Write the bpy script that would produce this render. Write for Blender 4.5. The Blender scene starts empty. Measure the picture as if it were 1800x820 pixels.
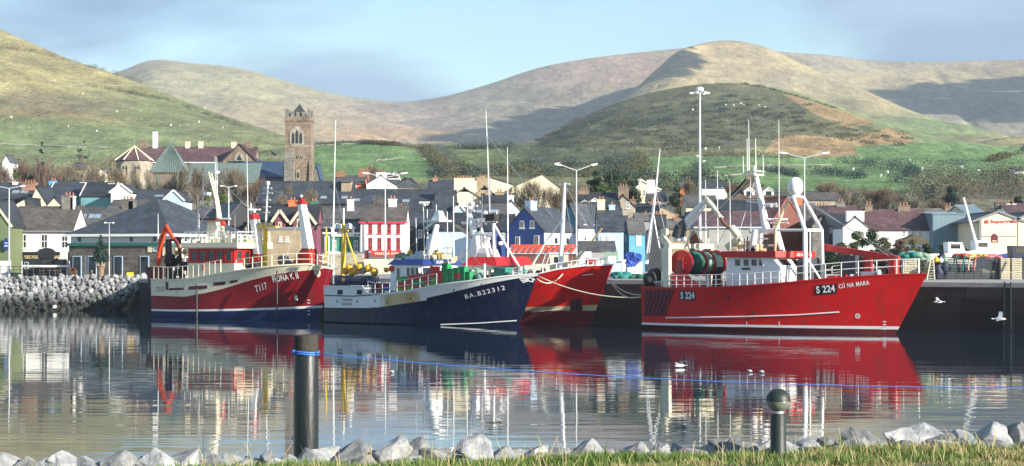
import bpy,math,random
import numpy as np
from mathutils import Vector,Matrix,noise as mnoise
random.seed(7);rng=np.random.default_rng(7)
SC=bpy.context.scene;COL=SC.collection
R=math.radians
K=3359.0;CAMZ=5.86;VH=450.0
# camera, sky, sun, exposure
cam=bpy.data.cameras.new('camera');cob=bpy.data.objects.new('camera',cam);COL.objects.link(cob)
cob.location=(0,0,CAMZ);cob.rotation_euler=(R(90),0,0)
cam.sensor_width=36;cam.lens=36*K/1800;cam.shift_y=(VH-410)/1800
cam.clip_start=0.5;cam.clip_end=30000
SC.camera=cob
SC.view_settings.view_transform='Standard';SC.view_settings.look='None'
SC.view_settings.gamma=1;SC.view_settings.use_curve_mapping=False
SC.view_settings.exposure=1.0
SUN_EL=21.0;SUN_AZ=125.0
sd=Vector((math.sin(R(SUN_AZ))*math.cos(R(SUN_EL)),math.cos(R(SUN_AZ))*math.cos(R(SUN_EL)),math.sin(R(SUN_EL))))
sl=bpy.data.lights.new('sun','SUN');sl.energy=5.0;sl.angle=R(0.5);sl.color=(1,.93,.81)
so=bpy.data.objects.new('sun',sl);COL.objects.link(so);so.rotation_euler=(-sd).to_track_quat('-Z','Y').to_euler()
so.location=(100,-60,80)
W=bpy.data.worlds.new('World');SC.world=W;W.use_nodes=True
def world():
 nt=W.node_tree;N=nt.nodes;L=nt.links;bg=N['Background']
 sky=N.new('ShaderNodeTexSky');sky.sky_type='NISHITA';sky.sun_disc=False
 sky.sun_elevation=R(SUN_EL);sky.sun_rotation=R(SUN_AZ);sky.air_density=1.0;sky.dust_density=.6;sky.ozone_density=1.6
 tc=N.new('ShaderNodeTexCoord')
 mp=N.new('ShaderNodeMapping');mp.inputs['Scale'].default_value=(4,4,14);mp.inputs['Location'].default_value=(0.6,5.2,1.1)
 L.new(tc.outputs['Generated'],mp.inputs['Vector'])
 n1=N.new('ShaderNodeTexNoise');n1.inputs['Scale'].default_value=1.0;n1.inputs['Detail'].default_value=5;n1.inputs['Roughness'].default_value=.5;n1.inputs['Distortion'].default_value=.3
 L.new(mp.outputs[0],n1.inputs['Vector'])
 cr=N.new('ShaderNodeValToRGB');cr.color_ramp.elements[0].position=.44;cr.color_ramp.elements[1].position=.58
 L.new(n1.outputs['Fac'],cr.inputs['Fac'])
 n2=N.new('ShaderNodeTexNoise');n2.inputs['Scale'].default_value=1.7;n2.inputs['Detail'].default_value=4
 mp2=N.new('ShaderNodeMapping');mp2.inputs['Scale'].default_value=(3,3,9);mp2.inputs['Location'].default_value=(7,2,1)
 L.new(tc.outputs['Generated'],mp2.inputs['Vector']);L.new(mp2.outputs[0],n2.inputs['Vector'])
 cc=N.new('ShaderNodeValToRGB')
 cc.color_ramp.elements[0].position=.35;cc.color_ramp.elements[0].color=(1.5,2.45,4.1,1)
 cc.color_ramp.elements[1].position=.65;cc.color_ramp.elements[1].color=(3.3,4.5,5.8,1)
 L.new(n2.outputs['Fac'],cc.inputs['Fac'])
 ml=N.new('ShaderNodeMath');ml.operation='MULTIPLY';ml.inputs[1].default_value=.85;L.new(cr.outputs['Color'],ml.inputs[0])
 tint=N.new('ShaderNodeMix');tint.data_type='RGBA';tint.blend_type='MULTIPLY';tint.inputs[0].default_value=1
 L.new(sky.outputs[0],tint.inputs[6]);tint.inputs[7].default_value=(1.15,1.30,1.36,1)
 mx=N.new('ShaderNodeMix');mx.data_type='RGBA'
 L.new(ml.outputs[0],mx.inputs[0]);L.new(tint.outputs[2],mx.inputs[6]);L.new(cc.outputs['Color'],mx.inputs[7])
 L.new(mx.outputs[2],bg.inputs['Color']);bg.inputs['Strength'].default_value=.07
world()
# helpers
def P(u,v,Y):
 return Vector(((u-900)*Y/K,Y,CAMZ-(v-VH)*Y/K))
def zat(v,Y):return CAMZ-(v-VH)*Y/K
def xat(u,Y):return(u-900)*Y/K
def interp(pts,x):
 return float(np.interp(x,[p[0]for p in pts],[p[1]for p in pts]))
def sstep(a,b,x):
 t=np.clip((x-a)/(b-a),0,1);return t*t*(3-2*t)
MATS={}
def new_mat(name):
 m=bpy.data.materials.new(name);m.use_nodes=True;MATS[name]=m
 return m,m.node_tree.nodes,m.node_tree.links,m.node_tree.nodes['Principled BSDF']
def mat(name,col,rough=.6,var=.18,scale=2.0,bump=0,bscale=20,metal=0,spec=.5,stain=None,stainamt=.5,stretch=(1,1,1),coat=0,sthr=.56):
 """painted or plain surface: base colour with soft uneven wear, optional stain colour in streaks"""
 m,N,L,b=new_mat(name)
 b.inputs['Roughness'].default_value=rough;b.inputs['Metallic'].default_value=metal;b.inputs['Specular IOR Level'].default_value=spec
 b.inputs['Coat Weight'].default_value=coat
 tc=N.new('ShaderNodeTexCoord');mp=N.new('ShaderNodeMapping');mp.inputs['Scale'].default_value=stretch
 L.new(tc.outputs['Object'],mp.inputs['Vector'])
 n=N.new('ShaderNodeTexNoise');n.inputs['Scale'].default_value=scale;n.inputs['Detail'].default_value=6;n.inputs['Roughness'].default_value=.65
 L.new(mp.outputs[0],n.inputs['Vector'])
 r=N.new('ShaderNodeValToRGB');e=r.color_ramp.elements
 e[0].position=.3;e[0].color=(*[c*(1-var)for c in col],1);e[1].position=.7;e[1].color=(*[min(1,c*(1+var))for c in col],1)
 L.new(n.outputs['Fac'],r.inputs['Fac']);out=r.outputs['Color']
 if stain:
  mp2=N.new('ShaderNodeMapping');mp2.inputs['Scale'].default_value=(1.6,1.6,.22);mp2.inputs['Location'].default_value=(3,5,1)
  L.new(tc.outputs['Object'],mp2.inputs['Vector'])
  n3=N.new('ShaderNodeTexNoise');n3.inputs['Scale'].default_value=1.6;n3.inputs['Detail'].default_value=8;n3.inputs['Roughness'].default_value=.7
  L.new(mp2.outputs[0],n3.inputs['Vector'])
  r3=N.new('ShaderNodeValToRGB');r3.color_ramp.elements[0].position=sthr;r3.color_ramp.elements[1].position=sthr+.2
  L.new(n3.outputs['Fac'],r3.inputs['Fac'])
  ml=N.new('ShaderNodeMath');ml.operation='MULTIPLY';ml.inputs[1].default_value=stainamt;L.new(r3.outputs['Color'],ml.inputs[0])
  mx=N.new('ShaderNodeMix');mx.data_type='RGBA';L.new(ml.outputs[0],mx.inputs[0]);L.new(out,mx.inputs[6]);mx.inputs[7].default_value=(*stain,1)
  out=mx.outputs[2]
 L.new(out,b.inputs['Base Color'])
 if bump:
  nb=N.new('ShaderNodeTexNoise');nb.inputs['Scale'].default_value=bscale;nb.inputs['Detail'].default_value=5
  L.new(mp.outputs[0],nb.inputs['Vector'])
  bp=N.new('ShaderNodeBump');bp.inputs['Strength'].default_value=bump;bp.inputs['Distance'].default_value=.1
  L.new(nb.outputs['Fac'],bp.inputs['Height']);L.new(bp.outputs['Normal'],b.inputs['Normal'])
 return m
def slate_mat(name,col,var=.3,rough=.55,moss=None):
 """courses of slates, each slate its own tone"""
 m,N,L,b=new_mat(name);b.inputs['Roughness'].default_value=rough
 tc=N.new('ShaderNodeTexCoord')
 uv=N.new('ShaderNodeMapping');L.new(tc.outputs['UV'],uv.inputs['Vector'])
 br=N.new('ShaderNodeTexBrick');br.inputs['Scale'].default_value=1.0
 br.inputs['Brick Width'].default_value=.42;br.inputs['Row Height'].default_value=.3;br.inputs['Mortar Size'].default_value=.02
 br.inputs['Color1'].default_value=(*[c*(1-var)for c in col],1);br.inputs['Color2'].default_value=(*[c*(1+var)for c in col],1)
 br.inputs['Mortar'].default_value=(*[c*.45 for c in col],1)
 L.new(uv.outputs[0],br.inputs['Vector'])
 n=N.new('ShaderNodeTexNoise');n.inputs['Scale'].default_value=.5;n.inputs['Detail'].default_value=7;n.inputs['Roughness'].default_value=.7
 L.new(tc.outputs['Object'],n.inputs['Vector'])
 r=N.new('ShaderNodeValToRGB');r.color_ramp.elements[0].position=.3;r.color_ramp.elements[0].color=(.55,.55,.55,1);r.color_ramp.elements[1].position=.72;r.color_ramp.elements[1].color=(1.5,1.48,1.4,1)
 L.new(n.outputs['Fac'],r.inputs['Fac'])
 mx=N.new('ShaderNodeMix');mx.data_type='RGBA';mx.blend_type='MULTIPLY';mx.inputs[0].default_value=1
 L.new(br.outputs['Color'],mx.inputs[6]);L.new(r.outputs['Color'],mx.inputs[7]);out=mx.outputs[2]
 if moss:
  n2=N.new('ShaderNodeTexNoise');n2.inputs['Scale'].default_value=1.1;n2.inputs['Detail'].default_value=8;n2.inputs['Roughness'].default_value=.75
  L.new(tc.outputs['Object'],n2.inputs['Vector'])
  r2=N.new('ShaderNodeValToRGB');r2.color_ramp.elements[0].position=.55;r2.color_ramp.elements[1].position=.7
  L.new(n2.outputs['Fac'],r2.inputs['Fac'])
  m2=N.new('ShaderNodeMix');m2.data_type='RGBA';L.new(r2.outputs['Color'],m2.inputs[0]);L.new(out,m2.inputs[6]);m2.inputs[7].default_value=(*moss,1);out=m2.outputs[2]
 L.new(out,b.inputs['Base Color'])
 bp=N.new('ShaderNodeBump');bp.inputs['Strength'].default_value=.4;bp.inputs['Distance'].default_value=.04
 L.new(br.outputs['Fac'],bp.inputs['Height']);bp.invert=True;L.new(bp.outputs['Normal'],b.inputs['Normal'])
 return m
def stone_mat(name,c1,c2,mortar,size=(.6,.3),rough=.85):
 m,N,L,b=new_mat(name);b.inputs['Roughness'].default_value=rough
 tc=N.new('ShaderNodeTexCoord')
 sx=N.new('ShaderNodeSeparateXYZ');L.new(tc.outputs['Object'],sx.inputs[0])
 ad=N.new('ShaderNodeMath');ad.operation='ADD';L.new(sx.outputs[0],ad.inputs[0]);L.new(sx.outputs[1],ad.inputs[1])
 cx=N.new('ShaderNodeCombineXYZ');L.new(ad.outputs[0],cx.inputs[0]);L.new(sx.outputs[2],cx.inputs[1])
 br=N.new('ShaderNodeTexBrick');br.inputs['Scale'].default_value=1
 br.inputs['Brick Width'].default_value=size[0];br.inputs['Row Height'].default_value=size[1];br.inputs['Mortar Size'].default_value=.025
 br.inputs['Color1'].default_value=(*c1,1);br.inputs['Color2'].default_value=(*c2,1);br.inputs['Mortar'].default_value=(*mortar,1)
 nz=N.new('ShaderNodeTexNoise');nz.inputs['Scale'].default_value=2.2;L.new(tc.outputs['Object'],nz.inputs['Vector'])
 va=N.new('ShaderNodeVectorMath');va.operation='SCALE';va.inputs['Scale'].default_value=.14;L.new(nz.outputs['Color'],va.inputs[0])
 vb=N.new('ShaderNodeVectorMath');L.new(cx.outputs[0],vb.inputs[0]);L.new(va.outputs[0],vb.inputs[1]);L.new(vb.outputs[0],br.inputs['Vector'])
 n=N.new('ShaderNodeTexNoise');n.inputs['Scale'].default_value=.7;n.inputs['Detail'].default_value=8;n.inputs['Roughness'].default_value=.7
 L.new(tc.outputs['Object'],n.inputs['Vector'])
 r=N.new('ShaderNodeValToRGB');r.color_ramp.elements[0].position=.3;r.color_ramp.elements[0].color=(.6,.6,.6,1);r.color_ramp.elements[1].position=.72;r.color_ramp.elements[1].color=(1.35,1.3,1.25,1)
 L.new(n.outputs['Fac'],r.inputs['Fac'])
 mx=N.new('ShaderNodeMix');mx.data_type='RGBA';mx.blend_type='MULTIPLY';mx.inputs[0].default_value=1
 L.new(br.outputs['Color'],mx.inputs[6]);L.new(r.outputs['Color'],mx.inputs[7]);L.new(mx.outputs[2],b.inputs['Base Color'])
 bp=N.new('ShaderNodeBump');bp.inputs['Strength'].default_value=.5;bp.inputs['Distance'].default_value=.05;bp.invert=True
 L.new(br.outputs['Fac'],bp.inputs['Height']);L.new(bp.outputs['Normal'],b.inputs['Normal'])
 return m
class MB:
 """collects shapes for ONE mesh object"""
 def __init__(s):s.v=[];s.f=[];s.m=[];s.uv={}
 def add(s,vs,fs,mi=0,uvs=None):
  o=len(s.v);s.v+=[tuple(x)for x in vs]
  for i,f in enumerate(fs):
   if uvs and uvs[i]:s.uv[len(s.f)]=uvs[i]
   s.f.append(tuple(o+k for k in f));s.m.append(mi)
 def box(s,c,d,rz=0,mi=0,M=None):
  x,y,z=d[0]/2,d[1]/2,d[2]/2
  vs=[Vector(p)for p in[(-x,-y,-z),(x,-y,-z),(x,y,-z),(-x,y,-z),(-x,-y,z),(x,-y,z),(x,y,z),(-x,y,z)]]
  if M is None:M=Matrix.Rotation(rz,3,'Z')
  vs=[M@p+Vector(c)for p in vs]
  s.add(vs,[(0,3,2,1),(4,5,6,7),(0,1,5,4),(1,2,6,5),(2,3,7,6),(3,0,4,7)],mi)
 def bb(s,p,q,mi=0):
  p=Vector(p);q=Vector(q);c=(p+q)/2;d=q-p;s.box(c,(abs(d.x),abs(d.y),abs(d.z)),0,mi)
 def bar(s,p,q,w,h=None,mi=0,up=(0,0,1)):
  p=Vector(p);q=Vector(q);h=h or w;d=(q-p);L=d.length
  if L<1e-6:return
  x=d/L;upv=Vector(up)
  if abs(x.dot(upv))>.98:upv=Vector((1,0,0))
  y=upv.cross(x).normalized();z=x.cross(y)
  M=Matrix((x,y,z)).transposed()
  s.box((p+q)/2,(L,w,h),0,mi,M)
 def tube(s,pts,r,n=6,mi=0,cap=True):
  pts=[Vector(p)for p in pts];rs=r if isinstance(r,(list,tuple))else[r]*len(pts)
  o=len(s.v);prev=None
  for i,p in enumerate(pts):
   a=pts[max(i-1,0)];b=pts[min(i+1,len(pts)-1)];t=(b-a)
   t=t.normalized()if t.length>1e-9 else Vector((0,0,1))
   if prev is None:
    ref=Vector((0,0,1))if abs(t.z)<.9 else Vector((1,0,0));nx=ref.cross(t).normalized()
   else:
    nx=(prev-t*prev.dot(t));nx=nx.normalized()if nx.length>1e-6 else Vector((1,0,0))
   ny=t.cross(nx);prev=nx
   for k in range(n):
    a_=2*math.pi*k/n;s.v.append(tuple(p+nx*(math.cos(a_)*rs[i])+ny*(math.sin(a_)*rs[i])))
  for i in range(len(pts)-1):
   for k in range(n):
    k2=(k+1)%n;s.f.append((o+i*n+k,o+i*n+k2,o+(i+1)*n+k2,o+(i+1)*n+k));s.m.append(mi)
  if cap:
   s.f.append(tuple(o+k for k in reversed(range(n))));s.m.append(mi)
   e=o+(len(pts)-1)*n;s.f.append(tuple(e+k for k in range(n)));s.m.append(mi)
 def lathe(s,prof,n=16,c=(0,0,0),mi=0,M=None,mis=None):
  o=len(s.v);c=Vector(c)
  for(r,z)in prof:
   for k in range(n):
    a=2*math.pi*k/n;p=Vector((r*math.cos(a),r*math.sin(a),z))
    if M:p=M@p
    s.v.append(tuple(p+c))
  for i in range(len(prof)-1):
   for k in range(n):
    k2=(k+1)%n;s.f.append((o+i*n+k,o+i*n+k2,o+(i+1)*n+k2,o+(i+1)*n+k));s.m.append(mis[i]if mis else mi)
  s.f.append(tuple(o+k for k in reversed(range(n))));s.m.append(mis[0]if mis else mi)
  e=o+(len(prof)-1)*n;s.f.append(tuple(e+k for k in range(n)));s.m.append(mis[-1]if mis else mi)
 def sphere(s,c,r,n=12,m=8,mi=0,sc=(1,1,1),jit=0):
  o=len(s.v);c=Vector(c)
  for i in range(1,m):
   th=math.pi*i/m
   for k in range(n):
    a=2*math.pi*k/n;q=1+random.uniform(-jit,jit)
    s.v.append(tuple(c+Vector((math.sin(th)*math.cos(a)*r*sc[0]*q,math.sin(th)*math.sin(a)*r*sc[1]*q,math.cos(th)*r*sc[2]*q))))
  t=len(s.v);s.v.append(tuple(c+Vector((0,0,r*sc[2]))));s.v.append(tuple(c-Vector((0,0,r*sc[2]))))
  for k in range(n):
   k2=(k+1)%n
   s.f.append((t,o+k,o+k2));s.m.append(mi);e=o+(m-2)*n;s.f.append((t+1,e+k2,e+k));s.m.append(mi)
   for i in range(m-2):
    s.f.append((o+i*n+k,o+(i+1)*n+k,o+(i+1)*n+k2,o+i*n+k2));s.m.append(mi)
 def prism(s,poly,d,mi=0):
  """poly: 3-D points of a flat outline; extruded along vector d"""
  a=[Vector(p)for p in poly];d=Vector(d);n=len(a)
  nrm=(a[1]-a[0]).cross(a[2]-a[0])
  if nrm.dot(d)>0:a=a[::-1]
  vs=a+[p+d for p in a]
  s.add(vs,[tuple(range(n)),tuple(reversed(range(n,2*n)))]+[(i,n+i,n+(i+1)%n,(i+1)%n)for i in range(n)],mi)
 def build(s,name,mats,parent=None,smooth=False,loc=None,autos=None):
  me=bpy.data.meshes.new(name);me.from_pydata(s.v,[],s.f)
  if not isinstance(mats,(list,tuple)):mats=[mats]
  for m in mats:me.materials.append(MATS[m]if isinstance(m,str)else m)
  if len(mats)>1:me.polygons.foreach_set('material_index',s.m)
  if s.uv:
   ul=me.uv_layers.new(name='UVMap')
   for fi,uvs in s.uv.items():
    pl=me.polygons[fi]
    for j,li in enumerate(pl.loop_indices):ul.data[li].uv=uvs[j]
  if smooth:
   me.polygons.foreach_set('use_smooth',[True]*len(me.polygons))
   if autos:
    try:me.set_sharp_from_angle(angle=R(autos))
    except Exception:pass
  me.update()
  o=bpy.data.objects.new(name,me);COL.objects.link(o)
  if parent:o.parent=parent
  if loc:o.location=loc
  return o
def tag(o,label=None,cat=None,group=None,kind=None):
 if label:o['label']=label
 if cat:o['category']=cat
 if group:o['group']=group
 if kind:o['kind']=kind
 return o
def thing(name,label,cat,loc=(0,0,0),rz=0,group=None):
 o=bpy.data.objects.new(name,None);COL.objects.link(o);o.location=loc;o.rotation_euler=(0,0,rz);o.empty_display_size=.3
 return tag(o,label,cat,group)
def kids(o):return[c for c in bpy.data.objects if c.parent==o]
def dup(o,loc=None,rz=None,scale=None,label=None,parent=None):
 c=o.copy();COL.objects.link(c);c.parent=parent
 if loc is not None:c.location=loc
 if rz is not None:c.rotation_euler=(c.rotation_euler.x,c.rotation_euler.y,rz)
 if scale is not None:c.scale=scale if isinstance(scale,(tuple,list))else(scale,)*3
 if label:c['label']=label
 for ch in kids(o):dup(ch,parent=c)
 return c
def np_mesh(name,V,F,mats,smooth=False,col=None):
 V=np.asarray(V,dtype=np.float32);F=np.asarray(F,dtype=np.int32)
 me=bpy.data.meshes.new(name);me.vertices.add(len(V));me.vertices.foreach_set('co',V.ravel())
 k=F.shape[1];me.loops.add(F.size);me.loops.foreach_set('vertex_index',F.ravel())
 me.polygons.add(len(F));me.polygons.foreach_set('loop_start',np.arange(0,F.size,k,dtype=np.int32))
 try:me.polygons.foreach_set('loop_total',np.full(len(F),k,dtype=np.int32))
 except Exception:pass
 if smooth:me.polygons.foreach_set('use_smooth',np.ones(len(F),dtype=bool))
 for m in(mats if isinstance(mats,(list,tuple))else[mats]):me.materials.append(MATS[m]if isinstance(m,str)else m)
 if col is not None:
  a=me.color_attributes.new('tone','FLOAT_COLOR','POINT');c4=np.ones((len(V),4),dtype=np.float32);c4[:,:3]=col
  a.data.foreach_set('color',c4.ravel())
 me.update(calc_edges=True);me.validate()
 o=bpy.data.objects.new(name,me);COL.objects.link(o);return o
def text_mesh(txt,size,bold=0.0,spacing=1.0):
 cu=bpy.data.curves.new('lettering','FONT');cu.body=txt;cu.size=size;cu.offset=bold*size;cu.space_character=spacing;cu.resolution_u=3
 ob=bpy.data.objects.new('lettering',cu);COL.objects.link(ob)
 dg=bpy.context.evaluated_depsgraph_get();dg.update()
 me=bpy.data.meshes.new_from_object(ob.evaluated_get(dg))
 bpy.data.objects.remove(ob);bpy.data.curves.remove(cu)
 vs=[v.co.copy()for v in me.vertices];fs=[tuple(p.vertices)for p in me.polygons];bpy.data.meshes.remove(me)
 return vs,fs
def sign_text(txt,matname,parent,origin,xdir,width,height,bold=.02,name='lettering',off=.012,spacing=1.0):
 """flat lettering: centred at origin in the plane of xdir and +Z"""
 vs,fs=text_mesh(txt,1.0,bold,spacing)
 x0=min(v.x for v in vs);x1=max(v.x for v in vs);y0=min(v.y for v in vs);y1=max(v.y for v in vs)
 xd=Vector(xdir).normalized();nd=xd.cross(Vector((0,0,1))).normalized()
 o=Vector(origin)
 mb=MB();mb.add([o+xd*((v.x-(x0+x1)/2)*width/(x1-x0))+Vector((0,0,1))*((v.y-(y0+y1)/2)*height/(y1-y0))+nd*off for v in vs],fs)
 return mb.build(name,matname,parent)
# terrain
def hill_mat(name,haze=False):
 m,N,L,b=new_mat(name);b.inputs['Roughness'].default_value=.95;b.inputs['Specular IOR Level'].default_value=.1
 at=N.new('ShaderNodeAttribute');at.attribute_name='tone'
 tc=N.new('ShaderNodeTexCoord');out=at.outputs['Color'];hm=N.new('ShaderNodeMapping');hm.inputs['Scale'].default_value=(1,.3,1);L.new(tc.outputs['Object'],hm.inputs['Vector'])
 for sc,lo,hi,dt in((.012,.76,1.26,7),(.09,.64,1.36,9),(.6,.64,1.36,4)):
  n=N.new('ShaderNodeTexNoise');n.inputs['Scale'].default_value=sc;n.inputs['Detail'].default_value=dt;n.inputs['Roughness'].default_value=.72
  L.new(hm.outputs[0],n.inputs['Vector'])
  r=N.new('ShaderNodeValToRGB');r.color_ramp.elements[0].position=.32;r.color_ramp.elements[0].color=(lo,lo,lo*1.02,1);r.color_ramp.elements[1].position=.68;r.color_ramp.elements[1].color=(hi,hi,hi*.95,1)
  L.new(n.outputs['Fac'],r.inputs['Fac'])
  mx=N.new('ShaderNodeMix');mx.data_type='RGBA';mx.blend_type='MULTIPLY';mx.inputs[0].default_value=1
  L.new(out,mx.inputs[6]);L.new(r.outputs['Color'],mx.inputs[7]);out=mx.outputs[2]
 L.new(out,b.inputs['Base Color'])
 nb=N.new('ShaderNodeTexNoise');nb.inputs['Scale'].default_value=.06;nb.inputs['Detail'].default_value=8;nb.inputs['Roughness'].default_value=.7
 L.new(hm.outputs[0],nb.inputs['Vector'])
 bp=N.new('ShaderNodeBump');bp.inputs['Strength'].default_value=.6;bp.inputs['Distance'].default_value=5.0
 L.new(nb.outputs['Fac'],bp.inputs['Height']);L.new(bp.outputs['Normal'],b.inputs['Normal'])
 return m
hill_mat('heath')
def fbm(x,y,sc,oct=4,seed=0.0):
 out=np.zeros(x.shape);xf=x.ravel()*sc;yf=y.ravel()*sc
 return np.array([mnoise.fractal(Vector((a,b,seed)),1.0,2.0,oct)for a,b in zip(xf,yf)]).reshape(x.shape)
def base_z(Y):return 3.4+0.079*np.maximum(Y-262,0)
NEAR_RIDGE=[(-300,-60),(-150,0),(0,53),(60,80),(120,105),(180,122),(250,148),(320,176),(400,204),(450,221),(500,238),(550,250),(600,254),(700,254),(760,253),(850,254),(920,252),(945,249),(1000,219),(1080,183),(1150,162),(1220,150),(1290,146),(1350,152),(1420,168),(1500,196),(1600,229),(1700,251),(1800,263),(2100,285)]
NEAR_FOOT=[(-300,640),(0,760),(300,840),(500,980),(700,1100),(940,1000),(1000,840),(1300,830),(1500,880),(1700,1000),(2100,1100)]
def smooth_interp(pts,x):
 xs=np.array([p[0]for p in pts],float);ys=np.array([p[1]for p in pts],float)
 d=np.gradient(ys,xs);i=np.clip(np.searchsorted(xs,x)-1,0,len(xs)-2);h=xs[i+1]-xs[i];t=np.clip((x-xs[i])/h,0,1)
 return(2*t**3-3*t**2+1)*ys[i]+(t**3-2*t**2+t)*h*d[i]+(-2*t**3+3*t**2)*ys[i+1]+(t**3-t**2)*h*d[i+1]
NU,NV=640,300
U1=np.linspace(-260,2060,NU);Yn=np.concatenate([np.linspace(250,700,90),np.linspace(704,1300,160),np.linspace(1320,1900,50)])
UU,YY=np.meshgrid(U1,Yn)
rv=smooth_interp(NEAR_RIDGE,UU);Yr=1290.0;Yf=np.interp(UU,[p[0]for p in NEAR_FOOT],[p[1]for p in NEAR_FOOT])
rz=CAMZ+(VH-rv)*Yr/K
bz=base_z(YY);fz=base_z(Yf)
t=np.clip((YY-Yf)/(Yr-Yf),0,1);prof=t**1.15
up=fz+(rz-fz)*prof
Zn=np.where(YY<=Yf,bz,np.where(YY<=Yr,up,rz-(YY-Yr)*.28))
XX=(UU-900)*YY/K
nz=fbm(XX,YY,.012,5,3.1);amp=5.0*np.clip((YY-480)/400,0,1)*(1-.75*np.clip((YY-1150)/140,0,1));Zn=Zn+nz*amp
VV=VH-(Zn-CAMZ)*K/YY
def terr(u,v):
 """ground point seen at (u, v)"""
 j=int(np.clip(round((u-U1[0])/(U1[1]-U1[0])),0,NU-1));c=VV[:,j]
 k=np.where(c<=v)[0];i=k[0]if len(k)else int(np.argmin(c))
 if 0<i and len(k):
  a=(c[i-1]-v)/max(c[i-1]-c[i],1e-6);Y=Yn[i-1]+(Yn[i]-Yn[i-1])*a;z=Zn[i-1,j]+(Zn[i,j]-Zn[i-1,j])*a
 else:Y=Yn[i];z=Zn[i,j]
 return Vector(((u-900)*Y/K,Y,z))
def blobs(UU,VV,base,zones,nzz):
 C=np.ones(UU.shape+(3,))*np.array(base)
 for(u,v,ru,rvv,col,s,hard)in zones:
  d=np.sqrt(((UU-u)/ru)**2+((VV-v)/rvv)**2)+nzz*.28
  w=s*(1-sstep(1-hard,1+hard,d));C=C*(1-w[...,None])+np.array(col)*w[...,None]
 return C
def poly_mask(UU,VV,poly):
 inside=np.zeros(UU.shape,bool);n=len(poly)
 for i in range(n):
  x1,y1=poly[i];x2,y2=poly[(i+1)%n]
  c=((y1>VV)!=(y2>VV))&(UU<(x2-x1)*(VV-y1)/((y2-y1)if y2!=y1 else 1e-9)+x1);inside^=c
 return inside
GREEN=(.125,.195,.088);GREEN2=(.15,.185,.098);OLIVE=(.155,.158,.088);YOL=(.25,.22,.125);DARK=(.068,.072,.055);BRACK=(.27,.19,.11);HEA=(.15,.125,.10)
n_c=fbm(XX,YY,.02,5,9.0)
Z=[]
Zl=[(60,110,260,75,YOL,.9,.5),(250,190,230,38,OLIVE,.7,.4),(330,205,200,36,GREEN2,.55,.5),(90,185,130,22,HEA,.6,.5),(60,205,110,16,BRACK,.35,.5),(170,215,70,12,BRACK,.3,.5),(60,235,190,28,GREEN2,.85,.3),(330,245,190,20,GREEN2,.8,.4),(450,235,130,30,OLIVE,.5,.5),(1150,215,260,60,DARK,.75,.6),(1230,190,190,40,(.125,.128,.078),.6,.7),(1330,215,190,50,DARK,.45,.6),(1100,245,90,8,OLIVE,.6,.5)]
C=blobs(UU,VV,OLIVE,Zl,n_c)
polys=[([(1290,140),(1345,146),(1430,162),(1520,193),(1620,226),(1830,262),(1830,268),(1640,256),(1560,228),(1480,200),(1400,172)],GREEN2),([(1352,268),(1362,240),(1420,238),(1500,244),(1560,225),(1605,240),(1590,254),(1500,262),(1505,272),(1440,277)],BRACK),([(1375,165),(1400,170),(1450,185),(1540,215),(1490,225),(1430,200)],(.26,.19,.11)),([(1120,275),(1350,274),(1440,278),(1510,272),(1500,257),(1640,250),(1830,262),(1830,340),(1600,345),(1120,335)],GREEN),([(560,254),(600,251),(705,256),(745,275),(765,305),(765,315),(540,315)],GREEN),([(-260,245),(0,255),(120,258),(200,252),(300,262),(470,270),(470,330),(-260,330)],GREEN2),([(740,256),(960,256),(1130,270),(1130,310),(775,310),(750,280)],(.085,.1,.062)),([(790,262),(880,262),(930,285),(820,290)],(.12,.15,.07)),([(-260,305),(2060,345),(2060,480),(-260,480)],(.10,.105,.075)),([(1640,320),(2060,315),(2060,370),(1600,372)],(.13,.12,.09)),]
for pl,c in polys:
 mk=poly_mask(UU+n_c*5,VV+n_c*2.0,pl);C[mk]=np.array(c)
stripe=(np.sin(YY*.045)*.5+.5)[...,None]
C*=(.9+.2*stripe)
def vivid(C,k=1.2,g=1.18):
 m=C.mean(-1,keepdims=True);return np.clip((m+(C-m)*k)*g,.01,1)
C=vivid(C,1.05,1.1)
idx=np.arange(NU*NV).reshape(NV,NU)
F=np.stack([idx[:-1,:-1],idx[:-1,1:],idx[1:,1:],idx[1:,:-1]],-1).reshape(-1,4)
tag(np_mesh('hills',np.stack([XX,YY,Zn],-1).reshape(-1,3),F,'heath',True,C.reshape(-1,3)),kind='structure')
FAR=[(-400,100),(0,150),(150,140),(215,124),(262,107),(340,112),(420,120),(500,142),(580,164),(640,174),(700,179),(770,172),(850,151),(950,119),(1050,101),(1130,92),(1190,86),(1290,84),(1380,92),(1450,97),(1540,107),(1640,109),(1720,107),(1800,105),(2200,110)]
U2=np.linspace(-350,2150,420);Y2=np.concatenate([np.linspace(1650,3600,190),np.linspace(3630,4600,24)]);UU2,YY2=np.meshgrid(U2,Y2);X2=(UU2-900)*YY2/K
rv2=smooth_interp(FAR,UU2);Yr2=3600.;rz2=CAMZ+(VH-rv2)*Yr2/K
Yf2=1900.+250*sstep(600,1000,UU2)
t2=np.clip((YY2-Yf2)/(Yr2-Yf2),0,1)
pf=t2**(.95+.15*sstep(560,860,UU2))
Zf=np.where(YY2<=Yr2,70+(rz2-70)*pf,rz2-(YY2-Yr2)*.3)
n2=fbm(X2,YY2,.0032,6,5.5);n2r=fbm(X2+YY2*.5,YY2*.25,.004,5,8.5);damp=1-np.clip((YY2-3150)/430,0,1)**2
Zf=Zf+(n2*16-np.abs(n2r)*22*t2)*damp
gx=1640+(YY2-3500)*-.11;Zf-=7*np.exp(-((UU2-gx)/10)**2)*sstep(2300,2700,YY2)*damp
V2=VH-(Zf-CAMZ)*K/YY2
PINK=(.30,.225,.20);TAN=(.31,.26,.165);GREY=(.22,.205,.17);PURP=(.24,.18,.19)
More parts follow.
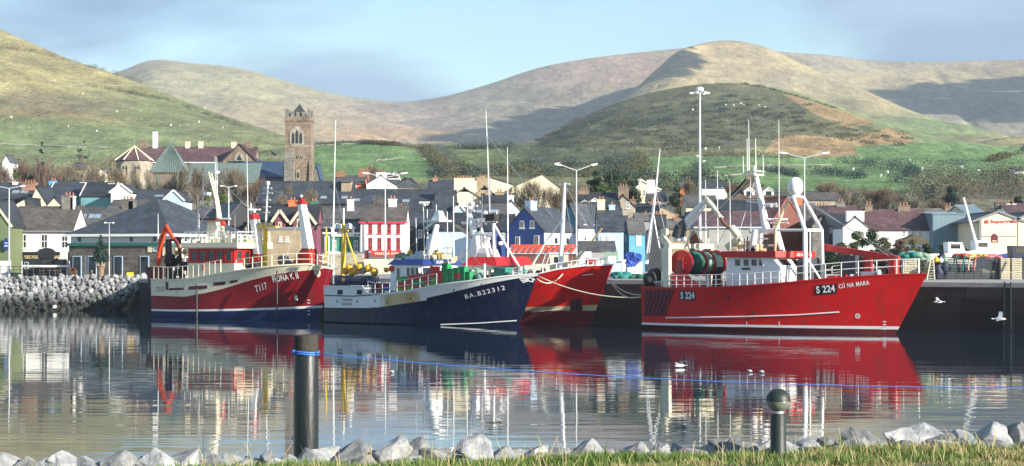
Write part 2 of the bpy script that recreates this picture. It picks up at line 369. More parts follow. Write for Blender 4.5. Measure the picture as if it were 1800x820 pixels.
Zl2=[(850,190,260,60,GREY,.7,.6),(1050,125,190,28,PINK,.8,.5),(690,215,110,34,PURP,.55,.6),(400,150,220,40,(.27,.25,.17),.9,.5),(560,215,160,25,TAN,.5,.5),(700,238,130,12,(.33,.23,.15),.8,.5),(1480,115,160,18,(.24,.22,.2),.8,.5),(1640,135,120,14,TAN,.6,.5),(1450,150,160,40,TAN,.7,.6),(1720,220,140,60,GREY,.7,.6),(1680,180,120,24,(.17,.16,.17),.55,.6)]
C2=blobs(UU2,V2,(.27,.225,.17),Zl2,fbm(X2,YY2,.006,5,2.0))
idx=np.arange(U2.size*Y2.size).reshape(Y2.size,U2.size)
F2=np.stack([idx[:-1,:-1],idx[:-1,1:],idx[1:,1:],idx[1:,:-1]],-1).reshape(-1,4)
tag(np_mesh('mountains',np.stack([X2,YY2,Zf],-1).reshape(-1,3),F2,'heath',True,vivid(C2,1.12,1.12).reshape(-1,3)),kind='structure')
CREST=[(880,268,1700),(950,250,1850),(1010,228,1950),(1060,198,2060),(1100,170,2150),(1150,126,2280),(1190,92,2380),(1230,78,2440),(1285,72,2480),(1330,79,2480),(1380,98,2440),(1440,128,2380),(1520,160,2300),(1600,194,2200),(1700,226,2080),(1800,254,1960),(1950,290,1800)]
def crest_Y(UUx):
 us=np.linspace(860,1980,80);vs=smooth_interp([(a,b)for a,b,c in CREST],us);ys=[]
 for u,v in zip(us,vs):
  j=int(np.argmin(abs(U2-u)));k=np.where(V2[:170,j]<=v)[0];ys.append(min((Y2[k[0]]if len(k)else 3500)-(330+290*float(sstep(1000,1060,u)*(1-sstep(1120,1260,u)))),3150))
 ys=np.convolve(np.pad(ys,6,mode='edge'),np.ones(13)/13,'valid')
 return np.interp(UUx,us,ys)
U3=np.linspace(925,1950,330);tt=np.concatenate([np.linspace(0,1,110),np.linspace(1.01,1.9,60)]);UU3,TT=np.meshgrid(U3,tt)
cv=smooth_interp([(a,b)for a,b,c in CREST],UU3);cY=crest_Y(UU3);cz=CAMZ+(VH-cv)*cY/K
fY=cY-1250.;Y3=np.where(TT<=1,fY+(cY-fY)*TT,cY+(TT-1)*900)
Z3=np.where(TT<=1,72+(cz-72)*TT**1.05,cz-(TT-1)*900*.62*(1-.25*(TT-1)))
X3=(UU3-900)*Y3/K
dm=1-np.exp(-((TT-1)/.06)**2)
Z3=Z3+(fbm(X3,Y3,.006,5,1.5)*10)*dm
V3=VH-(Z3-CAMZ)*K/Y3
C3=blobs(UU3,V3,(.30,.25,.155),[(1250,100,110,35,(.33,.26,.18),.6,.6),(1400,150,120,20,GREY,.35,.6),(1600,215,130,20,(.19,.22,.11),.6,.6),(1680,225,130,20,(.13,.2,.08),.7,.5),(1010,240,90,14,(.2,.2,.11),.7,.5)],fbm(X3,Y3,.01,5,7.0))
idx=np.arange(U3.size*tt.size).reshape(tt.size,U3.size)
F3=np.stack([idx[:-1,:-1],idx[:-1,1:],idx[1:,1:],idx[1:,:-1]],-1).reshape(-1,4)
tag(np_mesh('mountain',np.stack([X3,Y3,Z3],-1).reshape(-1,3),F3,'heath',True,vivid(C3,1.08,1.06).reshape(-1,3)),kind='structure')
# water
def water_mat():
 m,N,L,b=new_mat('water')
 b.inputs['Base Color'].default_value=(.012,.028,.045,1);b.inputs['Roughness'].default_value=.012;b.inputs['IOR'].default_value=1.75
 tc=N.new('ShaderNodeTexCoord')
 hs=None
 for sc,rot,w,dt in(((.16,.95,1),4,.075,2),((.7,3.4,1),-6,.007,2),((.03,.1,1),8,.16,2)):
  mp=N.new('ShaderNodeMapping');mp.inputs['Scale'].default_value=sc;mp.inputs['Rotation'].default_value=(0,0,R(rot));L.new(tc.outputs['Object'],mp.inputs['Vector'])
  n=N.new('ShaderNodeTexNoise');n.inputs['Scale'].default_value=1;n.inputs['Detail'].default_value=dt;n.inputs['Roughness'].default_value=.5;L.new(mp.outputs[0],n.inputs['Vector'])
  ml=N.new('ShaderNodeMath');ml.operation='MULTIPLY';ml.inputs[1].default_value=w;L.new(n.outputs['Fac'],ml.inputs[0])
  if sc[1]<2 and sc[1]>.5:
   pn=N.new('ShaderNodeTexNoise');pn.inputs['Scale'].default_value=1;pn.inputs['Detail'].default_value=3;pm=N.new('ShaderNodeMapping');pm.inputs['Scale'].default_value=(.03,.075,1);L.new(tc.outputs['Object'],pm.inputs['Vector']);L.new(pm.outputs[0],pn.inputs['Vector'])
   pr=N.new('ShaderNodeMapRange');pr.inputs[1].default_value=.35;pr.inputs[2].default_value=.65;pr.inputs[3].default_value=.35;pr.inputs[4].default_value=1.25;L.new(pn.outputs['Fac'],pr.inputs[0])
   m2=N.new('ShaderNodeMath');m2.operation='MULTIPLY';L.new(ml.outputs[0],m2.inputs[0]);L.new(pr.outputs[0],m2.inputs[1]);ml=m2
  if hs is None:hs=ml.outputs[0]
  else:
   ad=N.new('ShaderNodeMath');L.new(hs,ad.inputs[0]);L.new(ml.outputs[0],ad.inputs[1]);hs=ad.outputs[0]
 bp=N.new('ShaderNodeBump');bp.inputs['Strength'].default_value=1;bp.inputs['Distance'].default_value=.15
 L.new(hs,bp.inputs['Height']);L.new(bp.outputs['Normal'],b.inputs['Normal'])
water_mat()
mb=MB();mb.add([(-900,-300,0),(900,-300,0),(900,262,0),(-900,262,0)],[(0,1,2,3)])
tag(mb.build('water','water'),kind='structure')
# quay and pier
QZ=3.73
def qz(X,Y):return 3.4+.33*min(max((X+41)/30,0),1)
mat('concrete',(.30,.29,.27),.85,.25,.6,.3,6)
mat('kerb_stone',(.36,.35,.33),.85,.2,1.2,.2,6)
def pier_mat():
 m,N,L,b=new_mat('pier_wall');b.inputs['Roughness'].default_value=.7
 tc=N.new('ShaderNodeTexCoord');sx=N.new('ShaderNodeSeparateXYZ');L.new(tc.outputs['Object'],sx.inputs[0])
 n=N.new('ShaderNodeTexNoise');n.inputs['Scale'].default_value=.8;n.inputs['Detail'].default_value=9;n.inputs['Roughness'].default_value=.7;L.new(tc.outputs['Object'],n.inputs['Vector'])
 ml=N.new('ShaderNodeMath');ml.operation='MULTIPLY_ADD';ml.inputs[1].default_value=2.2;L.new(n.outputs['Fac'],ml.inputs[0]);L.new(sx.outputs[2],ml.inputs[2])
 r=N.new('ShaderNodeValToRGB');e=r.color_ramp.elements;e[0].position=.0;e[0].color=(.006,.007,.007,1);e[1].position=1;e[1].color=(.095,.072,.066,1)
 k=e.new(.5);k.color=(.02,.017,.016,1)
 mr=N.new('ShaderNodeMapRange');mr.inputs[1].default_value=1.5;mr.inputs[2].default_value=5.2;L.new(ml.outputs[0],mr.inputs[0]);L.new(mr.outputs[0],r.inputs['Fac'])
 cx=N.new('ShaderNodeCombineXYZ');L.new(sx.outputs[0],cx.inputs[0]);L.new(sx.outputs[2],cx.inputs[1]);bk=N.new('ShaderNodeTexBrick');bk.inputs['Scale'].default_value=1;bk.inputs['Brick Width'].default_value=5.5;bk.inputs['Row Height'].default_value=1.15;bk.inputs['Mortar Size'].default_value=.035
 bk.inputs['Color1'].default_value=(.75,.72,.72,1);bk.inputs['Color2'].default_value=(1.3,1.25,1.2,1);bk.inputs['Mortar'].default_value=(.3,.3,.3,1);L.new(cx.outputs[0],bk.inputs['Vector'])
 mx=N.new('ShaderNodeMix');mx.data_type='RGBA';mx.blend_type='MULTIPLY';mx.inputs[0].default_value=1;L.new(r.outputs['Color'],mx.inputs[6]);L.new(bk.outputs['Color'],mx.inputs[7]);L.new(mx.outputs[2],b.inputs['Base Color'])
 bp=N.new('ShaderNodeBump');bp.inputs['Strength'].default_value=.4;bp.inputs['Distance'].default_value=.1;L.new(n.outputs['Fac'],bp.inputs['Height']);L.new(bp.outputs['Normal'],b.inputs['Normal'])
pier_mat()
def pier_y(X):return 178.6-.62*(X+9.3)
qp=[(-260,213),(-41,213),(-38.5,197.5),(-34,194.2),(-9.3,178.6),(90,pier_y(90))]
mb=MB();n=len(qp)
back=[(p[0],272)for p in qp]
mb.add([(x,y,qz(x,y))for x,y in qp]+[(x,y,qz(x,y))for x,y in back],[(i,i+1,n+i+1,n+i)for i in range(n-1)])
tag(mb.build('quay','concrete'),kind='structure')
mb=MB()
for i in range(n-1):
 a,b_=qp[i],qp[i+1]
 mb.add([(a[0],a[1],-2),(b_[0],b_[1],-2),(b_[0],b_[1],qz(*b_)-.34),(a[0],a[1],qz(*a)-.34)],[(0,1,2,3)])
tag(mb.build('wall','pier_wall'),kind='structure')
mb=MB()
for i in range(n-1):
 a=Vector((*qp[i],qz(*qp[i])-.16));b_=Vector((*qp[i+1],qz(*qp[i+1])-.16));d=(b_-a).normalized();nn=Vector((d.y,-d.x,0))
 mb.bar(a+nn*-.2,b_+nn*-.2,.56,.36)
tag(mb.build('kerb','kerb_stone'),kind='structure')
mat('shadow_cloud_white',(.85,.85,.86),1,.02,.01)
def far_pt(u,v):
 j=int(np.argmin(abs(U2-u)));k=np.where(V2[:190,j]<=v)[0];k=k[0]if len(k)else 189;return Vector((X2[k,j],YY2[k,j],Zf[k,j]))
def shadow_cloud_over(poly,n,r,d,seed):  # unseen cloud out of frame, shaped so its shadow fills poly on the far range
 rg=random.Random(seed);mb=MB();us=[p[0]for p in poly];vs=[p[1]for p in poly];c=0
 while c<n:
  u,v=rg.uniform(min(us),max(us)),rg.uniform(min(vs),max(vs))
  if not poly_mask(np.array([u]),np.array([v]),poly)[0]:continue
  c+=1;mb.sphere(far_pt(u,v)+sd*(d+rg.uniform(-40,40)),r*rg.uniform(.6,1.1),10,7,sc=(1,1,.55),jit=.15)
 tag(mb.build('unseen_shadow_clouds','shadow_cloud_white',None,True),kind='stuff')
shadow_cloud_over([(1560,165),(1600,145),(1700,150),(1830,140),(1830,205),(1760,215),(1690,195),(1620,205),(1575,190)],150,30,1700,1)
shadow_cloud_over([(765,248),(850,228),(950,198),(1010,182),(1020,215),(960,250),(860,258)],110,24,1800,2)  # added unseen cloud, there only to extend the shade across the saddle
# near bank
mat('soil',(.10,.085,.05),.95,.3,2,.6,8)
def bank_edge(X):return 29.2+.19*X+min(X,0)*.1+max(X,0)*.05+.22*math.sin(X*1.3)
mb=MB();nx,prof_=90,[(-24,2.95),(-6,2.85),(-2.4,2.8),(-.8,2.76),(0,2.66),(.5,2.35),(1.6,1.6),(3.5,.3),(5,-.8)]
xs=np.linspace(-26,26,nx)
mb.v=[(x,bank_edge(x)+dy,z+(.07*mnoise.noise(Vector((x*.9,dy*.9,0)))if dy>-20 else 0))for x in xs for dy,z in prof_]
q=len(prof_);mb.f=[(i*q+j,(i+1)*q+j,(i+1)*q+j+1,i*q+j+1)for i in range(nx-1)for j in range(q-1)];mb.m=[0]*len(mb.f)
tag(mb.build('ground','soil',smooth=True),kind='structure')
# boats
class Boat:
 def __init__(s,name,label,ps,pb,B,rake,sheer,group='fishing trawlers moored along the pier',fd=(.55,2.6),fw=(.38,1.7),stern=.86,pbow=6,heading=None,origin=None,L=None,flare=1.25):
  Ys=CAMZ*K/(ps[1]-VH)if origin is None else 0;Yb=CAMZ*K/(pb[1]-VH)
  b=P(pb[0],pb[1],Yb)
  if origin is None:
   a=P(ps[0],ps[1],Ys);D=Vector((b.x-a.x,b.y-a.y));Bs=B*stern*.5
   s.L=math.sqrt(D.length_squared-Bs*Bs);s.h=math.atan2(D.y,D.x)-math.atan2(Bs,s.L)
  else:s.L=L;s.h=heading
  f=Vector((math.cos(s.h),math.sin(s.h),0));s.f=f;s.n=Vector((-f.y,f.x,0))
  s.o=Vector((b.x,b.y,0))-f*s.L
  s.B=B;s.rake=rake;s.fd=fd;s.fw=fw;s.stern=stern;s.pbow=pbow;s.flare=flare
  s.root=thing(name,label,'fishing boat',s.o,s.h,group)
  s.sheer=[(0,2),(1,2)];s.Hb=4.0
  pts=[]
  for(u,v)in sheer:
   q=s.px(u,v,None);pts.append((q.x,q.z))
  s.Hb=pts[-1][1]
  s.sheer_x=pts
  s.Ltop=pts[-1][0];s.rake=s.Ltop-s.L
  s.sheer=[(x,z)for x,z in pts]
 def px(s,u,v,y):
  """local point seen at pixel (u, v) on the plane local-y = y (None: the starboard plan line, found by iteration)"""
  d=Vector(((u-900)/K,1,-(v-VH)/K));c=Vector((0,0,CAMZ))
  yy=-s.B*.5 if y is None else y
  for it in range(12 if y is None else 1):
   t_=(s.o+s.n*yy-c).dot(s.n)/d.dot(s.n);p=c+d*t_-s.o;x=p.dot(s.f)
   if y is None:
    yn=-s.plan(min(max(x/(s.L+s.rake),0),1));yy=.5*yy+.5*yn
  return Vector((x,yy,p.z))
 def plan(s,q):
  a,p=s.fd;k=s.stern+(1-s.stern)*min(1,q/.25)**.6
  return s.B/2*k*(1-max(0,(q-a)/(1-a))**p)
 def wl(s,q):
  a,p=s.fw;k=s.stern+(1-s.stern)*min(1,q/.25)**.6
  return s.B/2*k*.97*(1-max(0,(q-a)/(1-a))**p)
 def zs(s,q):
  return interp(s.sheer,q*(s.L+s.rake))
 def xat(s,q,z):
  return q*s.L+s.rake*max(-.25,z/s.Hb)*q**s.pbow
 def half(s,q,z):
  h=min(max(z/s.zs(q),0),1.0);w,d=s.wl(q),s.plan(q)
  r=w+(d-w)*h**s.flare
  if z<0:r*=max(.55,1+z*.35)
  return max(r,.0)
 def side(s,x,z,off=.0):
  q=x/(s.L+s.rake*.5)
  for i in range(14):q=q-(s.xat(q,z)-x)/max(s.L+s.rake*max(0,z/s.Hb)*s.pbow*max(q,.01)**(s.pbow-1),1)
  q=min(max(q,0),1);return Vector((x,-(s.half(q,z)+off),z))
 def spx(s,u,v,off=.015):
  """point on the starboard plating seen at pixel (u, v)"""
  y=-s.B*.45
  for i in range(20):
   p=s.px(u,v,y);y=.5*y+.5*s.side(p.x,p.z).y
  return s.side(p.x,p.z,off)
 def zline(s,pts):
  q=[s.spx(u,v)for u,v in pts];l=[(p.x,p.z)for p in q]
  return lambda t:interp(l,t*(s.L+s.rake*.6))
 def hull(s,bands,mats,deckmat,capmat,bulw=.95,cap=.16,capw=.14,name='hull',deckz=None):
  """bands: list of (z-function or number for the TOP of the band, material index)"""
  NQ=64;qs=[1-(1-i/NQ)**1.5 for i in range(NQ+1)]
  mb=MB();rows=[]
  def zrow(fn,q):return fn(q)if callable(fn)else fn
  levels=[(-1.0,0)]+list(bands)
  for side in(-1,1):
   o=len(mb.v);cnt=[]
   for bi,(fn,mi)in enumerate(levels):
    if bi==0:sub=1
    else:sub=1 if bi<2 else 3
    cnt.append((sub,mi))
   allz=[]
   for q in qs:
    zr=[zrow(levels[0][0],q)];
    for bi in range(1,len(levels)):
     z0=zr[-1];z1=max(z0+.001,min(zrow(levels[bi][0],q),s.zs(q)))if bi<len(levels)-1 else s.zs(q)
     sub=cnt[bi][0]
     zr+=[z0+(z1-z0)*(k+1)/sub for k in range(sub)]
    allz.append(zr)
   nr=len(allz[0])
   for q,zr in zip(qs,allz):
    for z in zr:mb.v.append((s.xat(q,z),side*s.half(q,z),z))
   rmi=[];
   for bi in range(1,len(levels)):rmi+=[levels[bi][1]]*cnt[bi][0]
   for i in range(NQ):
    for j in range(nr-1):
     a=o+i*nr+j;f=(a,a+nr,a+nr+1,a+1)
     mb.f.append(f if side<0 else f[::-1]);mb.m.append(rmi[j])
   if side<0:o1=o
   else:
    for j in range(nr-1):mb.f.append((o1+j,o1+j+1,o+j+1,o+j));mb.m.append(rmi[j])
  hull=mb.build(name,mats,s.root,True,autos=35)
  db=MB();dz=lambda q:max(.5,s.zs(q)-bulw)
  pr=[]
  for q in qs:
   z=dz(q);h=max(0,s.half(q,z)-.12);ht=max(0,s.half(q,s.zs(q))-.12);x=s.xat(q,z);xt=s.xat(q,s.zs(q))-.1*q
   pr.append(((x,-h,z),(x,h,z),(xt,-ht,s.zs(q)-.02),(xt,ht,s.zs(q)-.02)))
  for p in pr:db.v+=list(p)
  for i in range(NQ):
   a=4*i;b=a+4
   db.f+=[(a,b,b+1,a+1),(a+2,b+2,b,a),(a+1,b+1,b+3,a+3)];db.m+=[0,1,1]
  db.f.append((2,0,1,3));db.m.append(1)
  db.build('deck',[deckmat,capmat],s.root)
  cb=MB()
  for side in(-1,1):
   ring=[]
   for q in qs:
    z=s.zs(q);h=s.half(q,z);x=s.xat(q,z)
    y0,y1=side*(h+capw*.35),side*max(h-capw*.75,-.02)
    ring.append(((x,y0,z-.02),(x,y0,z+cap),(x,y1,z+cap),(x,y1,z-.02)))
   o=len(cb.v)
   for r_ in ring:cb.v+=list(r_)
   for i in range(len(ring)-1):
    for k in range(4):cb.f.append((o+4*i+k,o+4*i+(k+1)%4,o+4*i+4+(k+1)%4,o+4*i+4+k));cb.m.append(0)
   cb.f.append((o,o+1,o+2,o+3));cb.m.append(0)
  z=s.zs(0);h=s.half(0,z);cb.box((0,0,z+cap/2-.01),(capw,2*h,cap+.016));cb.build('bulwark_rail',capmat,s.root)
  return hull
 def letters(s,txt,pa,pb,height,matname,off=.03,bold=.03,name='lettering',spacing=1.05,slant=None):
  """lettering laid on the starboard plating: baseline from pixel pa to pixel pb"""
  a=s.spx(*pa);b=s.spx(*pb);vs,fs=text_mesh(txt,1.0,bold,spacing)
  x0=min(v.x for v in vs);x1=max(v.x for v in vs);y0=min(v.y for v in vs);y1=max(v.y for v in vs)
  dx,dz=b.x-a.x,b.z-a.z
  mb=MB();mb.add([s.side(a.x+dx*(v.x-x0)/(x1-x0),a.z+dz*(v.x-x0)/(x1-x0)+height*(v.y-y0)/(y1-y0),off)for v in vs],fs)
  return mb.build(name,matname,s.root)
 def patch(s,corners,matname,off=.02,n=8,name='panel',parent=None,m=4):
  """a painted or plated patch lying on the starboard side; four pixel corners: bottom-left, bottom-right, top-right, top-left"""
  c=[s.spx(*p)for p in corners];mb=MB()
  for i in range(n+1):
   for j in range(m+1):
    u,v=i/n,j/m;p=(c[0]*(1-u)+c[1]*u)*(1-v)+(c[3]*(1-u)+c[2]*u)*v;mb.v.append(tuple(s.side(p.x,p.z,off)))
  for i in range(n):
   for j in range(m):a=i*(m+1)+j;mb.f.append((a,a+m+1,a+m+2,a+1));mb.m.append(0)
  return mb.build(name,matname,parent or s.root)
 def strake(s,pts,r,matname,name='rubbing_strake',off=.02):
  q=[s.spx(u,v)for u,v in pts];fine=[]
  for i in range(len(q)-1):
   for k in range(8):p=q[i].lerp(q[i+1],k/8);fine.append(s.side(p.x,p.z,off))
  fine.append(s.side(q[-1].x,q[-1].z,off));mb=MB();mb.tube(fine,r,5);return mb.build(name,matname,s.root)
 def railing(s,q0,q1,nst,hh,matname,sides=(-1,),bars=(1.0,.55),r=.035,inset=.12,name='guard_rail'):
  for side in sides:
   mb=MB();tops=[]
   for i in range(nst+1):
    q=q0+(q1-q0)*i/nst;z=s.zs(q);y=side*max(0,s.half(q,z)-inset);x=s.xat(q,z)-.15*q**8
    mb.tube([(x,y,z),(x,y,z+hh)],r,5);tops.append(Vector((x,y,z)))
   for k in bars:mb.tube([p+Vector((0,0,hh*k))for p in tops],r*.85,5)
   mb.build(name,matname,s.root)
 def T(s,pts,r,matname,name,n=6,parent=None,smooth=True):
  """one tube part through (u, v, y) pixel points"""
  mb=MB();mb.tube([s.px(*p)for p in pts],r,n);return mb.build(name,matname,parent or s.root,smooth,autos=50)
RED=(.50,.014,.016);MAROON=(.28,.012,.022);NAVY=(.012,.02,.07);CREAM=(.78,.70,.50);WHITE=(.78,.78,.76)
mat('hull_red',(.60,.011,.011),.42,.12,.7,spec=.3,stain=(.15,.045,.03),stainamt=.6,bump=.12,sthr=.5,bscale=3)
mat('red_paint',(.58,.016,.014),.4,.12,2,stain=(.2,.05,.03),stainamt=.3)
mat('maroon_paint',(.25,.009,.016),.42,.14,.7,spec=.3,stain=(.10,.04,.03),stainamt=.65,bump=.12,sthr=.5,bscale=3)
mat('dark_maroon',(.13,.012,.022),.5,.25,2,stain=(.1,.05,.03))
mat('navy_paint',(.006,.011,.042),.42,.2,.7,spec=.35,stain=(.09,.06,.05),stainamt=.5,bump=.12,sthr=.52,bscale=3)
mat('boot_blue',(.012,.03,.12),.5,.25,.8,stain=(.05,.06,.05),stainamt=.5)
mat('boot_red',(.15,.012,.015),.6,.3,.8,stain=(.06,.05,.04),stainamt=.7)
mat('white_paint',(.80,.80,.78),.4,.06,1.5,stain=(.45,.30,.16),stainamt=.4)
mat('clean_white',(.82,.82,.80),.35,.04,2)
mat('cream_paint',(.80,.73,.54),.45,.08,1.5,stain=(.42,.27,.13),stainamt=.5)
mat('rust_cream',(.62,.50,.28),.6,.2,3,stain=(.25,.12,.05),stainamt=.7)
mat('rusty',(.20,.085,.04),.8,.3,3,bump=.3)
mat('yellow_paint',(.78,.50,.03),.45,.12,2,stain=(.35,.16,.04))
mat('orange_red',(.72,.075,.018),.4,.12,2,stain=(.25,.06,.03))
mat('blue_paint',(.018,.045,.20),.4,.15,2)
mat('black_paint',(.012,.012,.016),.45,.3,2)
mat('dark_gear',(.03,.032,.035),.8,.4,6,bump=.8,bscale=14)
mat('deck_paint',(.16,.17,.16),.7,.25,1.5)
mat('steel',(.38,.39,.40),.45,.15,3,metal=.6)
mat('glass',(.02,.026,.032),.06,.1,2,spec=.8)
mat('rope_pale',(.55,.50,.38),.9,.15,8)
mat('net_green',(.02,.13,.085),.9,.4,5,bump=1,bscale=18)
mat('net_dark',(.018,.05,.055),.9,.5,5,bump=1,bscale=18)
mat('net_pale',(.24,.36,.28),.9,.3,5,bump=1,bscale=18)
mat('tarp_grey',(.05,.055,.065),.6,.15,2,bump=.3,bscale=4)
mat('tan_stain',(.55,.44,.24),.6,.2,1.2,stain=(.30,.19,.08),stainamt=.6)
mat('pale_blue_paint',(.50,.58,.63),.4,.06,2)
def house_windows(b,rects,yplane=None,mats=('clean_white','glass'),parent=None,nrm=(0,-1,0),depth=.06,name='window'):
 """rects: quads of four local corner points (bl, br, tr, tl); each becomes one window: frame ring and pane"""
 for q in rects:
  q=[Vector(p)for p in q];c=sum(q,Vector())/4;nr=(q[1]-q[0]).cross(q[3]-q[0]).normalized()
  inn=[c+(p-c)*.80 for p in q];mb=MB()
  a=[p+nr*depth for p in q];i_=[p+nr*depth for p in inn];g=[p+nr*.012 for p in inn]
  mb.add(a+i_+g+q,[(k,(k+1)%4,4+(k+1)%4,4+k)for k in range(4)]+[(4+k,4+(k+1)%4,8+(k+1)%4,8+k)for k in range(4)]+[(12+k,12+(k+1)%4,(k+1)%4,k)for k in range(4)],0)
  mb.add(g,[(0,1,2,3)],1)
  mb.build(name,list(mats),parent or b.root)
def wedge(b,x0,x1,y0,y1,z0,z1,matname,name,tx0=0,tx1=0,ty=0,parent=None):
 """deckhouse block; tx0/tx1/ty: how far the top is set in at the ends and sides"""
 mb=MB();vs=[(x0,y0,z0),(x1,y0,z0),(x1,y1,z0),(x0,y1,z0),(x0+tx0,y0+ty,z1),(x1-tx1,y0+ty,z1),(x1-tx1,y1-ty,z1),(x0+tx0,y1-ty,z1)]
 mb.add(vs,[(0,3,2,1),(4,5,6,7),(0,1,5,4),(1,2,6,5),(2,3,7,6),(3,0,4,7)]);return mb.build(name,matname,parent or b.root)
def side_wins(b,x0,x1,n,z0,z1,y,gap=.18,**kw):
 w=(x1-x0)/n;house_windows(b,[[(x0+w*i+gap/2,y,z0),(x0+w*(i+1)-gap/2,y,z0),(x0+w*(i+1)-gap/2,y,z1),(x0+w*i+gap/2,y,z1)]for i in range(n)],**kw)
def front_wins(b,x,y0,y1,n,z0,z1,gap=.18,lean=0,H0=None,H1=None,**kw):
 """windows on the forward face (starboard to port); lean: how far the face leans per metre"""
 w=(y1-y0)/n
 fx=lambda z:x+lean*(z-(H0 or z0))
 house_windows(b,[[(fx(z0),y0+w*i+gap/2,z0),(fx(z0),y0+w*(i+1)-gap/2,z0),(fx(z1),y0+w*(i+1)-gap/2,z1),(fx(z1),y0+w*i+gap/2,z1)]for i in range(n)],**kw)
def radar(b,p,w=1.4,matname='clean_white',parent=None,rz=.6):
 mb=MB();mb.lathe([(.12,0),(.14,.12),(.1,.22)],8,p);d=Vector((math.cos(rz),math.sin(rz),0));c=Vector(p)+Vector((0,0,.28));mb.bar(c-d*w/2,c+d*w/2,.12,.14);return mb.build('radar',matname,parent or b.root)
# the big red trawler at the right
b=Boat('fishing_trawler','bright red trawler S 224 with a white wheelhouse and a red net drum',(1127,578),(1575,587),7.6,2,[(1127,505),(1190,507),(1280,506),(1340,503),(1400,499),(1450,494),(1520,488),(1580,484),(1630,482)],fd=(.36,2.0),fw=(.22,1.5),flare=1.4)
b.hull([(.32,0),(lambda q:.32+.17+.06*q,1),(9,2)],['boot_red','clean_white','hull_red'],'deck_paint','red_paint',bulw=.55,cap=.07)
b.strake([(1170,559),(1300,557),(1400,554),(1475,549)],.055,'clean_white')
b.patch([(1132,556),(1168,556),(1186,509),(1132,509)],'dark_maroon',name='chafing_plate',off=.03)
for i in range(6):b.strake([(1134+i*7,555),(1146+i*7.5,511)],.04,'dark_maroon','fender_bar',off=.07)
pl=b.patch([(1195,528),(1223,528),(1223,512),(1195,512)],'black_paint',name='number_plate',off=.03)
b.letters('S 224',(1197,526),(1221.5,526),.56,'clean_white',off=.05)
b.patch([(1433,519),(1471,516),(1471,499),(1433,502)],'black_paint',name='number_plate',off=.03)
b.letters('S 224',(1436,516.5),(1469,513.5),.56,'clean_white',off=.05)
b.letters('CÚ NA MARA',(1475,508),(1529,501),.42,'clean_white',off=.04,spacing=1.15)
c=b.spx(1508,556,.03);mb=MB()
for k in range(16):
 a0,a1=2*math.pi*k/16,2*math.pi*(k+1)/16
 for r0,r1 in((.13,.19),):mb.add([b.side(c.x+r*math.cos(a),c.z+r*math.sin(a),.03)for r,a in((r0,a0),(r1,a0),(r1,a1),(r0,a1))],[(0,1,2,3)])
for s_ in(-1,1):mb.add([b.side(c.x+x,c.z+z,.03)for x,z in((-.1,-.1*s_-.02),(.1,.1*s_-.02),(.1,.1*s_+.03),(-.1,-.1*s_+.03))],[(0,1,2,3)])
mb.build('bow_mark','clean_white',b.root)
mb=MB()
for v in(566,571,575,579):p=b.spx(1555,v);mb=MB();mb.add([b.side(p.x+x,p.z+z,.02)for x,z in((-.12,-.04),(.12,-.04),(.12,.04),(-.12,.04))],[(0,1,2,3)]);mb.build('draught_mark','clean_white',b.root)
for u in(1313,1370):p=b.spx(u,570);mb=MB();mb.add([b.side(p.x+x,p.z+z,.02)for x,z in((-.03,-.2),(.03,-.2),(.03,.2),(-.03,.2))],[(0,1,2,3)]);mb.build('draught_mark','clean_white',b.root)
for(u,v)in((1281,523),(1253,519),(1254,531),(1254,545),(1324,551)):
 mb=MB();p=b.spx(u,v);mb.lathe([(.13 if v==523 else.08,-.02),(.10,.05),(.0,.05)],10,p,M=Matrix.Rotation(R(90),3,'X'));mb.build('scupper','dark_gear',b.root)
zd=b.zs(.1)
wedge(b,b.px(1186,507,-3.3).x,b.px(1232,507,-3.3).x,-3.15,-2.95,zd,zd+1.15,'red_paint','stern_bulwark',tx0=-.6,tx1=1.6)
mb=MB();mb.lathe([(.2,0),(.9,.12),(1.35,.5),(1.5,.62)],14,(1.4,-2.0,zd-.1));mb.build('stern_chute','white_paint',b.root,True)
mb=MB()
for i in range(7):mb.sphere((.45+random.uniform(-.3,.5),-2.9+random.uniform(-.2,.9),zd+.3+random.uniform(0,.75)),random.uniform(.38,.6),9,6,jit=.25)
mb.build('net_bundle','dark_gear',b.root,True)
dx=b.px(1197,462,-2.6).x;dzc=b.px(1197,463,-2.6).z
MX=Matrix.Rotation(R(90),3,'X')
drum=MB();drum.lathe([(.45,-2.5),(.45,2.5)],14,(dx,.1,dzc),M=MX);dr=drum.build('net_drum','dark_maroon',b.root,True,autos=40)
for yy in(-2.5,-.25,1.0,2.6):
 mb=MB();mb.lathe([(1.02,-.05),(1.06,-.03),(1.06,.03),(1.02,.05)],28,(dx,yy,dzc),M=MX);mb.build('drum_flange','red_paint',dr)
for y0,y1,rr,mm in((-2.42,-1.4,.88,'net_dark'),(-1.38,-.35,.92,'net_green'),(-.15,.95,.9,'net_pale'),(1.1,2.5,.86,'net_dark')):
 mb=MB();k=8
 mb.lathe([(.4,-y0)]+[(rr*(1+.05*random.uniform(-1,1)),-(y0+(y1-y0)*(i+.5)/k))for i in range(k)]+[(.4,-y1)],22,(dx,0,dzc),M=MX);mb.build('wound_net',mm,dr,True)
mb=MB()
for k in range(6):
 a=k*math.pi/3;mb.bar((dx,-2.62,dzc),(dx+.45*math.cos(a),-2.6,dzc+.45*math.sin(a)),.08,.08)
mb.lathe([(.14,0),(.14,.25)],10,(dx,-2.55,dzc),M=MX);mb.build('drum_spokes','orange_red',dr)
for yy in(-2.75,2.85):wedge(b,dx-.5,dx+.5,yy-.08,yy+.08,zd-.4,dzc+.3,'dark_maroon','drum_stand',.25,.25)
g0=b.px(1174,432,-3.1);gz1=b.px(1200,429,-2.5).z;gx_=g0.x+.1
gan=MB();gan.bb((gx_-.25,-3.45,gz1-.36),(gx_+.25,3.3,gz1));gt=gan.build('gantry_beam','cream_paint',b.root)
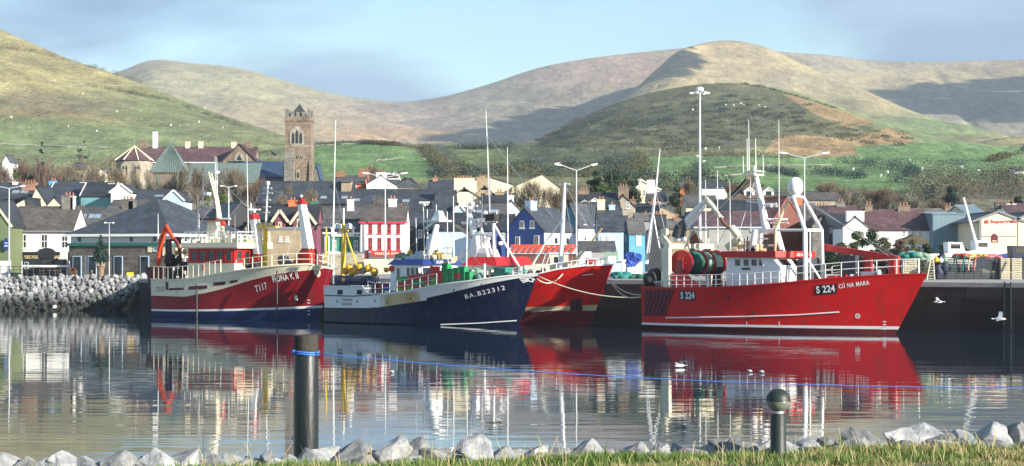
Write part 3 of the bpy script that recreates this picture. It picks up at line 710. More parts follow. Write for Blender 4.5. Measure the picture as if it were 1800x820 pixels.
for yy in(-3.3,3.15):
 mb=MB();mb.prism([(gx_-.26,yy-.2,zd-.4),(gx_+.24,yy-.2,zd-.4),(gx_+.24,yy-.2,gz1-.36),(gx_-.5,yy-.2,gz1-.36)],(0,.4,0));mb.build('gantry_leg','cream_paint',b.root)
mb=MB();mb.prism([(gx_-.9,-3.4,gz1+.35),(gx_+.2,-3.4,gz1-.36),(gx_+.25,-3.4,gz1+.0),(gx_-.5,-3.4,gz1+.85)],(0,.35,0));mb.box((gx_-.35,-3.2,gz1+.95),(.5,.35,.5));mb.build('gantry_horn','cream_paint',b.root)
mb=MB();q=[b.px(1278,437,2.2),b.px(1302,418,2.2)];mb.bar(q[0],q[1],.3,.55);mb.build('gantry_arm','cream_paint',b.root)
mb=MB()
for(u0,v0,u1,v1)in((1207,430,1215,405),(1215,405,1245,405),(1245,405,1245,430),(1224,405,1232,428),(1216,406,1208,425)):mb.tube([b.px(u0,v0,-.6),b.px(u1,v1,-.6)],.07,6)
mb.build('gallows_frame','cream_paint',b.root)
mb=MB();mb.prism([b.px(1213,428,-.2),b.px(1233,428,-.2),b.px(1222,409,-.2),b.px(1214,412,-.2)],(0,.25,0));mb.build('trawl_block','rusty',b.root)
cr=b.T([(1195,424,1.0),(1194,412,1.0)],[.55,.5],'clean_white','crane_post',12)
b.T([(1193,418,1.0),(1196,403,1.0),(1207,388,1.0)],[.62,.56,.30],'tarp_grey','crane_cowl',10,cr)
b.T([(1203,396,1.0),(1222,371,1.0),(1243,351,1.0)],[.32,.27,.22],'clean_white','crane_boom',8,cr)
b.T([(1207,402,.8),(1225,384,.8),(1239,362,.8)],.1,'clean_white','crane_ram',6,cr)
b.T([(1240,351,1.0),(1252,362,1.0),(1268,386,1.0)],[.27,.22,.16],'cream_paint','crane_jib',8,cr)
b.T([(1266,384,.9),(1275,396,.9),(1288,407,.9)],[.16,.13,.13],'rusty','jib_ram',8,cr)
b.T([(1286,400,.9),(1293,409,.9),(1299,417,.9)],[.28,.34,.24],'cream_paint','winch_barrel',10,cr)
b.T([(1247,356,.8),(1258,370,.8),(1271,383,.8)],.06,'clean_white','hydraulic_hose',5,cr)
b.T([(1136,464,-2.8),(1146,385,-2.8),(1153,332,-2.8),(1160,262,-2.8)],[.16,.13,.08,.03],'clean_white','stern_mast',6)
b.T([(1149,380,-2.8),(1154,410,-2.8),(1160,440,-2.8)],.06,'clean_white','mast_stay',5)
zf=b.zs(.45)-.45;w0=b.px(1277,500,-2.9);w1=b.px(1352,500,-2.9);zr=b.px(1310,453,-2.9).z;WY=2.9
mb=MB();xa,xb=w0.x,w1.x+1.0
vs=[(xa,-WY,zf-.5),(xb,-WY,zf-.5),(xb+.6,-1.6,zf-.5),(xb+.6,1.6,zf-.5),(xb,WY,zf-.5),(xa,WY,zf-.5)]
mid=b.px(1300,470,-WY).z
lv=[[Vector(p)for p in vs]]
lv.append([Vector((p.x,p.y,mid))for p in lv[0]]);lv.append([Vector((p.x-(.75 if p.x>xa+1 else 0),p.y,zr))for p in lv[0]])
mb.v=[tuple(p)for l in lv for p in l]
for i in range(2):
 for k in range(6):mb.f.append((i*6+k,i*6+(k+1)%6,i*6+6+(k+1)%6,i*6+6+k));mb.m.append(0)
mb.f.append(tuple(12+k for k in range(6)));mb.m.append(0)
wh=mb.build('wheelhouse','pale_blue_paint' if False else 'clean_white',b.root)
for(u0,u1)in((1291,1303),(1306,1318),(1320,1332),(1334,1347)):
 a=b.px(u0,469,-WY-.01);c=b.px(u1,455,-WY-.01);house_windows(b,[[(a.x,a.y,a.z),(c.x-(.2 if u1>1340 else 0),a.y,a.z),(c.x-(.0 if u1<1340 else.45),a.y,c.z),(a.x,a.y,c.z)]],mats=('clean_white','glass'),parent=wh)
def face_wins(pa,pb,n,z0,z1,lean0,gap=.2,inset=.02):
 d=(Vector(pb)-Vector(pa));nn=Vector((d.y,-d.x,0)).normalized()*inset
 out=[]
 for i in range(n):
  a=Vector(pa)+d*((i+gap/2)/n);c=Vector(pa)+d*((i+1-gap/2)/n);k0=(z0-mid)/(zr-mid);k1=(z1-mid)/(zr-mid)
  out.append([Vector((p.x-.75*k,p.y,z))+nn for p,z,k in((a,z0,k0),(c,z0,k0),(c,z1,k1),(a,z1,k1))])
 house_windows(b,out,parent=wh)
face_wins((xb,-WY,0),(xb+.6,-1.6,0),1,mid+.05,zr-.1,.75)
face_wins((xb+.6,-1.6,0),(xb+.6,1.6,0),3,mid+.05,zr-.1,.75,gap=.1)
face_wins((xb+.6,1.6,0),(xb,WY,0),1,mid+.05,zr-.1,.75)
mb=MB();zt=b.px(1320,442,-WY-.3).z
top=[(xa-.3,-WY-.25),(xb-.3,-WY-.25),(xb+.45,-1.7),(xb+.45,1.7),(xb-.3,WY+.25),(xa-.3,WY+.25)]
mb.prism([(x,y,zr+.005)for x,y in top],(0,0,zt-zr));rf=mb.build('wheelhouse_roof','red_paint',wh)
sign_text('CÚ NA MARA','clean_white',rf,(xb+.45,0,(zr+zt)/2),(0,1,0),2.4,.28)
mb=MB();mb.box(b.px(1311,473,-WY-.03),(.75,.03,.14));mb.build('name_board','dark_gear',wh)
wedge(b,xb+.3,xb+2.6,-1.9,2.2,zf-.3,zf+.55,'clean_white','deck_locker')
mb=MB();a=b.px(1413,500,-.8)
mb.prism([(a.x-.2,-1.5,zf),(a.x-.2,.6,zf),(a.x-.2,.6,zr-.3),(a.x-.2,.3,zr),(a.x-.2,-1.2,zr),(a.x-.2,-1.5,zr-.3)],(.9,0,0));mb.build('winch_cover','tarp_grey',b.root)
mx_=b.px(1340,440,.6)
for yy in(-.9,1.3):
 b.T([(1326+yy*4,442,yy),(1331+yy*4,404,yy)],[.3,.24],'clean_white','mast_leg',8)
b.T([(1318,406,.2),(1362,406,.2)],.2,'clean_white','mast_platform',8)
b.T([(1348,412,.3),(1341,370,.3),(1329,312,.3)],[.34,.28,.2],'clean_white','main_mast',10)
mb=MB();p=b.px(1324,308,.3);mb.box(p,(1.1,1.5,.12));mb.box(p+Vector((0,0,.3)),(1.2,1.6,.04));mb.build('crosstree','clean_white',b.root)
mb=MB();mb.lathe([(.1,0),(.14,.25),(.09,.5),(.02,.6)],8,b.px(1327,305,.3));mb.build('mast_light','clean_white',b.root)
for(u,v0,v1,y)in((1316,302,212,.2),(1313,302,243,-.1),(1328,300,243,.4),(1306,304,275,-.5),(1341,304,272,.8),(1319,408,314,-.3),(1369,440,210,1.2),(1283,440,318,1.5),(1261,436,300,2.2),(1240,430,316,2.6)):
 b.T([(u+1,v0,y),(u,v1,y)],[.045,.02],'clean_white','whip_aerial',5)
for(u0,v0,u1,v1,y)in((1336,357,1312,354,.3),(1344,362,1366,363,.3),(1349,386,1370,386,.3),(1354,392,1386,393,.6),(1300,432,1362,432,.9),(1326,420,1350,420,0)):
 b.T([(u0,v0,y),(u1,v1,y)],.07,'clean_white','mast_bracket',5)
radar(b,b.px(1368,392,.6),1.5);radar(b,b.px(1356,365,.3),.9,rz=.2)
b.T([(1372,440,.3),(1362,398,.3)],.14,'clean_white','aerial_post',6)
b.T([(1378,442,.4),(1366,398,.4)],.1,'clean_white','aerial_post',6)
fx=[(1363,490,-2.2),(1363,405,-2.2),(1385,352,-.5)]
b.T(fx,[.13,.12,.1],'rust_cream','tripod_leg',7)
b.T([(1416,498,-2.4),(1415,405,-1.9),(1394,346,-.6)],[.19,.18,.14],'clean_white','tripod_leg',8)
b.T([(1446,492,.2),(1444,405,.2),(1413,348,0)],[.17,.16,.13],'clean_white','tripod_leg',8)
b.T([(1361,405,-2.1),(1414,405,-2),(1444,405,.2)],.11,'clean_white','tripod_rail',7)
b.T([(1384,349,-.5),(1398,345,-.4),(1414,348,0)],.12,'clean_white','tripod_head',7)
b.T([(1417,452,-2.2),(1446,497,-.6)],.08,'clean_white','tripod_brace',6)
b.T([(1424,405,-1.2),(1424,490,-1.2)],.06,'clean_white','tripod_brace',6)
p=b.px(1398,341,-.3);mb=MB();mb.lathe([(.15,-.35),(.25,-.1),(.48,.0),(.58,.25),(.6,.7),(.52,1.02),(.34,1.2),(.12,1.28),(.01,1.29)],20,p);mb.build('radome','clean_white',b.root,True,autos=60)
bm=MB();a,c=b.px(1443,434,.9),b.px(1580,456,.4);bm.bar(a,c,.34,.48);boom=bm.build('cargo_boom','red_paint',b.root)
b.T([(1525,478,.7),(1525,452,.7)],[.42,.36],'red_paint','boom_pedestal',10)
b.T([(1484,490,.2),(1482,445,.8)],.13,'red_paint','boom_prop',6);b.T([(1482,450,.8),(1489,488,-.4)],.1,'red_paint','boom_prop',6)
b.T([(1571,484,.3),(1571,458,.3)],[.42,.4],'red_paint','anchor_winch',10)
wedge(b,b.px(1486,480,.5).x,b.px(1512,480,.5).x,-.3,1.6,b.zs(.72)-.5,b.px(1500,449,.5).z,'tarp_grey','deck_store')
wedge(b,b.px(1516,480,-.6).x,b.px(1540,480,-.6).x,-.9,.6,b.zs(.78)-.5,b.zs(.78)+.5,'clean_white','hatch_coaming')
mb=MB()
for i in range(9):mb.sphere(b.px(1512+i*5,484,-.5+random.uniform(-.3,.6)),random.uniform(.18,.3),8,5,jit=.2)
mb.build('coiled_gear','net_dark',b.root,True)
wedge(b,b.px(1456,480,0).x,b.px(1482,480,0).x,-.9,1.4,b.zs(.6)-.5,b.zs(.6)+.6,'red_paint','trawl_winch',.3,.3,.2)
b.railing(.10,.42,9,1.0,'clean_white',(-1,1),(1,.62,.25))
b.railing(.42,.66,8,.95,'clean_white',(-1,1),(1,.5))
b.railing(.66,.985,7,1.15,'clean_white',(-1,1),(1,.55))
S224=b
# maroon and cream trawler at the left
b=Boat('fishing_trawler','maroon and cream trawler T117 with blue bottom and tall white gantry posts',(265,558.5),(560,563),6.6,2,[(272,492),(300,494),(350,490),(400,481),(450,474),(500,468),(545,465),(584,474)],fd=(.58,3.2),fw=(.34,1.6),pbow=5,flare=1.7)
b.hull([(lambda q:.62+.5*q**2,0),(lambda q:.80+.55*q**2,1),(b.zline([(265,520),(330,522),(370,515),(400,508),(450,493),(500,481),(540,475),(575,470)]),2),(9,3)],['boot_blue','clean_white','maroon_paint','cream_paint'],'deck_paint','cream_paint',bulw=.9,cap=.1,capw=.2)
b.letters('T117',(450,515),(471,508),.62,'clean_white',bold=.01,off=.035)
b.letters('FIONA K II',(481,497),(526,490),.60,'clean_white',bold=.02,off=.035)
b.letters('T117',(275,514),(289,514),.50,'black_paint',bold=0,off=.035)
for c_ in([(291,510),(296,510),(296,496),(291,496)],[(297,511),(323,510),(323,506),(297,507)],[(331,510),(364,508),(365,502),(332,504)],[(375,503),(396,501),(397,495),(376,497)],[(404,499),(418,496),(418,492),(404,494)]):
 b.patch(c_,'dark_maroon',name='freeing_port',n=4,m=1)
b.patch([(556,482),(561,482),(561,480),(556,480)],'cream_paint',name='shield',n=2,m=1)
p=b.spx(558.5,480);mb=MB();out=[(-.24,.35),(.24,.35),(.24,-.05),(.12,-.32),(0,-.42),(-.12,-.32),(-.24,-.05)]
mb.add([b.side(p.x+x,p.z+z,.04)for x,z in out],[tuple(reversed(range(7)))]);sh=mb.build('shield','cream_paint',b.root)
mb=MB();
for x,z in((-.1,.15),(.08,.1),(-.02,-.08)):mb.add([b.side(p.x+x+dx_,p.z+z+dz_,.055)for dx_,dz_ in((-.06,-.07),(.06,-.07),(.06,.07),(-.06,.07))],[(0,1,2,3)])
mb.build('shield_marks','rusty',b.root)
mb=MB();p=b.spx(521,524,.02);mb.bb(p-Vector((.14,.08,.22)),p+Vector((.14,.06,.22)));mb.build('anchor_pocket','cream_paint',b.root)
mb=MB()
for v in(528,533,540,547,553):p=b.spx(543,v);mb=MB();mb.add([b.side(p.x+x,p.z+z,.02)for x,z in((-.12,-.04),(.12,-.04),(.12,.04),(-.12,.04))],[(0,1,2,3)]);mb.build('draught_mark','clean_white',b.root)
for u in(346,487):b.T([(u,492 if u<400 else 476,-3.2),(u,560,-3.42)],.07,'black_paint','fender_rope',5)
k0=b.px(272,490,-2.4)
mb=MB();mb.prism([b.px(255,470,-2.2),b.px(282,470,-2.2),b.px(280,520,-2.2),b.px(268,530,-2.2)],(0,.4,0));gb=mb.build('stern_gallows','dark_maroon',b.root)
b.T([(276,476,-1.4),(283,425,-1.4),(289,404,-1.4)],[.24,.28,.2],'orange_red','crane_boom',8)
b.T([(281,440,-1.6),(291,410,-1.6)],.11,'orange_red','crane_ram',6)
b.T([(288,405,-1.4),(292,398,-1.4),(308,425,-1.4)],[.2,.22,.16],'orange_red','crane_jib',8)
b.T([(306,420,-1.4),(314,432,-1.4),(316,446,-1.4)],[.2,.18,.1],'dark_maroon','crane_grab',8)
b.T([(277,492,-1.4),(276,470,-1.4)],[.4,.34],'dark_maroon','crane_post',10)
for u in(294,300):b.T([(u,490,.6),(u-1,422,.6)],.16,'dark_maroon','gallows_post',6)
b.T([(292,424,.6),(318,420,.6)],.16,'dark_maroon','gallows_beam',6)
b.T([(318,490,.6),(316,420,.6)],.16,'dark_maroon','gallows_post',6)
mb=MB()
for i in range(16):mb.sphere(b.px(random.uniform(296,326),random.uniform(450,490),random.uniform(-1.5,1.5)),random.uniform(.25,.5),8,5,jit=.3)
mb.build('net_pile','dark_gear',b.root,True)
mb=MB()
for i in range(7):mb.sphere(b.px(random.uniform(310,330),random.uniform(434,444),random.uniform(-1,.6)),random.uniform(.15,.3),8,5,jit=.2)
mb.build('rope_coil','rust_cream',b.root,True)
x0,x1=b.px(330,480,-2.3).x,b.px(412,480,-2.3).x;zb=b.zs(.35)-.8;zm=b.px(370,463,-2.3).z;zr=b.px(370,437,-2.3).z
wedge(b,x0,x1,-2.3,2.3,zb,zm,'cream_paint','deckhouse')
mb=MB();mb.bb((x0+.02,-2.26,zm),(x1-.02,2.26,zr));band=mb.build('window_band','red_paint',b.root)
side_wins(b,x0+.3,x1-.2,5,zm+.15,zr-.15,-2.28,parent=band,mats=('red_paint','glass'))
w=4.4/4
house_windows(b,[[(x1+.0,-2.2+w*i+.14,zm+.12),(x1,-2.2+w*(i+1)-.14,zm+.12),(x1,-2.2+w*(i+1)-.14,zr-.12),(x1,-2.2+w*i+.14,zr-.12)]for i in range(4)],parent=band,mats=('red_paint','glass'))
zt=b.px(370,427,-2.4).z
mb=MB();mb.bb((x0-.6,-2.55,zr),(x1+.55,2.55,zt));mb.build('wheelhouse_roof','cream_paint',b.root)
mb=MB();mb.bb((x0-.61,-2.57,zr+.05),(x1+.56,2.57,zr+.13));mb.build('roof_stripe','rust_cream',b.root)
mb=MB();mb.box(b.px(358,471,-2.33),(.3,.04,.5));mb.build('deckhouse_door','red_paint',b.root)
mb=MB();hx=[x0-.4+(x1+.8-x0)*i/9 for i in range(10)]
for x in hx:
 for yy in(-2.3,2.3):mb.tube([(x,yy,zt),(x,yy,zt+1.0)],.03,5)
for zz in(.35,.7,1.0):
 for yy in(-2.3,2.3):mb.tube([(hx[0],yy,zt+zz),(hx[-1],yy,zt+zz)],.03,5)
 mb.tube([(hx[-1],-2.3,zt+zz),(hx[-1],2.3,zt+zz)],.03,5)
mb.build('roof_railing','clean_white',b.root)
for(u0,u1,v)in((372,379,417),(383,392,419),(408,416,412),(425,431,414)):
 mb=MB();p=b.px(u0,426,.2);q=b.px(u1,v,.2);mb.bb((p.x,-.5,zt),(q.x,.5,q.z));mb.build('roof_locker','cream_paint' if u0>380 else 'clean_white',b.root)
mb=MB();mb.lathe([(.02,0),(.32,.06),(.36,.14),(.05,.2)],12,b.px(345,424,-1.8));mb.build('satellite_dish','clean_white',b.root)
f0,f1=b.px(371,426,.4),b.px(388,388,.4)
wedge(b,f0.x,f1.x,-.3,1.1,zt,f1.z,'cream_paint','funnel',.1,.1,.1)
mb=MB();mb.bb((f0.x-.4,-.7,f1.z),(f1.x+.35,1.5,f1.z+.22));mb.build('funnel_platform','dark_maroon',b.root)
lt=MB()
for dy,du in((.1,0),(.8,4)):lt.tube([b.px(384+du,384,dy),b.px(379+du,350,dy),b.px(367+du,303,dy)],[.12,.1,.08],6)
for k in range(9):
 v=380-k*9;u=383-k*2.0;lt.bar(b.px(u,v,.1),b.px(u+4,v-1,.8),.06,.06)
lt.build('raked_mast','cream_paint',b.root)
mb=MB();a=b.px(371,306,.4);mb.prism([a+Vector((-.9,-.3,.3)),a+Vector((.7,-.3,0)),a+Vector((.9,-.3,.25))],(0,.6,0));mb.build('mast_wing','clean_white',b.root)
mb=MB();mb.prism([a+Vector((-.4,-.3,-.75)),a+Vector((.6,-.3,-1.0)),a+Vector((.6,-.3,-.7))],(0,.6,0));mb.build('mast_wing','clean_white',b.root)
fr=MB()
for(p_,q_)in(((357,302),(357,363)),((357,342),(372,346)),((357,363),(378,366)),((357,325),(366,322)),((357,302),(368,304))):fr.tube([b.px(*p_,.2),b.px(*q_,.2)],.05,5)
fr.build('aerial_frame','clean_white',b.root)
mb=MB();mb.box(b.px(364,341,.2),(.6,.5,.3));mb.build('radar','clean_white',b.root)
b.T([(385,385,-.3),(405,385,-.3)],.09,'clean_white','radar_arm',6)
mb=MB();mb.sphere(b.px(392,393,-.3),.28);mb.build('mast_buoy','red_paint',b.root,True)
for(u,v0,v1,y)in((378,385,275,.5),(381,420,276,.6),(434,430,272,1.2),(348,425,338,.6),(278,420,376,1.5),(350,420,376,1.6),(413,425,376,1.3)):
 b.T([(u+(3 if v1<300 else 0),v0,y),(u,v1,y)],[.05,.02],'clean_white','whip_aerial',5)
def post(pts,widths,mats_,name,y,th=.5):
 m0=MB();pr=None
 for i in range(len(pts)-1):
  (u0,v0),(u1,v1)=pts[i],pts[i+1];a,c=b.px(u0,v0,y),b.px(u1,v1,y);w0_,w1_=widths[i],widths[i+1]
  m0.add([(a.x-w0_,y-th,a.z),(a.x+w0_,y-th,a.z),(a.x+w0_,y+th,a.z),(a.x-w0_,y+th,a.z),(c.x-w1_,y-th*.9,c.z),(c.x+w1_,y-th*.9,c.z),(c.x+w1_,y+th*.9,c.z),(c.x-w1_,y+th*.9,c.z)],[(0,3,2,1),(4,5,6,7),(0,1,5,4),(1,2,6,5),(2,3,7,6),(3,0,4,7)],mats_[i])
 return m0.build(name,['red_paint','clean_white','maroon_paint'],b.root)
post([(455,474),(455,447),(448,386),(446,377)],[.30,.30,.24,.24],[0,1,0],'gantry_post',.3,.45)
post([(543,470),(542,437),(531,360)],[.42,.38,.2],[0,1],'gantry_post',.2,.45)
mb=MB();mb.prism([b.px(510,468,.2),b.px(536,468,.2),b.px(538,436,.2),b.px(532,434,.2)],(0,.3,0));mb.build('gantry_gusset','red_paint',b.root)
mb=MB();p=b.px(530,357,.2);mb.box(p,(.8,.9,.16));mb.box(p+Vector((.0,0,.25)),(.4,.4,.3));mb.build('post_head','red_paint',b.root)
mb=MB();mb.sphere(p+Vector((0,0,.6)),.16);mb.build('mast_light','clean_white',b.root,True)
radar(b,b.px(447,374,.3),1.2);b.T([(442,377,.3),(441,358,.3)],.06,'clean_white','aerial_post',5)
b.T([(466,474,.8),(467,402,.8)],.22,'yellow_paint','derrick_post',10)
mb=MB();p=b.px(470,399,.8);mb.box(p,(2.0,1.2,.14));mb.build('post_platform','yellow_paint',b.root)
for i in range(4):mb=MB();mb.box(p+Vector((-.8+i*.5,-.4,.22)),(.3,.3,.3));mb.build('flood_lamp','rust_cream',b.root)
b.T([(467,398,.8),(471,326,.8)],[.1,.06],'clean_white','radar_mast',7)
for v,w in((340,9),(352,6),(331,7),(364,7),(374,6)):b.T([(471-w+(v-330)*-.07,v,.8),(471+w+(v-330)*-.07,v,.8)],.05,'clean_white','mast_yard',5)
mb=MB();mb.lathe([(.05,0),(.16,.1),(.2,.3),(.12,.42)],10,b.px(471,327,.8));mb.build('mast_light','clean_white',b.root)
mb=MB()
for i in range(18):mb.sphere(b.px(random.uniform(424,462),random.uniform(460,474),random.uniform(-1.6,1)),random.uniform(.25,.5),9,6,jit=.3)
mb.build('net_heap','dark_gear',b.root,True)
mb=MB();mb.lathe([(.2,-.5),(.45,-.45),(.45,.45),(.2,.5)],14,b.px(499,458,.6),M=MX);mb.build('anchor_winch','deck_paint',b.root)
for u,v,r_ in((510,463,.2),(418,470,.28),(408,472,.24)):mb=MB();mb.sphere(b.px(u,v,-.8),r_);mb.build('fender','blue_paint' if u>500 else 'cream_paint',b.root,True)
b.railing(.02,.50,13,1.25,'cream_paint',(-1,1),(1,),r=.045)
b.railing(.60,.985,8,1.05,'cream_paint',(-1,1),(1,.5),r=.045)
b.T([(572,463,.6),(574,400,.6)],.08,'yellow_paint','bow_post',6);b.T([(568,400,.6),(592,400,.6)],.05,'clean_white','bow_yard',5)
T117=b
# navy and white trawler in the middle
b=Boat('fishing_trawler','navy and white trawler with blue wheelhouse roof and stacked fish crates',(569,567),(912,575),6.8,2,[(571,504),(646,504),(652,515),(667,519),(700,516),(740,511),(800,500),(850,494),(900,486),(946,482)],fd=(.56,2.8),fw=(.34,1.6),flare=1.5,pbow=6)
sq=lambda q:(q*(b.L+b.rake*.6))
b.hull([(.10,0),(b.zline([(570,541),(650,542),(680,539.5),(733,531),(806,515),(840,506),(880,495.5),(910,488),(935,484.5)]),0),(9,1)],['navy_paint','white_paint'],'deck_paint','white_paint',bulw=.5,cap=.07,capw=.16)
b.strake([(775,571),(840,568.5),(908,564)],.06,'clean_white','water_stripe',off=.01)
b.strake([(571,519.5),(620,521),(667,518)],.045,'dark_gear','rubbing_strake')
def stain_mat(x0,x1):
 m,N,L,p=new_mat('rust_wash');p.inputs['Roughness'].default_value=.6;tc=N.new('ShaderNodeTexCoord');sx=N.new('ShaderNodeSeparateXYZ');L.new(tc.outputs['Object'],sx.inputs[0])
 n=N.new('ShaderNodeTexNoise');n.inputs['Scale'].default_value=1.3;n.inputs['Detail'].default_value=7;mp=N.new('ShaderNodeMapping');mp.inputs['Scale'].default_value=(1.5,1,.35);L.new(tc.outputs['Object'],mp.inputs['Vector']);L.new(mp.outputs[0],n.inputs['Vector'])
 ad=N.new('ShaderNodeMath');ad.operation='MULTIPLY_ADD';ad.inputs[1].default_value=2.4;L.new(n.outputs['Fac'],ad.inputs[0]);L.new(sx.outputs[0],ad.inputs[2])
 r=N.new('ShaderNodeValToRGB');e=r.color_ramp.elements;mr=N.new('ShaderNodeMapRange');mr.inputs[1].default_value=x0+1.2;mr.inputs[2].default_value=x1+1.2;L.new(ad.outputs[0],mr.inputs[0]);L.new(mr.outputs[0],r.inputs['Fac'])
 W_=(.80,.80,.78,1);T_=(.50,.38,.18,1);e[0].position=0;e[0].color=W_;e[1].position=1;e[1].color=W_
 for q_,c_ in((.12,(.6,.56,.44,1)),(.2,T_),(.45,(.62,.5,.28,1)),(.72,(.5,.36,.16,1)),(.9,(.66,.6,.46,1))):k=e.new(q_);k.color=c_
 L.new(r.outputs['Color'],p.inputs['Base Color'])
stain_mat(b.spx(664,530).x,b.spx(748,525).x)
b.patch([(662,541.2),(750,528.3),(750,511),(662,520.5)],'rust_wash',name='stained_plating',off=.012,n=20)
for u in(598,632):b.patch([(u-5,518),(u+4,518),(u+5,510),(u-4,510)],'dark_gear',name='freeing_port',n=2,m=1)
for u,v in((593,530),(628,530),(659,529),(681,532),(722,525),(798,510),(847,501)):b.patch([(u-1,v+2.5),(u+1,v+2.5),(u+1,v-2),(u-1,v-2)],'dark_gear',name='scupper',n=1,m=1)
b.letters('SUNAFRAN',(602,529.5),(620,529.8),.22,'black_paint',bold=.0)
b.letters('BAYONNE',(602,537),(619,537.3),.22,'black_paint',bold=.0)
b.letters('BA.B22312',(819,526),(889,509.5),.36,'clean_white',bold=.015,spacing=1.35,off=.035)
c=b.spx(933,492,.05);mb=MB()
for k in range(12):
 a0,a1=2*math.pi*k/12,2*math.pi*(k+1)/12
 mb.add([b.side(c.x+r*1.0*math.cos(a),c.z+r*math.sin(a),.04)for r,a in((.12,a0),(.2,a0),(.2,a1),(.12,a1))],[(0,1,2,3)])
for(u0,v0,u1,v1)in((914,491,928,489),(916,494,928,492),(919,497,929,494),(927,489,929,494),(937,489,941,493),(936,493,938,496.5)):
 p,q=b.spx(u0,v0),b.spx(u1,v1);d=Vector((q.x-p.x,0,q.z-p.z)).normalized();nn_=Vector((-d.z,0,d.x))*.045
 mb.add([b.side(k.x,k.z,.04)for k in(p-nn_,q-nn_,q+nn_,p+nn_)],[(0,1,2,3)])
mb.build('bow_emblem','clean_white',b.root)
WY=2.35;x0=b.px(684,500,-WY).x;x1=b.px(744,480,-WY).x;xf=x1+.75;zb=b.zs(.35)-.5;zr=b.px(720,466,-WY).z;zt=b.px(720,456,-WY).z
mb=MB();plan=[(x0,-WY),(x1,-WY),(xf,-1.5),(xf,1.5),(x1,WY),(x0,WY)];n=6
mb.v=[(x+(.25 if x<x0+.1 else 0)*0,y,zb)for x,y in plan]+[(x-(.45 if x>x0+.1 else-.25),y,zr)for x,y in plan]
mb.f=[(k,(k+1)%6,6+(k+1)%6,6+k)for k in range(6)]+[tuple(6+k for k in range(6))];mb.m=[0]*7
wh=mb.build('wheelhouse','clean_white',b.root)
def wpt(i,f,z):
 a,c=Vector((*plan[i],0)),Vector((*plan[(i+1)%6],0));p=a.lerp(c,f);k=(z-zb)/(zr-zb)
 nn_=Vector(((c-a).y,-(c-a).x,0)).normalized()*.02
 sh=[-.45 if plan[j][0]>x0+.1 else.25 for j in(i,(i+1)%6)];return Vector((p.x+(sh[0]*(1-f)+sh[1]*f)*k,p.y,z))+nn_
zw0,zw1=zr-1.0,zr-.15
out=[[wpt(0,f0,z0_),wpt(0,f1,z0_),wpt(0,f1,z1_),wpt(0,f0,z1_)]for f0,f1,z0_,z1_ in((.22,.34,zw0-.3,zw1),(.55,.68,zw0,zw1),(.70,.83,zw0,zw1),(.86,.98,zw0,zw1))]
out+=[[wpt(1,.12,zw0),wpt(1,.88,zw0),wpt(1,.88,zw1),wpt(1,.12,zw1)]]
out+=[[wpt(2,(i+.12)/4,zw0),wpt(2,(i+.88)/4,zw0),wpt(2,(i+.88)/4,zw1),wpt(2,(i+.12)/4,zw1)]for i in range(4)]
out+=[[wpt(3,.12,zw0),wpt(3,.88,zw0),wpt(3,.88,zw1),wpt(3,.12,zw1)]]
house_windows(b,out,parent=wh)
mb=MB();lo=[(x0-.1,-WY-.15),(x1+.1,-WY-.15),(xf-.2,-1.55),(xf-.2,1.55),(x1+.1,WY+.15),(x0-.1,WY+.15)]
mb.v=[(x,y,zr+.004)for x,y in lo]+[(x*1+(.5 if x<x0+.3 else-.35),y*.86,zt)for x,y in lo]
mb.f=[(k,(k+1)%6,6+(k+1)%6,6+k)for k in range(6)]+[tuple(6+k for k in range(6)),tuple(reversed(range(6)))];mb.m=[0]*8
rf=mb.build('wheelhouse_roof','blue_paint',wh)
sign_text('SUNAFRAN','clean_white',rf,(xf-.34,-.1,(zr+zt)/2),(0,1,0),2.2,.24,off=.05)
mb=MB();mb.lathe([(.12,-.07),(.26,-.07),(.26,.07),(.12,.07)],14,b.px(688,473,-WY-.1),M=MX);mb.build('lifebuoy','red_paint',b.root)
for(u,v,w,h,m_)in((707,451,1.0,.45,'net_pale'),(709,459,.7,.3,'red_paint'),(727,455,1.3,.4,'pale_blue_paint'),(741,450,.8,.7,'pale_blue_paint')):
 mb=MB();mb.box(b.px(u,v,-.4),(w,.8,h));mb.sphere(b.px(u,v,-.4)+Vector((0,0,h*.45)),w*.3,8,5,sc=(1,1,.5));mb.build('roof_locker',m_,b.root)
for(u,v)in((758,452),(769,449),(720,447),(777,452)):
 mb=MB();mb.sphere(b.px(u,v,.2),.32,10,7,sc=(.8,.8,1.15));mb.lathe([(.06,.3),(.06,.45)],6,b.px(u,v,.2));mb.build('roof_buoy','yellow_paint',b.root,True)
mb=MB()
for i in range(7):
 p=b.px(746+i*8.5,456,-1.4);mb.tube([p,p+Vector((0,0,.95))],.03,5)
for z in(.5,.95):mb.tube([b.px(746,456,-1.4)+Vector((0,0,z)),b.px(797,456,-1.4)+Vector((0,0,z))],.03,5)
mb.build('roof_railing','cream_paint',b.root)
for y0,y1 in((-.8,-.3),(1.0,.6)):b.T([(752,455,y0),(761,425,y0),(768,396,y1)],[.24,.3,.22],'clean_white','mast_leg',8)
wedge(b,b.px(756,440,.1).x,b.px(768,440,.1).x,-.5,.9,b.px(760,440,.1).z,b.px(760,412,.1).z,'clean_white','mast_trunk',.1,.1,.1)
mb=MB();mb.box(b.px(768,389,.1),(2.0,1.6,.14));mb.build('mast_platform','clean_white',b.root)
wedge(b,b.px(763,388,.1).x,b.px(779,388,.1).x,-.3,.6,b.px(770,388,.1).z,b.px(770,371,.1).z,'clean_white','radar_housing',.35,.35,.2)
radar(b,b.px(764,424,-.6),1.3);radar(b,b.px(746,362,.1),.9)
for(u0,v0,u1,v1)in((746,445,744,360),(752,445,751,368),(787,450,786,372),(798,456,797,345),(820,470,822,350),(733,460,731,384),(767,388,767,360)):
 b.T([(u0,v0,.3),(u1,v1,.3)],[.055,.03],'clean_white','whip_aerial',5)
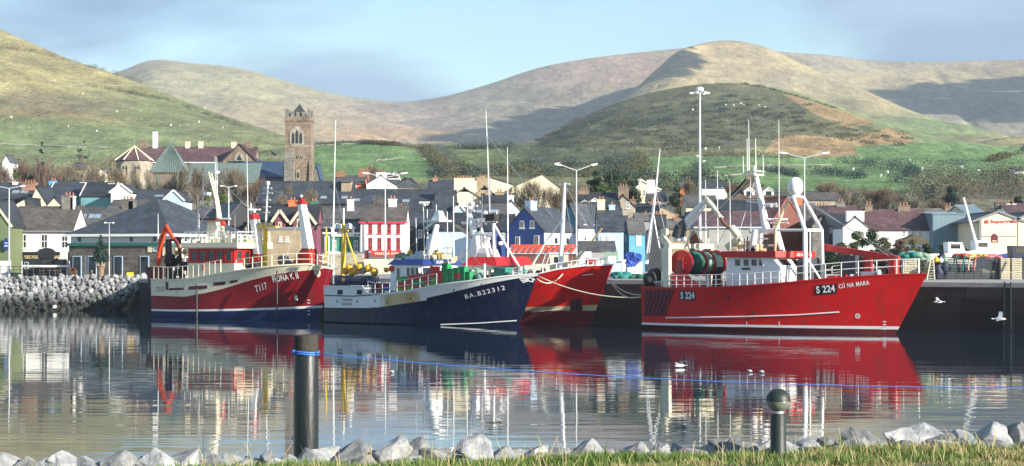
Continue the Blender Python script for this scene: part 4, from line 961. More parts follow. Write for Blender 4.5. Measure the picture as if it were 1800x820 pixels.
b.T([(744,361,.3),(752,360,.3)],.06,'clean_white','aerial_bracket',5)
b.T([(748,402,.4),(766,388,.4)],.12,'clean_white','mast_brace',6)
b.T([(602,498,.3),(604,440,.3),(604,393,.3)],[.2,.2,.14],'yellow_paint','derrick_post',9)
b.T([(606,405,.3),(618,440,.3),(629,474,.2)],.08,'yellow_paint','derrick_stay',6)
b.T([(596,406,.3),(604,404,.3),(612,406,.3)],.1,'yellow_paint','derrick_head',6)
b.T([(604,394,.3),(604,366,.3)],.07,'clean_white','derrick_pole',6)
mb=MB()
for k in(-1,1):mb.box(b.px(604+k*9,398,.3),(.5,.3,.4))
for k in(-1,1):mb.bar(b.px(604+k*9,402,.3),b.px(604,405,.3),.06)
mb.bar(b.px(595,402,.3),b.px(613,402,.3),.06)
mb.build('flood_lamp','clean_white',b.root)
b.T([(586,500,1.2),(586,395,1.2),(590,212,1.2)],[.09,.07,.025],'clean_white','whip_aerial',6)
b.T([(852,494,-1.6),(852,464,-1.6)],.1,'clean_white','bow_post',6)
mb=MB()
for i in range(12):mb.sphere(b.px(random.uniform(826,848),random.uniform(478,494),random.uniform(-1.6,.4)),random.uniform(.25,.45),8,6,jit=.3)
mb.build('net_heap','net_pale',b.root,True)
mb=MB()
for i in range(10):mb.sphere(b.px(random.uniform(855,895),random.uniform(479,489),random.uniform(-.8,.6)),random.uniform(.2,.35),8,6,jit=.3)
mb.build('deck_gear','dark_gear',b.root,True)
b.T([(860,487,0),(862,474,0),(870,474,0),(871,487,0)],.08,'rust_cream','towing_bitts',6)
b.railing(.29,.68,9,1.0,'pale_blue_paint',(-1,),(1,.5))
b.railing(.29,.9,10,.9,'clean_white',(1,),(1,.5))
for u in(594,621,642):b.patch([(u-4,557),(u+4,557),(u+4,554),(u-4,554)],'dark_gear',name='discharge_port',n=2,m=1)
SUN=b
mat('crate_green',(.015,.24,.085),.5,.15,3);mat('crate_lime',(.10,.36,.05),.5,.15,3);mat('crate_red',(.50,.03,.03),.5,.15,3);mat('crate_blue',(.03,.07,.32),.5,.15,3)
mat('crate_white',(.7,.72,.7),.5,.1,3);mat('crate_teal',(.02,.2,.15),.5,.15,3)
def crate_mesh(w=.62,d=.5,h=.42):
 mb=MB();t=.03
 mb.bb((-w/2,-d/2,0),(w/2,d/2,t))
 for s_ in(-1,1):
  mb.bb((-w/2,s_*d/2-t/2,t),(w/2,s_*d/2+t/2,h));mb.bb((s_*w/2-t/2,-d/2+t/2,t),(s_*w/2+t/2,d/2-t/2,h))
  mb.bb((-w/2-.02,s_*(d/2+.022)-.012,h-.07),(w/2+.02,s_*(d/2+.022)+.012,h-.01))
  for x in(-.33,0,.33):mb.bb((x*w-.018,s_*(d/2+.022)-.01,t),(x*w+.018,s_*(d/2+.022)+.01,h-.08))
 return mb
crate_src={}
def crate(colour,loc,rz,label,group,sc=1.0):
 key=(colour,)
 if key not in crate_src:o=crate_mesh().build('fish_crate','crate_'+colour);crate_src[key]=o
 else:o=crate_src[key].copy();COL.objects.link(o)
 o.location=loc;o.rotation_euler=(0,0,rz);o.scale=sc if isinstance(sc,tuple)else(sc,)*3;return tag(o,label,'crate',group)
def boat_pt(b_,p):return b_.o+b_.f*p.x+b_.n*p.y+Vector((0,0,p.z))
us=[705,715,725,735,745,755,765,775,785,795,805,815,824]
tone=['LLRL','LRRG','LLRR','RRGR','RRGR','RLRR','RLLRR','RRRR','GGGGG','GGGG','GGRG','GGGG','GGG']
full={'L':'lime','R':'red','G':'green'}
for u,col in zip(us,tone):
 yy=-2.4
 for _ in range(6):base=b.px(u,512,yy);q=base.x/(b.L+b.rake*.6);z0=b.zs(q)-.5;yy=-min(2.45,b.half(min(q,.95),z0)-.75)
 for k,ch in enumerate(col):
  crate(full[ch],boat_pt(b,Vector((base.x+random.uniform(-.03,.03),yy,z0+k*.47))),b.h+random.uniform(-.04,.04),{'L':'lime green fish crate in the stacks beside the navy trawler wheelhouse','R':'red fish crate in the stacks along the navy trawler deck','G':'dark green fish crate in the stacks forward on the navy trawler'}[ch],'fish crates stacked on the navy trawler',(1,1,1.11))
for i,u in enumerate((686,696)):
 base=b.px(u,512,-2.5)
 for k in range(3):crate('blue' if k%2==i%2 else 'white',boat_pt(b,Vector((base.x,-2.6,b.zs(.33)-.5+k*.43))),b.h,'blue fish crate beside the lifebuoy on the navy trawler' if k%2==i%2 else 'white fish crate beside the lifebuoy on the navy trawler','fish crates by the wheelhouse door')
nb=tag(crate_mesh(1.25,.9,.8).build('fish_bin','crate_teal'),'teal fish bin near the navy trawler bow','bin');nb.location=boat_pt(b,b.px(884,483,-.4)+Vector((0,0,-.2)));nb.rotation_euler=(0,0,b.h)
mat('pot_net',(.02,.035,.06),.8,.4,6);mat('float_yellow',(.72,.36,.02),.45,.15,3)
def pot():
 r=thing('lobster_pot','','lobster pot');mb=MB()
 for x in(-.35,0,.35):mb.tube([(x,-.28,0),(x,-.28,.32),(x,-.15,.5),(x,.15,.5),(x,.28,.32),(x,.28,0)],.025,5)
 for y,z in((-.28,0),(.28,0),(-.28,.32),(.28,.32),(0,.5)):mb.tube([(-.36,y,z),(.36,y,z)],.025,5)
 mb.build('pot_frame','boot_blue',r)
 mb=MB()
 for i in range(9):
  x=-.34+i*.085;mb.tube([(x,-.27,.02),(x,-.27,.31),(x,0,.47),(x,.27,.31),(x,.27,.02)],.014,4)
 for z in(.1,.2,.3):mb.tube([(-.35,-.275,z),(.35,-.275,z)],.014,4)
 mb.build('pot_netting','pot_net',r);return r
p0=pot();first=True
for k in range(2):
 for i in range(9):
  base=b.px(591+i*8.2,503,-1.8+(i%2)*.1);z=b.zs(.06)-.35+k*.52+(.3 if False else 0)
  loc=boat_pt(b,Vector((base.x,base.y,b.zs(.02)-.05+k*.5)));lab='netted blue lobster pot in the upper layer on the navy trawler stern' if k else 'netted blue lobster pot in the lower layer on the navy trawler stern'
  if first:o=p0;o.location=loc;o.rotation_euler=(0,0,b.h+.1);o['label']=lab;first=False
  else:o=dup(p0,loc,b.h+random.uniform(-.2,.2),label=lab)
  o['group']='lobster pots on the trawler stern'
fl=None
for(u,v,s_)in((607,477,1),(614,471,1.05),(625,477,1),(632,470,.95),(640,476,.8),(647,472,1),(658,478,1.12),(618,480,.9),(679,475,.7)):
 loc=boat_pt(b,b.px(u,v,-1.5))
 if fl is None:
  mb=MB();mb.sphere((0,0,0),.33,14,10);mb.lathe([(.09,.3),(.09,.4),(.05,.42)],8);mb.lathe([(.05,-.36),(.08,-.3)],8)
  o=fl=mb.build('net_float','float_yellow',None,True)
 else:o=fl.copy();COL.objects.link(o)
 if(u,v)==(640,476):o.data=fl.data.copy();o.data.materials.clear();o.data.materials.append(MATS['net_pale'])
 o.location=loc;o.scale=(s_,)*3;o.rotation_euler=(random.uniform(-1,1),random.uniform(-1,1),0)
 tag(o,'pale green float among the yellow floats on the lobster pots' if(u,v)==(640,476)else 'small orange float by the blue wheelhouse roof' if u==679 else 'round yellow float on the stacked lobster pots','float','net floats on the navy trawler')
# bare red bow of the trawler behind
b=Boat('fishing_trawler','red trawler with blank bow, moored behind the navy trawler',None,(1037,572.5),7.2,2,[(560,497),(760,500),(850,498),(935,491),(970,482),(1000,474),(1040,468),(1078,466)],fd=(.55,2.9),fw=(.36,1.6),heading=R(-35),origin=1,L=21.0,flare=1.6,pbow=5)
b.hull([(lambda q:.95+.3*q,0),(lambda q:1.2+.55*q*q,1),(9,2)],['boot_red','tan_stain','hull_red'],'deck_paint','clean_white',bulw=.5,cap=.09,capw=.18)
b.patch([(1002,548),(1024,547),(1023,524),(1003,527)],'dark_maroon',name='anchor_recess',off=.02)
mb=MB();c=b.spx(1014,536,.1);mb.sphere(c,.28,8,5,sc=(1,.4,.8));mb.bar(c+Vector((-.5,-.05,-.25)),c+Vector((.5,-.05,-.15)),.14);mb.bar(c+Vector((0,-.05,-.2)),c+Vector((.02,-.05,.4)),.12);mb.build('anchor','dark_gear',b.root)
b.strake([(935,549),(970,546),(1010,541)],.03,'white_paint','old_waterline')
mb=MB();p=b.spx(1034,484,.03);mb.add([b.side(p.x+x,p.z+z,.02)for x,z in((-.4,-.05),(.35,.05),(.35,.12),(-.4,.02))],[(0,1,2,3)]);mb.build('scrape_mark','clean_white',b.root)
WYr=2.6;xa,xb=b.px(822,470,-WYr).x,b.px(868,470,-WYr).x;zr=b.px(850,467,-WYr).z;zt=b.px(850,452,-WYr).z
wedge(b,xa,xb,-WYr,WYr,1.8,zr,'clean_white','wheelhouse',.0,.35,.1)
side_wins(b,xa+.4,xb-.6,3,zr-.95,zr-.15,-WYr+.06)
front_wins(b,xb-.06,-2.3,2.3,5,zr-.95,zr-.15,lean=-.08)
wedge(b,xa-.4,xb+.5,-WYr-.3,WYr+.3,zr+.004,zt,'red_paint','wheelhouse_roof',.5,.5,.5)
sg=b.px(889,463,-1)
wedge(b,b.px(836,455,.2).x,b.px(852,455,.2).x,-1.0,1.4,zt,b.px(845,415,.2).z,'clean_white','funnel',.4,.3,.2)
wedge(b,b.px(850,455,.2).x,b.px(868,455,.2).x,-.8,1.2,zt,b.px(860,436,.2).z,'clean_white','funnel_base',.2,.3,.2)
b.T([(833,415,.4),(829,390,.4),(823,374,.4)],[.34,.3,.24],'clean_white','main_mast',9)
for(u0,v0,u1,v1,r_)in((812,392,838,395,.14),(836,388,868,387,.16),(838,413,868,412,.17),(842,388,842,400,.2),(818,372,834,371,.1),(846,402,850,422,.12),(858,412,850,440,.1),(836,430,824,418,.09)):
 b.T([(u0,v0,.3),(u1,v1,.3)],r_,'clean_white','mast_arm',7)
b.T([(870,478,-.9),(869,440,-.9),(868,393,-.9)],[.2,.2,.17],'clean_white','derrick_post',9)
b.T([(871,399,-.9),(892,436,-.9),(914,471,-.9)],.09,'clean_white','derrick_spar',6)
b.T([(801,397,.4),(822,411,.4),(843,429,.4)],.16,'rust_cream','net_pole',6)
mb=MB();p=b.px(867,383,-.4);mb.box(p,(1.0,1.0,.6));mb.build('winch_head','dark_gear',b.root)
b.T([(862,392,-.4),(862,374,-.4),(873,373,-.4),(873,392,-.4)],.07,'clean_white','winch_frame',6)
for(u,v)in((822,366),(830,362),(826,369),(858,423),(849,424),(853,378),(880,432)):
 mb=MB();mb.lathe([(.05,0),(.2,.08),(.22,.24),(.1,.36)],9,b.px(u,v,.3));mb.build('mast_light','clean_white',b.root)
radar(b,b.px(827,368,.3),1.3);radar(b,b.px(854,395,.3),1.0)
for(u0,v0,u1,v1)in((862,385,854,193),(832,370,832,333),(893,470,892,258),(866,470,866,395),(846,440,848,340)):
 b.T([(u0,v0,.5),((u0+u1)/2,(v0+v1)/2,.5),(u1,v1,.5)],[.08,.06,.02],'clean_white','whip_aerial',5)
b.T([(985,478,-.4),(989,400,-.2),(993,322,0)],[.24,.19,.12],'clean_white','foremast',9)
b.T([(983,325,0),(1001,324,0)],.07,'clean_white','mast_yard',6)
b.T([(988,387,-.2),(960,425,-.4),(935,468,-.8)],.09,'clean_white','mast_stay',6)
b.T([(1000,472,-.4),(1028,440,-.4),(1058,402,-.2)],.09,'rust_cream','derrick_boom',6)
b.T([(992,340,.2),(1010,440,1.5),(1020,468,2.0)],.025,'steel','rigging_wire',4)
b.railing(.62,.985,9,.55,'clean_white',(-1,1),(1,),r=.05)
mb=MB()
for i in range(12):mb.sphere(b.px(random.uniform(932,980),random.uniform(474,487),random.uniform(-1.4,1)),random.uniform(.16,.34),8,6,jit=.3)
mb.build('deck_gear','dark_gear',b.root,True)
REDB=b
def rope(pa,pb,sag,r,matn,label,name='mooring_rope',n=14,cat='rope'):
 a,c=Vector(pa),Vector(pb);mb=MB();mb.tube([a.lerp(c,i/n)-Vector((0,0,sag*4*(i/n)*(1-i/n)))for i in range(n+1)],r,5);return tag(mb.build(name,matn,None,True),label,cat)
p1=boat_pt(SUN,SUN.px(944,485,0));p2=boat_pt(S224,S224.px(1126,523,-3.3));rope(p1,p2,.55,.05,'rope_pale','long pale mooring rope from the navy bow across the red bow')
p3=boat_pt(REDB,REDB.spx(990,482,.08));rope(p1+Vector((0,0,-.25)),p3,.55,.055,'rope_pale','thick short rope looped between the navy and red bows')
p4=boat_pt(REDB,REDB.px(1070,492,0));rope(p4,p2+Vector((0,0,.2)),.35,.045,'rope_pale','upper pale rope from the red bow to the S 224 stern');rope(p4+Vector((.1,0,-.1)),p2+Vector((0,0,.1)),.65,.045,'rope_pale','lower pale rope from the red bow to the S 224 stern')
# gear standing on the pier
def on_quay(u,Y):x=xat(u,Y);return Vector((x,Y,qz(x,Y)))
mat('timber_dark',(.045,.055,.06),.8,.4,2,stretch=(1,1,6));mat('timber_pale',(.50,.45,.33),.8,.25,3);mat('timber',(.22,.15,.09),.8,.3,3)
mat('plastic_white',(.75,.77,.76),.45,.06,3);mat('tarp_blue',(.02,.06,.33),.5,.2,2,bump=.6,bscale=5);mat('net_teal',(.03,.22,.20),.9,.4,5,bump=1,bscale=16)
mat('pink_paint',(.62,.12,.14),.5,.15,3);mat('corten',(.13,.05,.035),.7,.3,2);mat('cream_wall',(.62,.55,.42),.8,.1,1.5,stain=(.35,.28,.18),stainamt=.4)
def slatted(name,label,u0,u1,Y,v0,v1,m,n,depth=1.2,cat='slatted bin',posts=True,group=None):
 a,c=on_quay(u0,Y),on_quay(u1,Y);w=c.x-a.x;h=zat(v0,Y)-a.z;r=thing(name,label,cat,((a.x+c.x)/2,Y,a.z),0,group)
 mb=MB()
 for i in range(n):
  z0=h*i/n;mb.bb((-w/2,-.03,z0+.02),(w/2,.03,z0+h/n*.82));mb.bb((-w/2,depth-.03,z0+.02),(w/2,depth+.03,z0+h/n*.82))
  for s_ in(-1,1):mb.bb((s_*w/2-.03,.03,z0+.02),(s_*w/2+.03,depth-.03,z0+h/n*.82))
 mb.build('slats',m,r)
 np_=max(2,int(w/1.6)+1)
 for i in range(np_):mb=MB();x=-w/2+.1+(w-.2)*i/(np_-1);mb.bb((x-.06,.035,0),(x+.06,.13,h));mb.bb((x-.06,depth-.13,0),(x+.06,depth-.035,h));mb.build('post',m,r)
 return r
slatted('slatted_bin','long dark slatted timber bin on the pier with ropes over it',1662,1758,172,452,491,'timber_dark',14,3)
slatted('slatted_bin','pale slatted crate with a diagonal brace at the pier end',1759.5,1775,171.5,454,491,'timber_pale',12,2)
pb_=slatted('slatted_bin','pale slatted crate without a brace, last along the pier',1779,1796,171.5,454,491,'timber_pale',12,2)
mb=MB();mb.bar(P(1760,488,171.3),P(1774,458,171.3),.12,.06);o=mb.build('brace','timber_pale');tag(o,'diagonal timber plank leaning on the pale slatted crate','plank')
o.name='timber_plank'
slatted('slatted_bin','pale slatted crate behind the bow rail of S 224',1590,1612,174,455,490,'timber_pale',11,1.5)
slatted('slatted_bin','pale slatted crate beside the short ladder past the red bow',1630,1640,175,456,490,'timber_pale',11,1.5)
tag(slatted('slatted_bin','dark bin wall at the very end of the pier',1797,1830,173,456,491,'timber_dark',8,2),kind=None)
r=thing('ladder','pale timber A-frame ladder at the tip of the red bow','ladder',on_quay(1636,170));h_=zat(455,170)-r.location.z
for s_ in(-1,1):mb=MB();mb.bar((s_*.35,0,0),(.18+s_*.12,.25,h_),.08,.1);mb.build('rail','timber_pale',r)
for i in range(7):mb=MB();k=(i+.5)/8;mb.bar((-.35*(1-k)+.06*k,.25*k,h_*k),(.35*(1-k)+.3*k,.25*k,h_*k),.05);mb.build('rung','timber_pale',r)
mat('oilskin',(.012,.018,.045),.6,.4,3,bump=.6,bscale=5)
mb=MB()
for i in range(16):k=i/15;mb.sphere(P(1644+random.uniform(0,20),456+random.uniform(0,32),171),random.uniform(.3,.55),9,6,sc=(.8,.7,1.2),jit=.2)
tag(mb.build('gear_heap','oilskin',None,True),'dark blue heap of fishing gear against the long dark bin','gear heap')
for(u,v,m_)in((1646,457,'yellow_paint'),(1654,458,'plastic_white'),(1661,457,'net_pale')):
 mb=MB();mb.sphere((0,0,0),.24,10,7);mb.lathe([(.06,.22),(.06,.3)],6);o=mb.build('buoy',m_,None,True);o.location=P(u,v,170.3);tag(o,{'yellow_paint':'yellow','plastic_white':'white','net_pale':'green'}[m_]+' buoy on top of the dark blue gear heap','buoy')
for(u,c_,l)in((1676,'net_green','green rope draped over the left of the long dark bin'),(1692,'net_teal','teal rope hanging down the long dark bin'),(1702,'rope_pale','pale rope hanging at the middle of the long dark bin'),(1712,'pink_paint','pinkish rope hanging towards the right of the long dark bin')):
 mb=MB();mb.tube([P(u+9,453,171.8),P(u+5,450.5,171.7),P(u+2,458,171.7),P(u,468+(u%5),171.75),P(u-(8 if u==1676 else-1),476,171.75)],.07,5);tag(mb.build('rope',c_,None,True),l,'rope')
for(u0,u1,v,m_,l)in((1686,1700,449,'orange_red','orange net heap on the long dark bin'),(1698,1730,450.5,'yellow_paint','yellow rope heap on the long dark bin'),(1728,1756,450.5,'pink_paint','pinkish red net heap on the long dark bin')):
 mb=MB()
 for i in range(12):mb.sphere((xat(u0+(u1-u0)*(i+.5)/12,173)+random.uniform(-.1,.1),173.3+random.uniform(-.8,.8),zat(v+2,172.5)+random.uniform(-.05,.1)),random.uniform(.28,.45),8,5,sc=(1.2,1,.6),jit=.3)
 tag(mb.build('net_heap',m_,None,True),l,'net heap')
for(u0,u1,v,m_,l)in((1583,1603,448,'net_teal','teal net heap on the pale crates behind the red bow rail'),(1600,1628,447,'net_pale','pale green net heap behind the red bow rail')):
 mb=MB()
 for i in range(16):mb.sphere((xat(u0+(u1-u0)*(i+.5)/16,176)+random.uniform(-.15,.15),176+random.uniform(-.8,.8),zat(v+6,176)+random.uniform(-.3,.35)),random.uniform(.3,.5),8,5,sc=(1.2,1,.7),jit=.3)
 tag(mb.build('net_heap',m_,None,True),l,'net heap')
def small_boat(u,Y,v,L_,label,hull_m='clean_white',cabin=True,rz=.2,mast=None):
 p=P(u,v,Y);r=thing('small_boat',label,'boat',(p.x,Y,zat(v,Y)-1.2),rz,'small boats beyond the pier')
 mb=MB();N_=14
 for i in range(N_+1):
  k=i/N_;hb=L_*.17*(1-max(0,(k-.45)/.55)**2.2);x=-L_/2+L_*k
  mb.v+=[(x,-hb,1.0+.35*k*k),(x,-hb*.7,0),(x,0,-.25),(x,hb*.7,0),(x,hb,1.0+.35*k*k)]
 for i in range(N_):
  for j in range(4):a=i*5+j;mb.f.append((a,a+5,a+6,a+1));mb.m.append(0)
  mb.f.append((i*5+4,i*5+9,i*5+5,i*5));mb.m.append(0)
 mb.f.append((0,1,2,3,4));mb.m.append(0);mb.build('hull',hull_m,r)
 if cabin:
  mb=MB();mb.prism([(-.5,-L_*.11,1.0),(1.3,-L_*.11,1.0),(.9,-L_*.11,2.1),(-.6,-L_*.11,2.15)],(0,L_*.22,0));mb.build('cabin',hull_m,r)
  mb=MB();mb.bb((-.3,-L_*.11-.02,1.5),(.7,-L_*.11-.01,1.95));mb.build('window','glass',r)
 if mast:mb=MB();mb.tube([(0,0,1),(mast[0],0,mast[1])],[.16,.1],7);mb.build('mast','clean_white',r)
 return r
small_boat(1672,186,443,5.2,'white workboat showing its cabin over the left end of the long dark bin');small_boat(1720,190,440,5.5,'white boat with a raked white mast behind the long dark bin',mast=(-1.6,6.4))
small_boat(1785,180,450,5.5,'dark blue boat with white windows behind the pale slatted crates','navy_paint')
small_boat(1752,188,446,4.2,'blue boat between the yellow heap and the pale slatted crates','blue_paint',cabin=False)
for(u,v0,v1,w,Y,m_,l,n_)in((1030,444,456,1.0,186,'plastic_white','large white tank above the red bow','fish_tank'),(1023,458,463,.7,184,'plastic_white','small white tub left of the red nets above the red bow','fish_tub'),(1053,456,462,.8,186,'plastic_white','white tub right of the red nets above the red bow','fish_tub'),(1076,452,458,.75,190,'plastic_white','white tub below the green screen on the pier','fish_tub'),(1088,461,474,.55,186,'plastic_white','tall white tub left of the blue tarpaulin','fish_tub'),(1095,458,473,.6,188,'plastic_white','tall white tub touching the blue tarpaulin','fish_tub'),(1110,472,478,.8,182,'plastic_white','white box in front of the blue tarpaulin','fish_tub'),(1122,462,476,.8,186,'plastic_white','white tub right under the blue tarpaulin','fish_tub'),(1080,464,488,1.3,184,'pale_blue_paint','grey blue tank beside the red bow','fish_tank')):
 p=on_quay(u,Y);z1=zat(v0,Y);z0=max(p.z,zat(v1,Y))if v1<470 else p.z;mb=MB();h_=z1-p.z
 mb.add([(-w/2*.88,-w*.4,0),(w/2*.88,-w*.4,0),(w/2*.88,w*.4,0),(-w/2*.88,w*.4,0),(-w/2,-w*.46,h_),(w/2,-w*.46,h_),(w/2,w*.46,h_),(-w/2,w*.46,h_)],[(0,3,2,1),(4,5,6,7),(0,1,5,4),(1,2,6,5),(2,3,7,6),(3,0,4,7)])
 mb.bb((-w/2-.03,-w*.49,h_+.002),(w/2+.03,w*.49,h_+.08));o=mb.build(n_,m_);o.location=p;tag(o,l,'tub')
mb=MB();ctr=P(1112,456,185)
for i in range(14):mb.sphere(ctr+Vector((random.uniform(-.5,.5),random.uniform(-.3,.3),random.uniform(-.5,.35))),random.uniform(.3,.42),8,5,jit=.3)
mb.prism([ctr+Vector((-.75,-.4,.0)),ctr+Vector((.15,-.4,-.75)),ctr+Vector((.85,-.4,-.1)),ctr+Vector((.1,-.4,.7))],(0,.6,0));tag(mb.build('tarpaulin','tarp_blue',None),'crumpled blue tarpaulin over white tubs on the pier','tarpaulin')
for(u0,u1,v,m_,l)in((1080,1104,484,'net_teal','teal coiled net between the two red hulls'),(1104,1127,486,'net_green','flat green net beside the S 224 stern')):
 mb=MB()
 for i in range(16):mb.sphere((xat(u0+(u1-u0)*(i+.5)/16,178),178+random.uniform(-.7,.7),QZ+random.uniform(.1,.45 if u0<1100 else.2)),random.uniform(.25,.42),8,5,sc=(1.3,1,.7),jit=.3)
 tag(mb.build('net_heap',m_,None,True),l,'net heap')
mb=MB()
for i in range(12):mb.sphere((xat(1030+i*1.3,184),184+random.uniform(-.4,.4),zat(460,184)+random.uniform(-.25,.2)),random.uniform(.22,.32),8,5,jit=.3)
tag(mb.build('net_heap','red_paint',None,True),'red net heap between white tubs above the red bow','net heap')
r=thing('pier_store','low cream store with brown band and red railed roof behind the red bow','store',(xat(955,196),196,3.7));w=xat(1012,196)-xat(898,196);k=196
zz=lambda v:zat(v,k)-3.7
mb=MB();mb.bb((-w/2,0,0),(w/2,4,zz(463)));mb.build('wall','cream_wall',r)
mb=MB();mb.bb((-w/2-.1,-.1,zz(463)),(w/2+.1,4.1,zz(447)));mb.build('fascia','corten',r)
mb=MB();mb.prism([(-w/2-.2,-.3,zz(447)),(w/2+.2,-.3,zz(447)),(w/2+.2,1.6,zz(436)),(-w/2-.2,1.6,zz(436))],(0,.4,.1));mb.build('roof','pale_blue_paint',r)
for i in range(11):
 mb=MB();x=-w/2+w*(i+.5)/11;mb.bar((x-.25,-.2,zz(444)),(x+.35,1.5,zz(433)),.28,.12);mb.build('roof_plank','orange_red',r)
mb=MB();mb.bar((-w/2,1.5,zz(432)),(w/2,1.5,zz(432)),.2,.2);mb.build('roof_rail','orange_red',r)
r=thing('site_cabin','cream cabin block beside the red foremast on the pier','cabin',(xat(983,188),188,3.7));mb=MB();mb.bb((-.9,0,0),(.9,2,zat(447,188)-3.7));mb.build('wall','cream_wall',r)
mb=MB();mb.bb((-1,-.1,zat(447,188)-3.7),(1,2.1,zat(446,188)-3.6));mb.build('roof','pale_blue_paint',r);mb=MB();mb.bb((-.5,-.03,zat(462,188)-3.7),(-.1,-.01,zat(452,188)-3.7));mb.build('window','glass',r)
r=thing('ladder','grey metal ladder leaning by the cream cabin behind the navy bow','ladder',(xat(952,180),180,3.73))
for s_ in(-.2,.2):mb=MB();mb.bar((s_-.2,0,0),(s_+.6,.3,2.3),.06);mb.build('rail','steel',r)
for i in range(8):mb=MB();q=i/8+.06;mb.bar((-.4+.8*q,.3*q,2.3*q),(.0+.8*q,.3*q,2.3*q),.05);mb.build('rung','steel',r)
mb=MB();mb.bb((-.75,0,0),(.75,.1,zat(443,200)-zat(458,200)));o=mb.build('mesh_screen','net_pale');o.location=P(1074,458,200);tag(o,'pale green screen standing on the pier above the red bow','screen')
for bt,lines in((SUN,((768,392,.1,690,462,-1),(772,392,.3,850,470,-1.2),(604,395,.3,572,500,-.6),(604,395,.3,690,462,.4),(590,330,1.2,604,396,.3),(797,350,.3,770,390,.2),(852,466,-1.6,940,482,0))),(REDB,((993,325,0,868,396,-.6),(993,326,0,1070,464,0),(993,340,0,940,470,1.4),(868,396,-.6,830,455,-1.5),(828,376,.3,868,396,-.6),(857,240,.5,985,400,0),(1058,402,-.2,993,330,0),(848,385,.4,836,452,-1.8),(990,380,-.2,1010,470,-1.6))),(T117,((372,304,.3,447,376,.3),(447,377,.3,531,360,.2),(531,360,.2,578,463,0),(471,330,.8,531,358,.2),(370,306,.3,282,420,.5),(380,350,.3,330,425,-2),(447,378,.3,412,428,-2),(533,362,.2,500,462,-1.8),(370,304,.3,350,385,1))),(S224,((1327,306,.3,1200,430,-2.6),(1327,306,.3,1262,430,2.8),(1394,346,-.4,1340,330,.3),(1413,348,0,1570,456,.3),(1400,346,-.2,1630,484,0),(1340,340,.3,1363,404,-2.1),(1153,335,-2.8,1200,408,1),(1153,335,-2.8,1174,430,-3),(1329,312,.3,1290,440,-2.4)))):
 for(u0,v0,y0,u1,v1,y1)in lines:bt.T([(u0,v0,y0),(u1,v1,y1)],.022,'steel','rigging_wire',4,smooth=False)
rg=random.Random(5)
for bt,n,u0,u1,v0,v1,y0,y1,m_ in((SUN,8,655,682,506,516,-2.4,1,'net_teal'),(SUN,9,742,800,446,455,-1,1.6,'rust_cream'),(SUN,7,735,760,452,458,-.5,1.5,'net_pale'),(REDB,10,812,868,444,454,-1.5,1.5,'clean_white'),(REDB,8,880,930,470,485,-1,1.5,'net_teal'),(T117,10,398,440,412,428,-1.5,1.5,'rust_cream'),(T117,9,330,365,416,426,-1,1.5,'cream_paint'),(S224,12,1290,1345,424,441,-1.5,2,'rust_cream'),(S224,9,1300,1350,428,441,-1.5,2,'dark_gear'),(S224,9,1455,1560,478,490,-1,1.5,'white_paint')):
 for k in range(n):
  p=bt.px(rg.uniform(u0,u1),rg.uniform(v0,v1),rg.uniform(y0,y1));mb=MB();c=rg.random()
  if c<.45:mb.box((p.x,p.y,p.z-.2),(rg.uniform(.2,.55),rg.uniform(.2,.5),rg.uniform(.25,.6)),rg.uniform(0,1.5))
  elif c<.75:mb.lathe([(.06,-.4),(.16,-.3),(.17,.1),(.08,.25)],8,p)
  else:mb.tube([(p.x,p.y,p.z-.9),(p.x+rg.uniform(-.1,.1),p.y,p.z+rg.uniform(.2,.9))],.045,5)
  mb.build('deck_fitting',m_,bt.root)
# the town
slate_mat('slate_blue',(.050,.058,.075));slate_mat('slate_dark',(.032,.036,.045));slate_mat('slate_grey',(.095,.095,.10));slate_mat('slate_brown',(.10,.088,.082),moss=(.15,.13,.08));slate_mat('slate_purple',(.115,.065,.072));slate_mat('slate_pale',(.15,.145,.135))
slate_mat('thatch',(.13,.095,.065));slate_mat('tile_red',(.36,.085,.04))
mat('render_white',(.80,.79,.76),.8,.06,.8,stain=(.5,.47,.4),stainamt=.35);mat('render_cream',(.74,.66,.47),.8,.07,.8,stain=(.45,.38,.25),stainamt=.4);mat('render_blue',(.035,.08,.27),.8,.1,.8);mat('render_skyblue',(.13,.38,.60),.8,.1,.8)
mat('render_pale_blue',(.42,.55,.68),.8,.08,.8);mat('render_teal',(.12,.30,.36),.8,.1,.8);mat('render_green',(.03,.22,.14),.8,.12,.8);mat('render_olive',(.13,.17,.08),.8,.12,.8);mat('render_plum',(.19,.055,.085),.8,.12,.8)
mat('render_lilac',(.55,.58,.74),.8,.08,.8);mat('render_grey',(.33,.33,.32),.85,.15,.8);mat('render_tan',(.33,.26,.17),.9,.2,.8,stain=(.2,.16,.1));mat('render_orange',(.60,.17,.07),.8,.12,.8);mat('render_red',(.5,.03,.03),.7,.1,1);mat('render_dark',(.035,.036,.042),.8,.2,1)
stone_mat('stone_brown',(.17,.125,.095),(.26,.20,.15),(.30,.26,.21),(.7,.34));stone_mat('stone_grey',(.13,.125,.115),(.24,.23,.21),(.27,.26,.24));stone_mat('stone_dark',(.07,.062,.058),(.15,.13,.115),(.14,.13,.12));stone_mat('stone_pale',(.27,.24,.19),(.42,.38,.30),(.42,.4,.34));stone_mat('brick',(.28,.12,.075),(.38,.19,.12),(.35,.3,.25),(.5,.16))
mat('copper_green',(.13,.18,.165),.6,.2,.8,stretch=(3,3,.3));mat('copper_blue',(.035,.065,.12),.55,.2,.6);mat('metal_sheet',(.17,.25,.29),.55,.15,.8,stretch=(3,3,.4))
mat('terracotta',(.30,.14,.085),.8,.15,3);mat('curtain',(.55,.55,.52),.8,.1,4);mat('shop_dark',(.018,.018,.024),.5,.3,2);mat('shop_red',(.58,.03,.03),.5,.1,2);mat('lead_flashing',(.2,.21,.22),.6,.1,2)
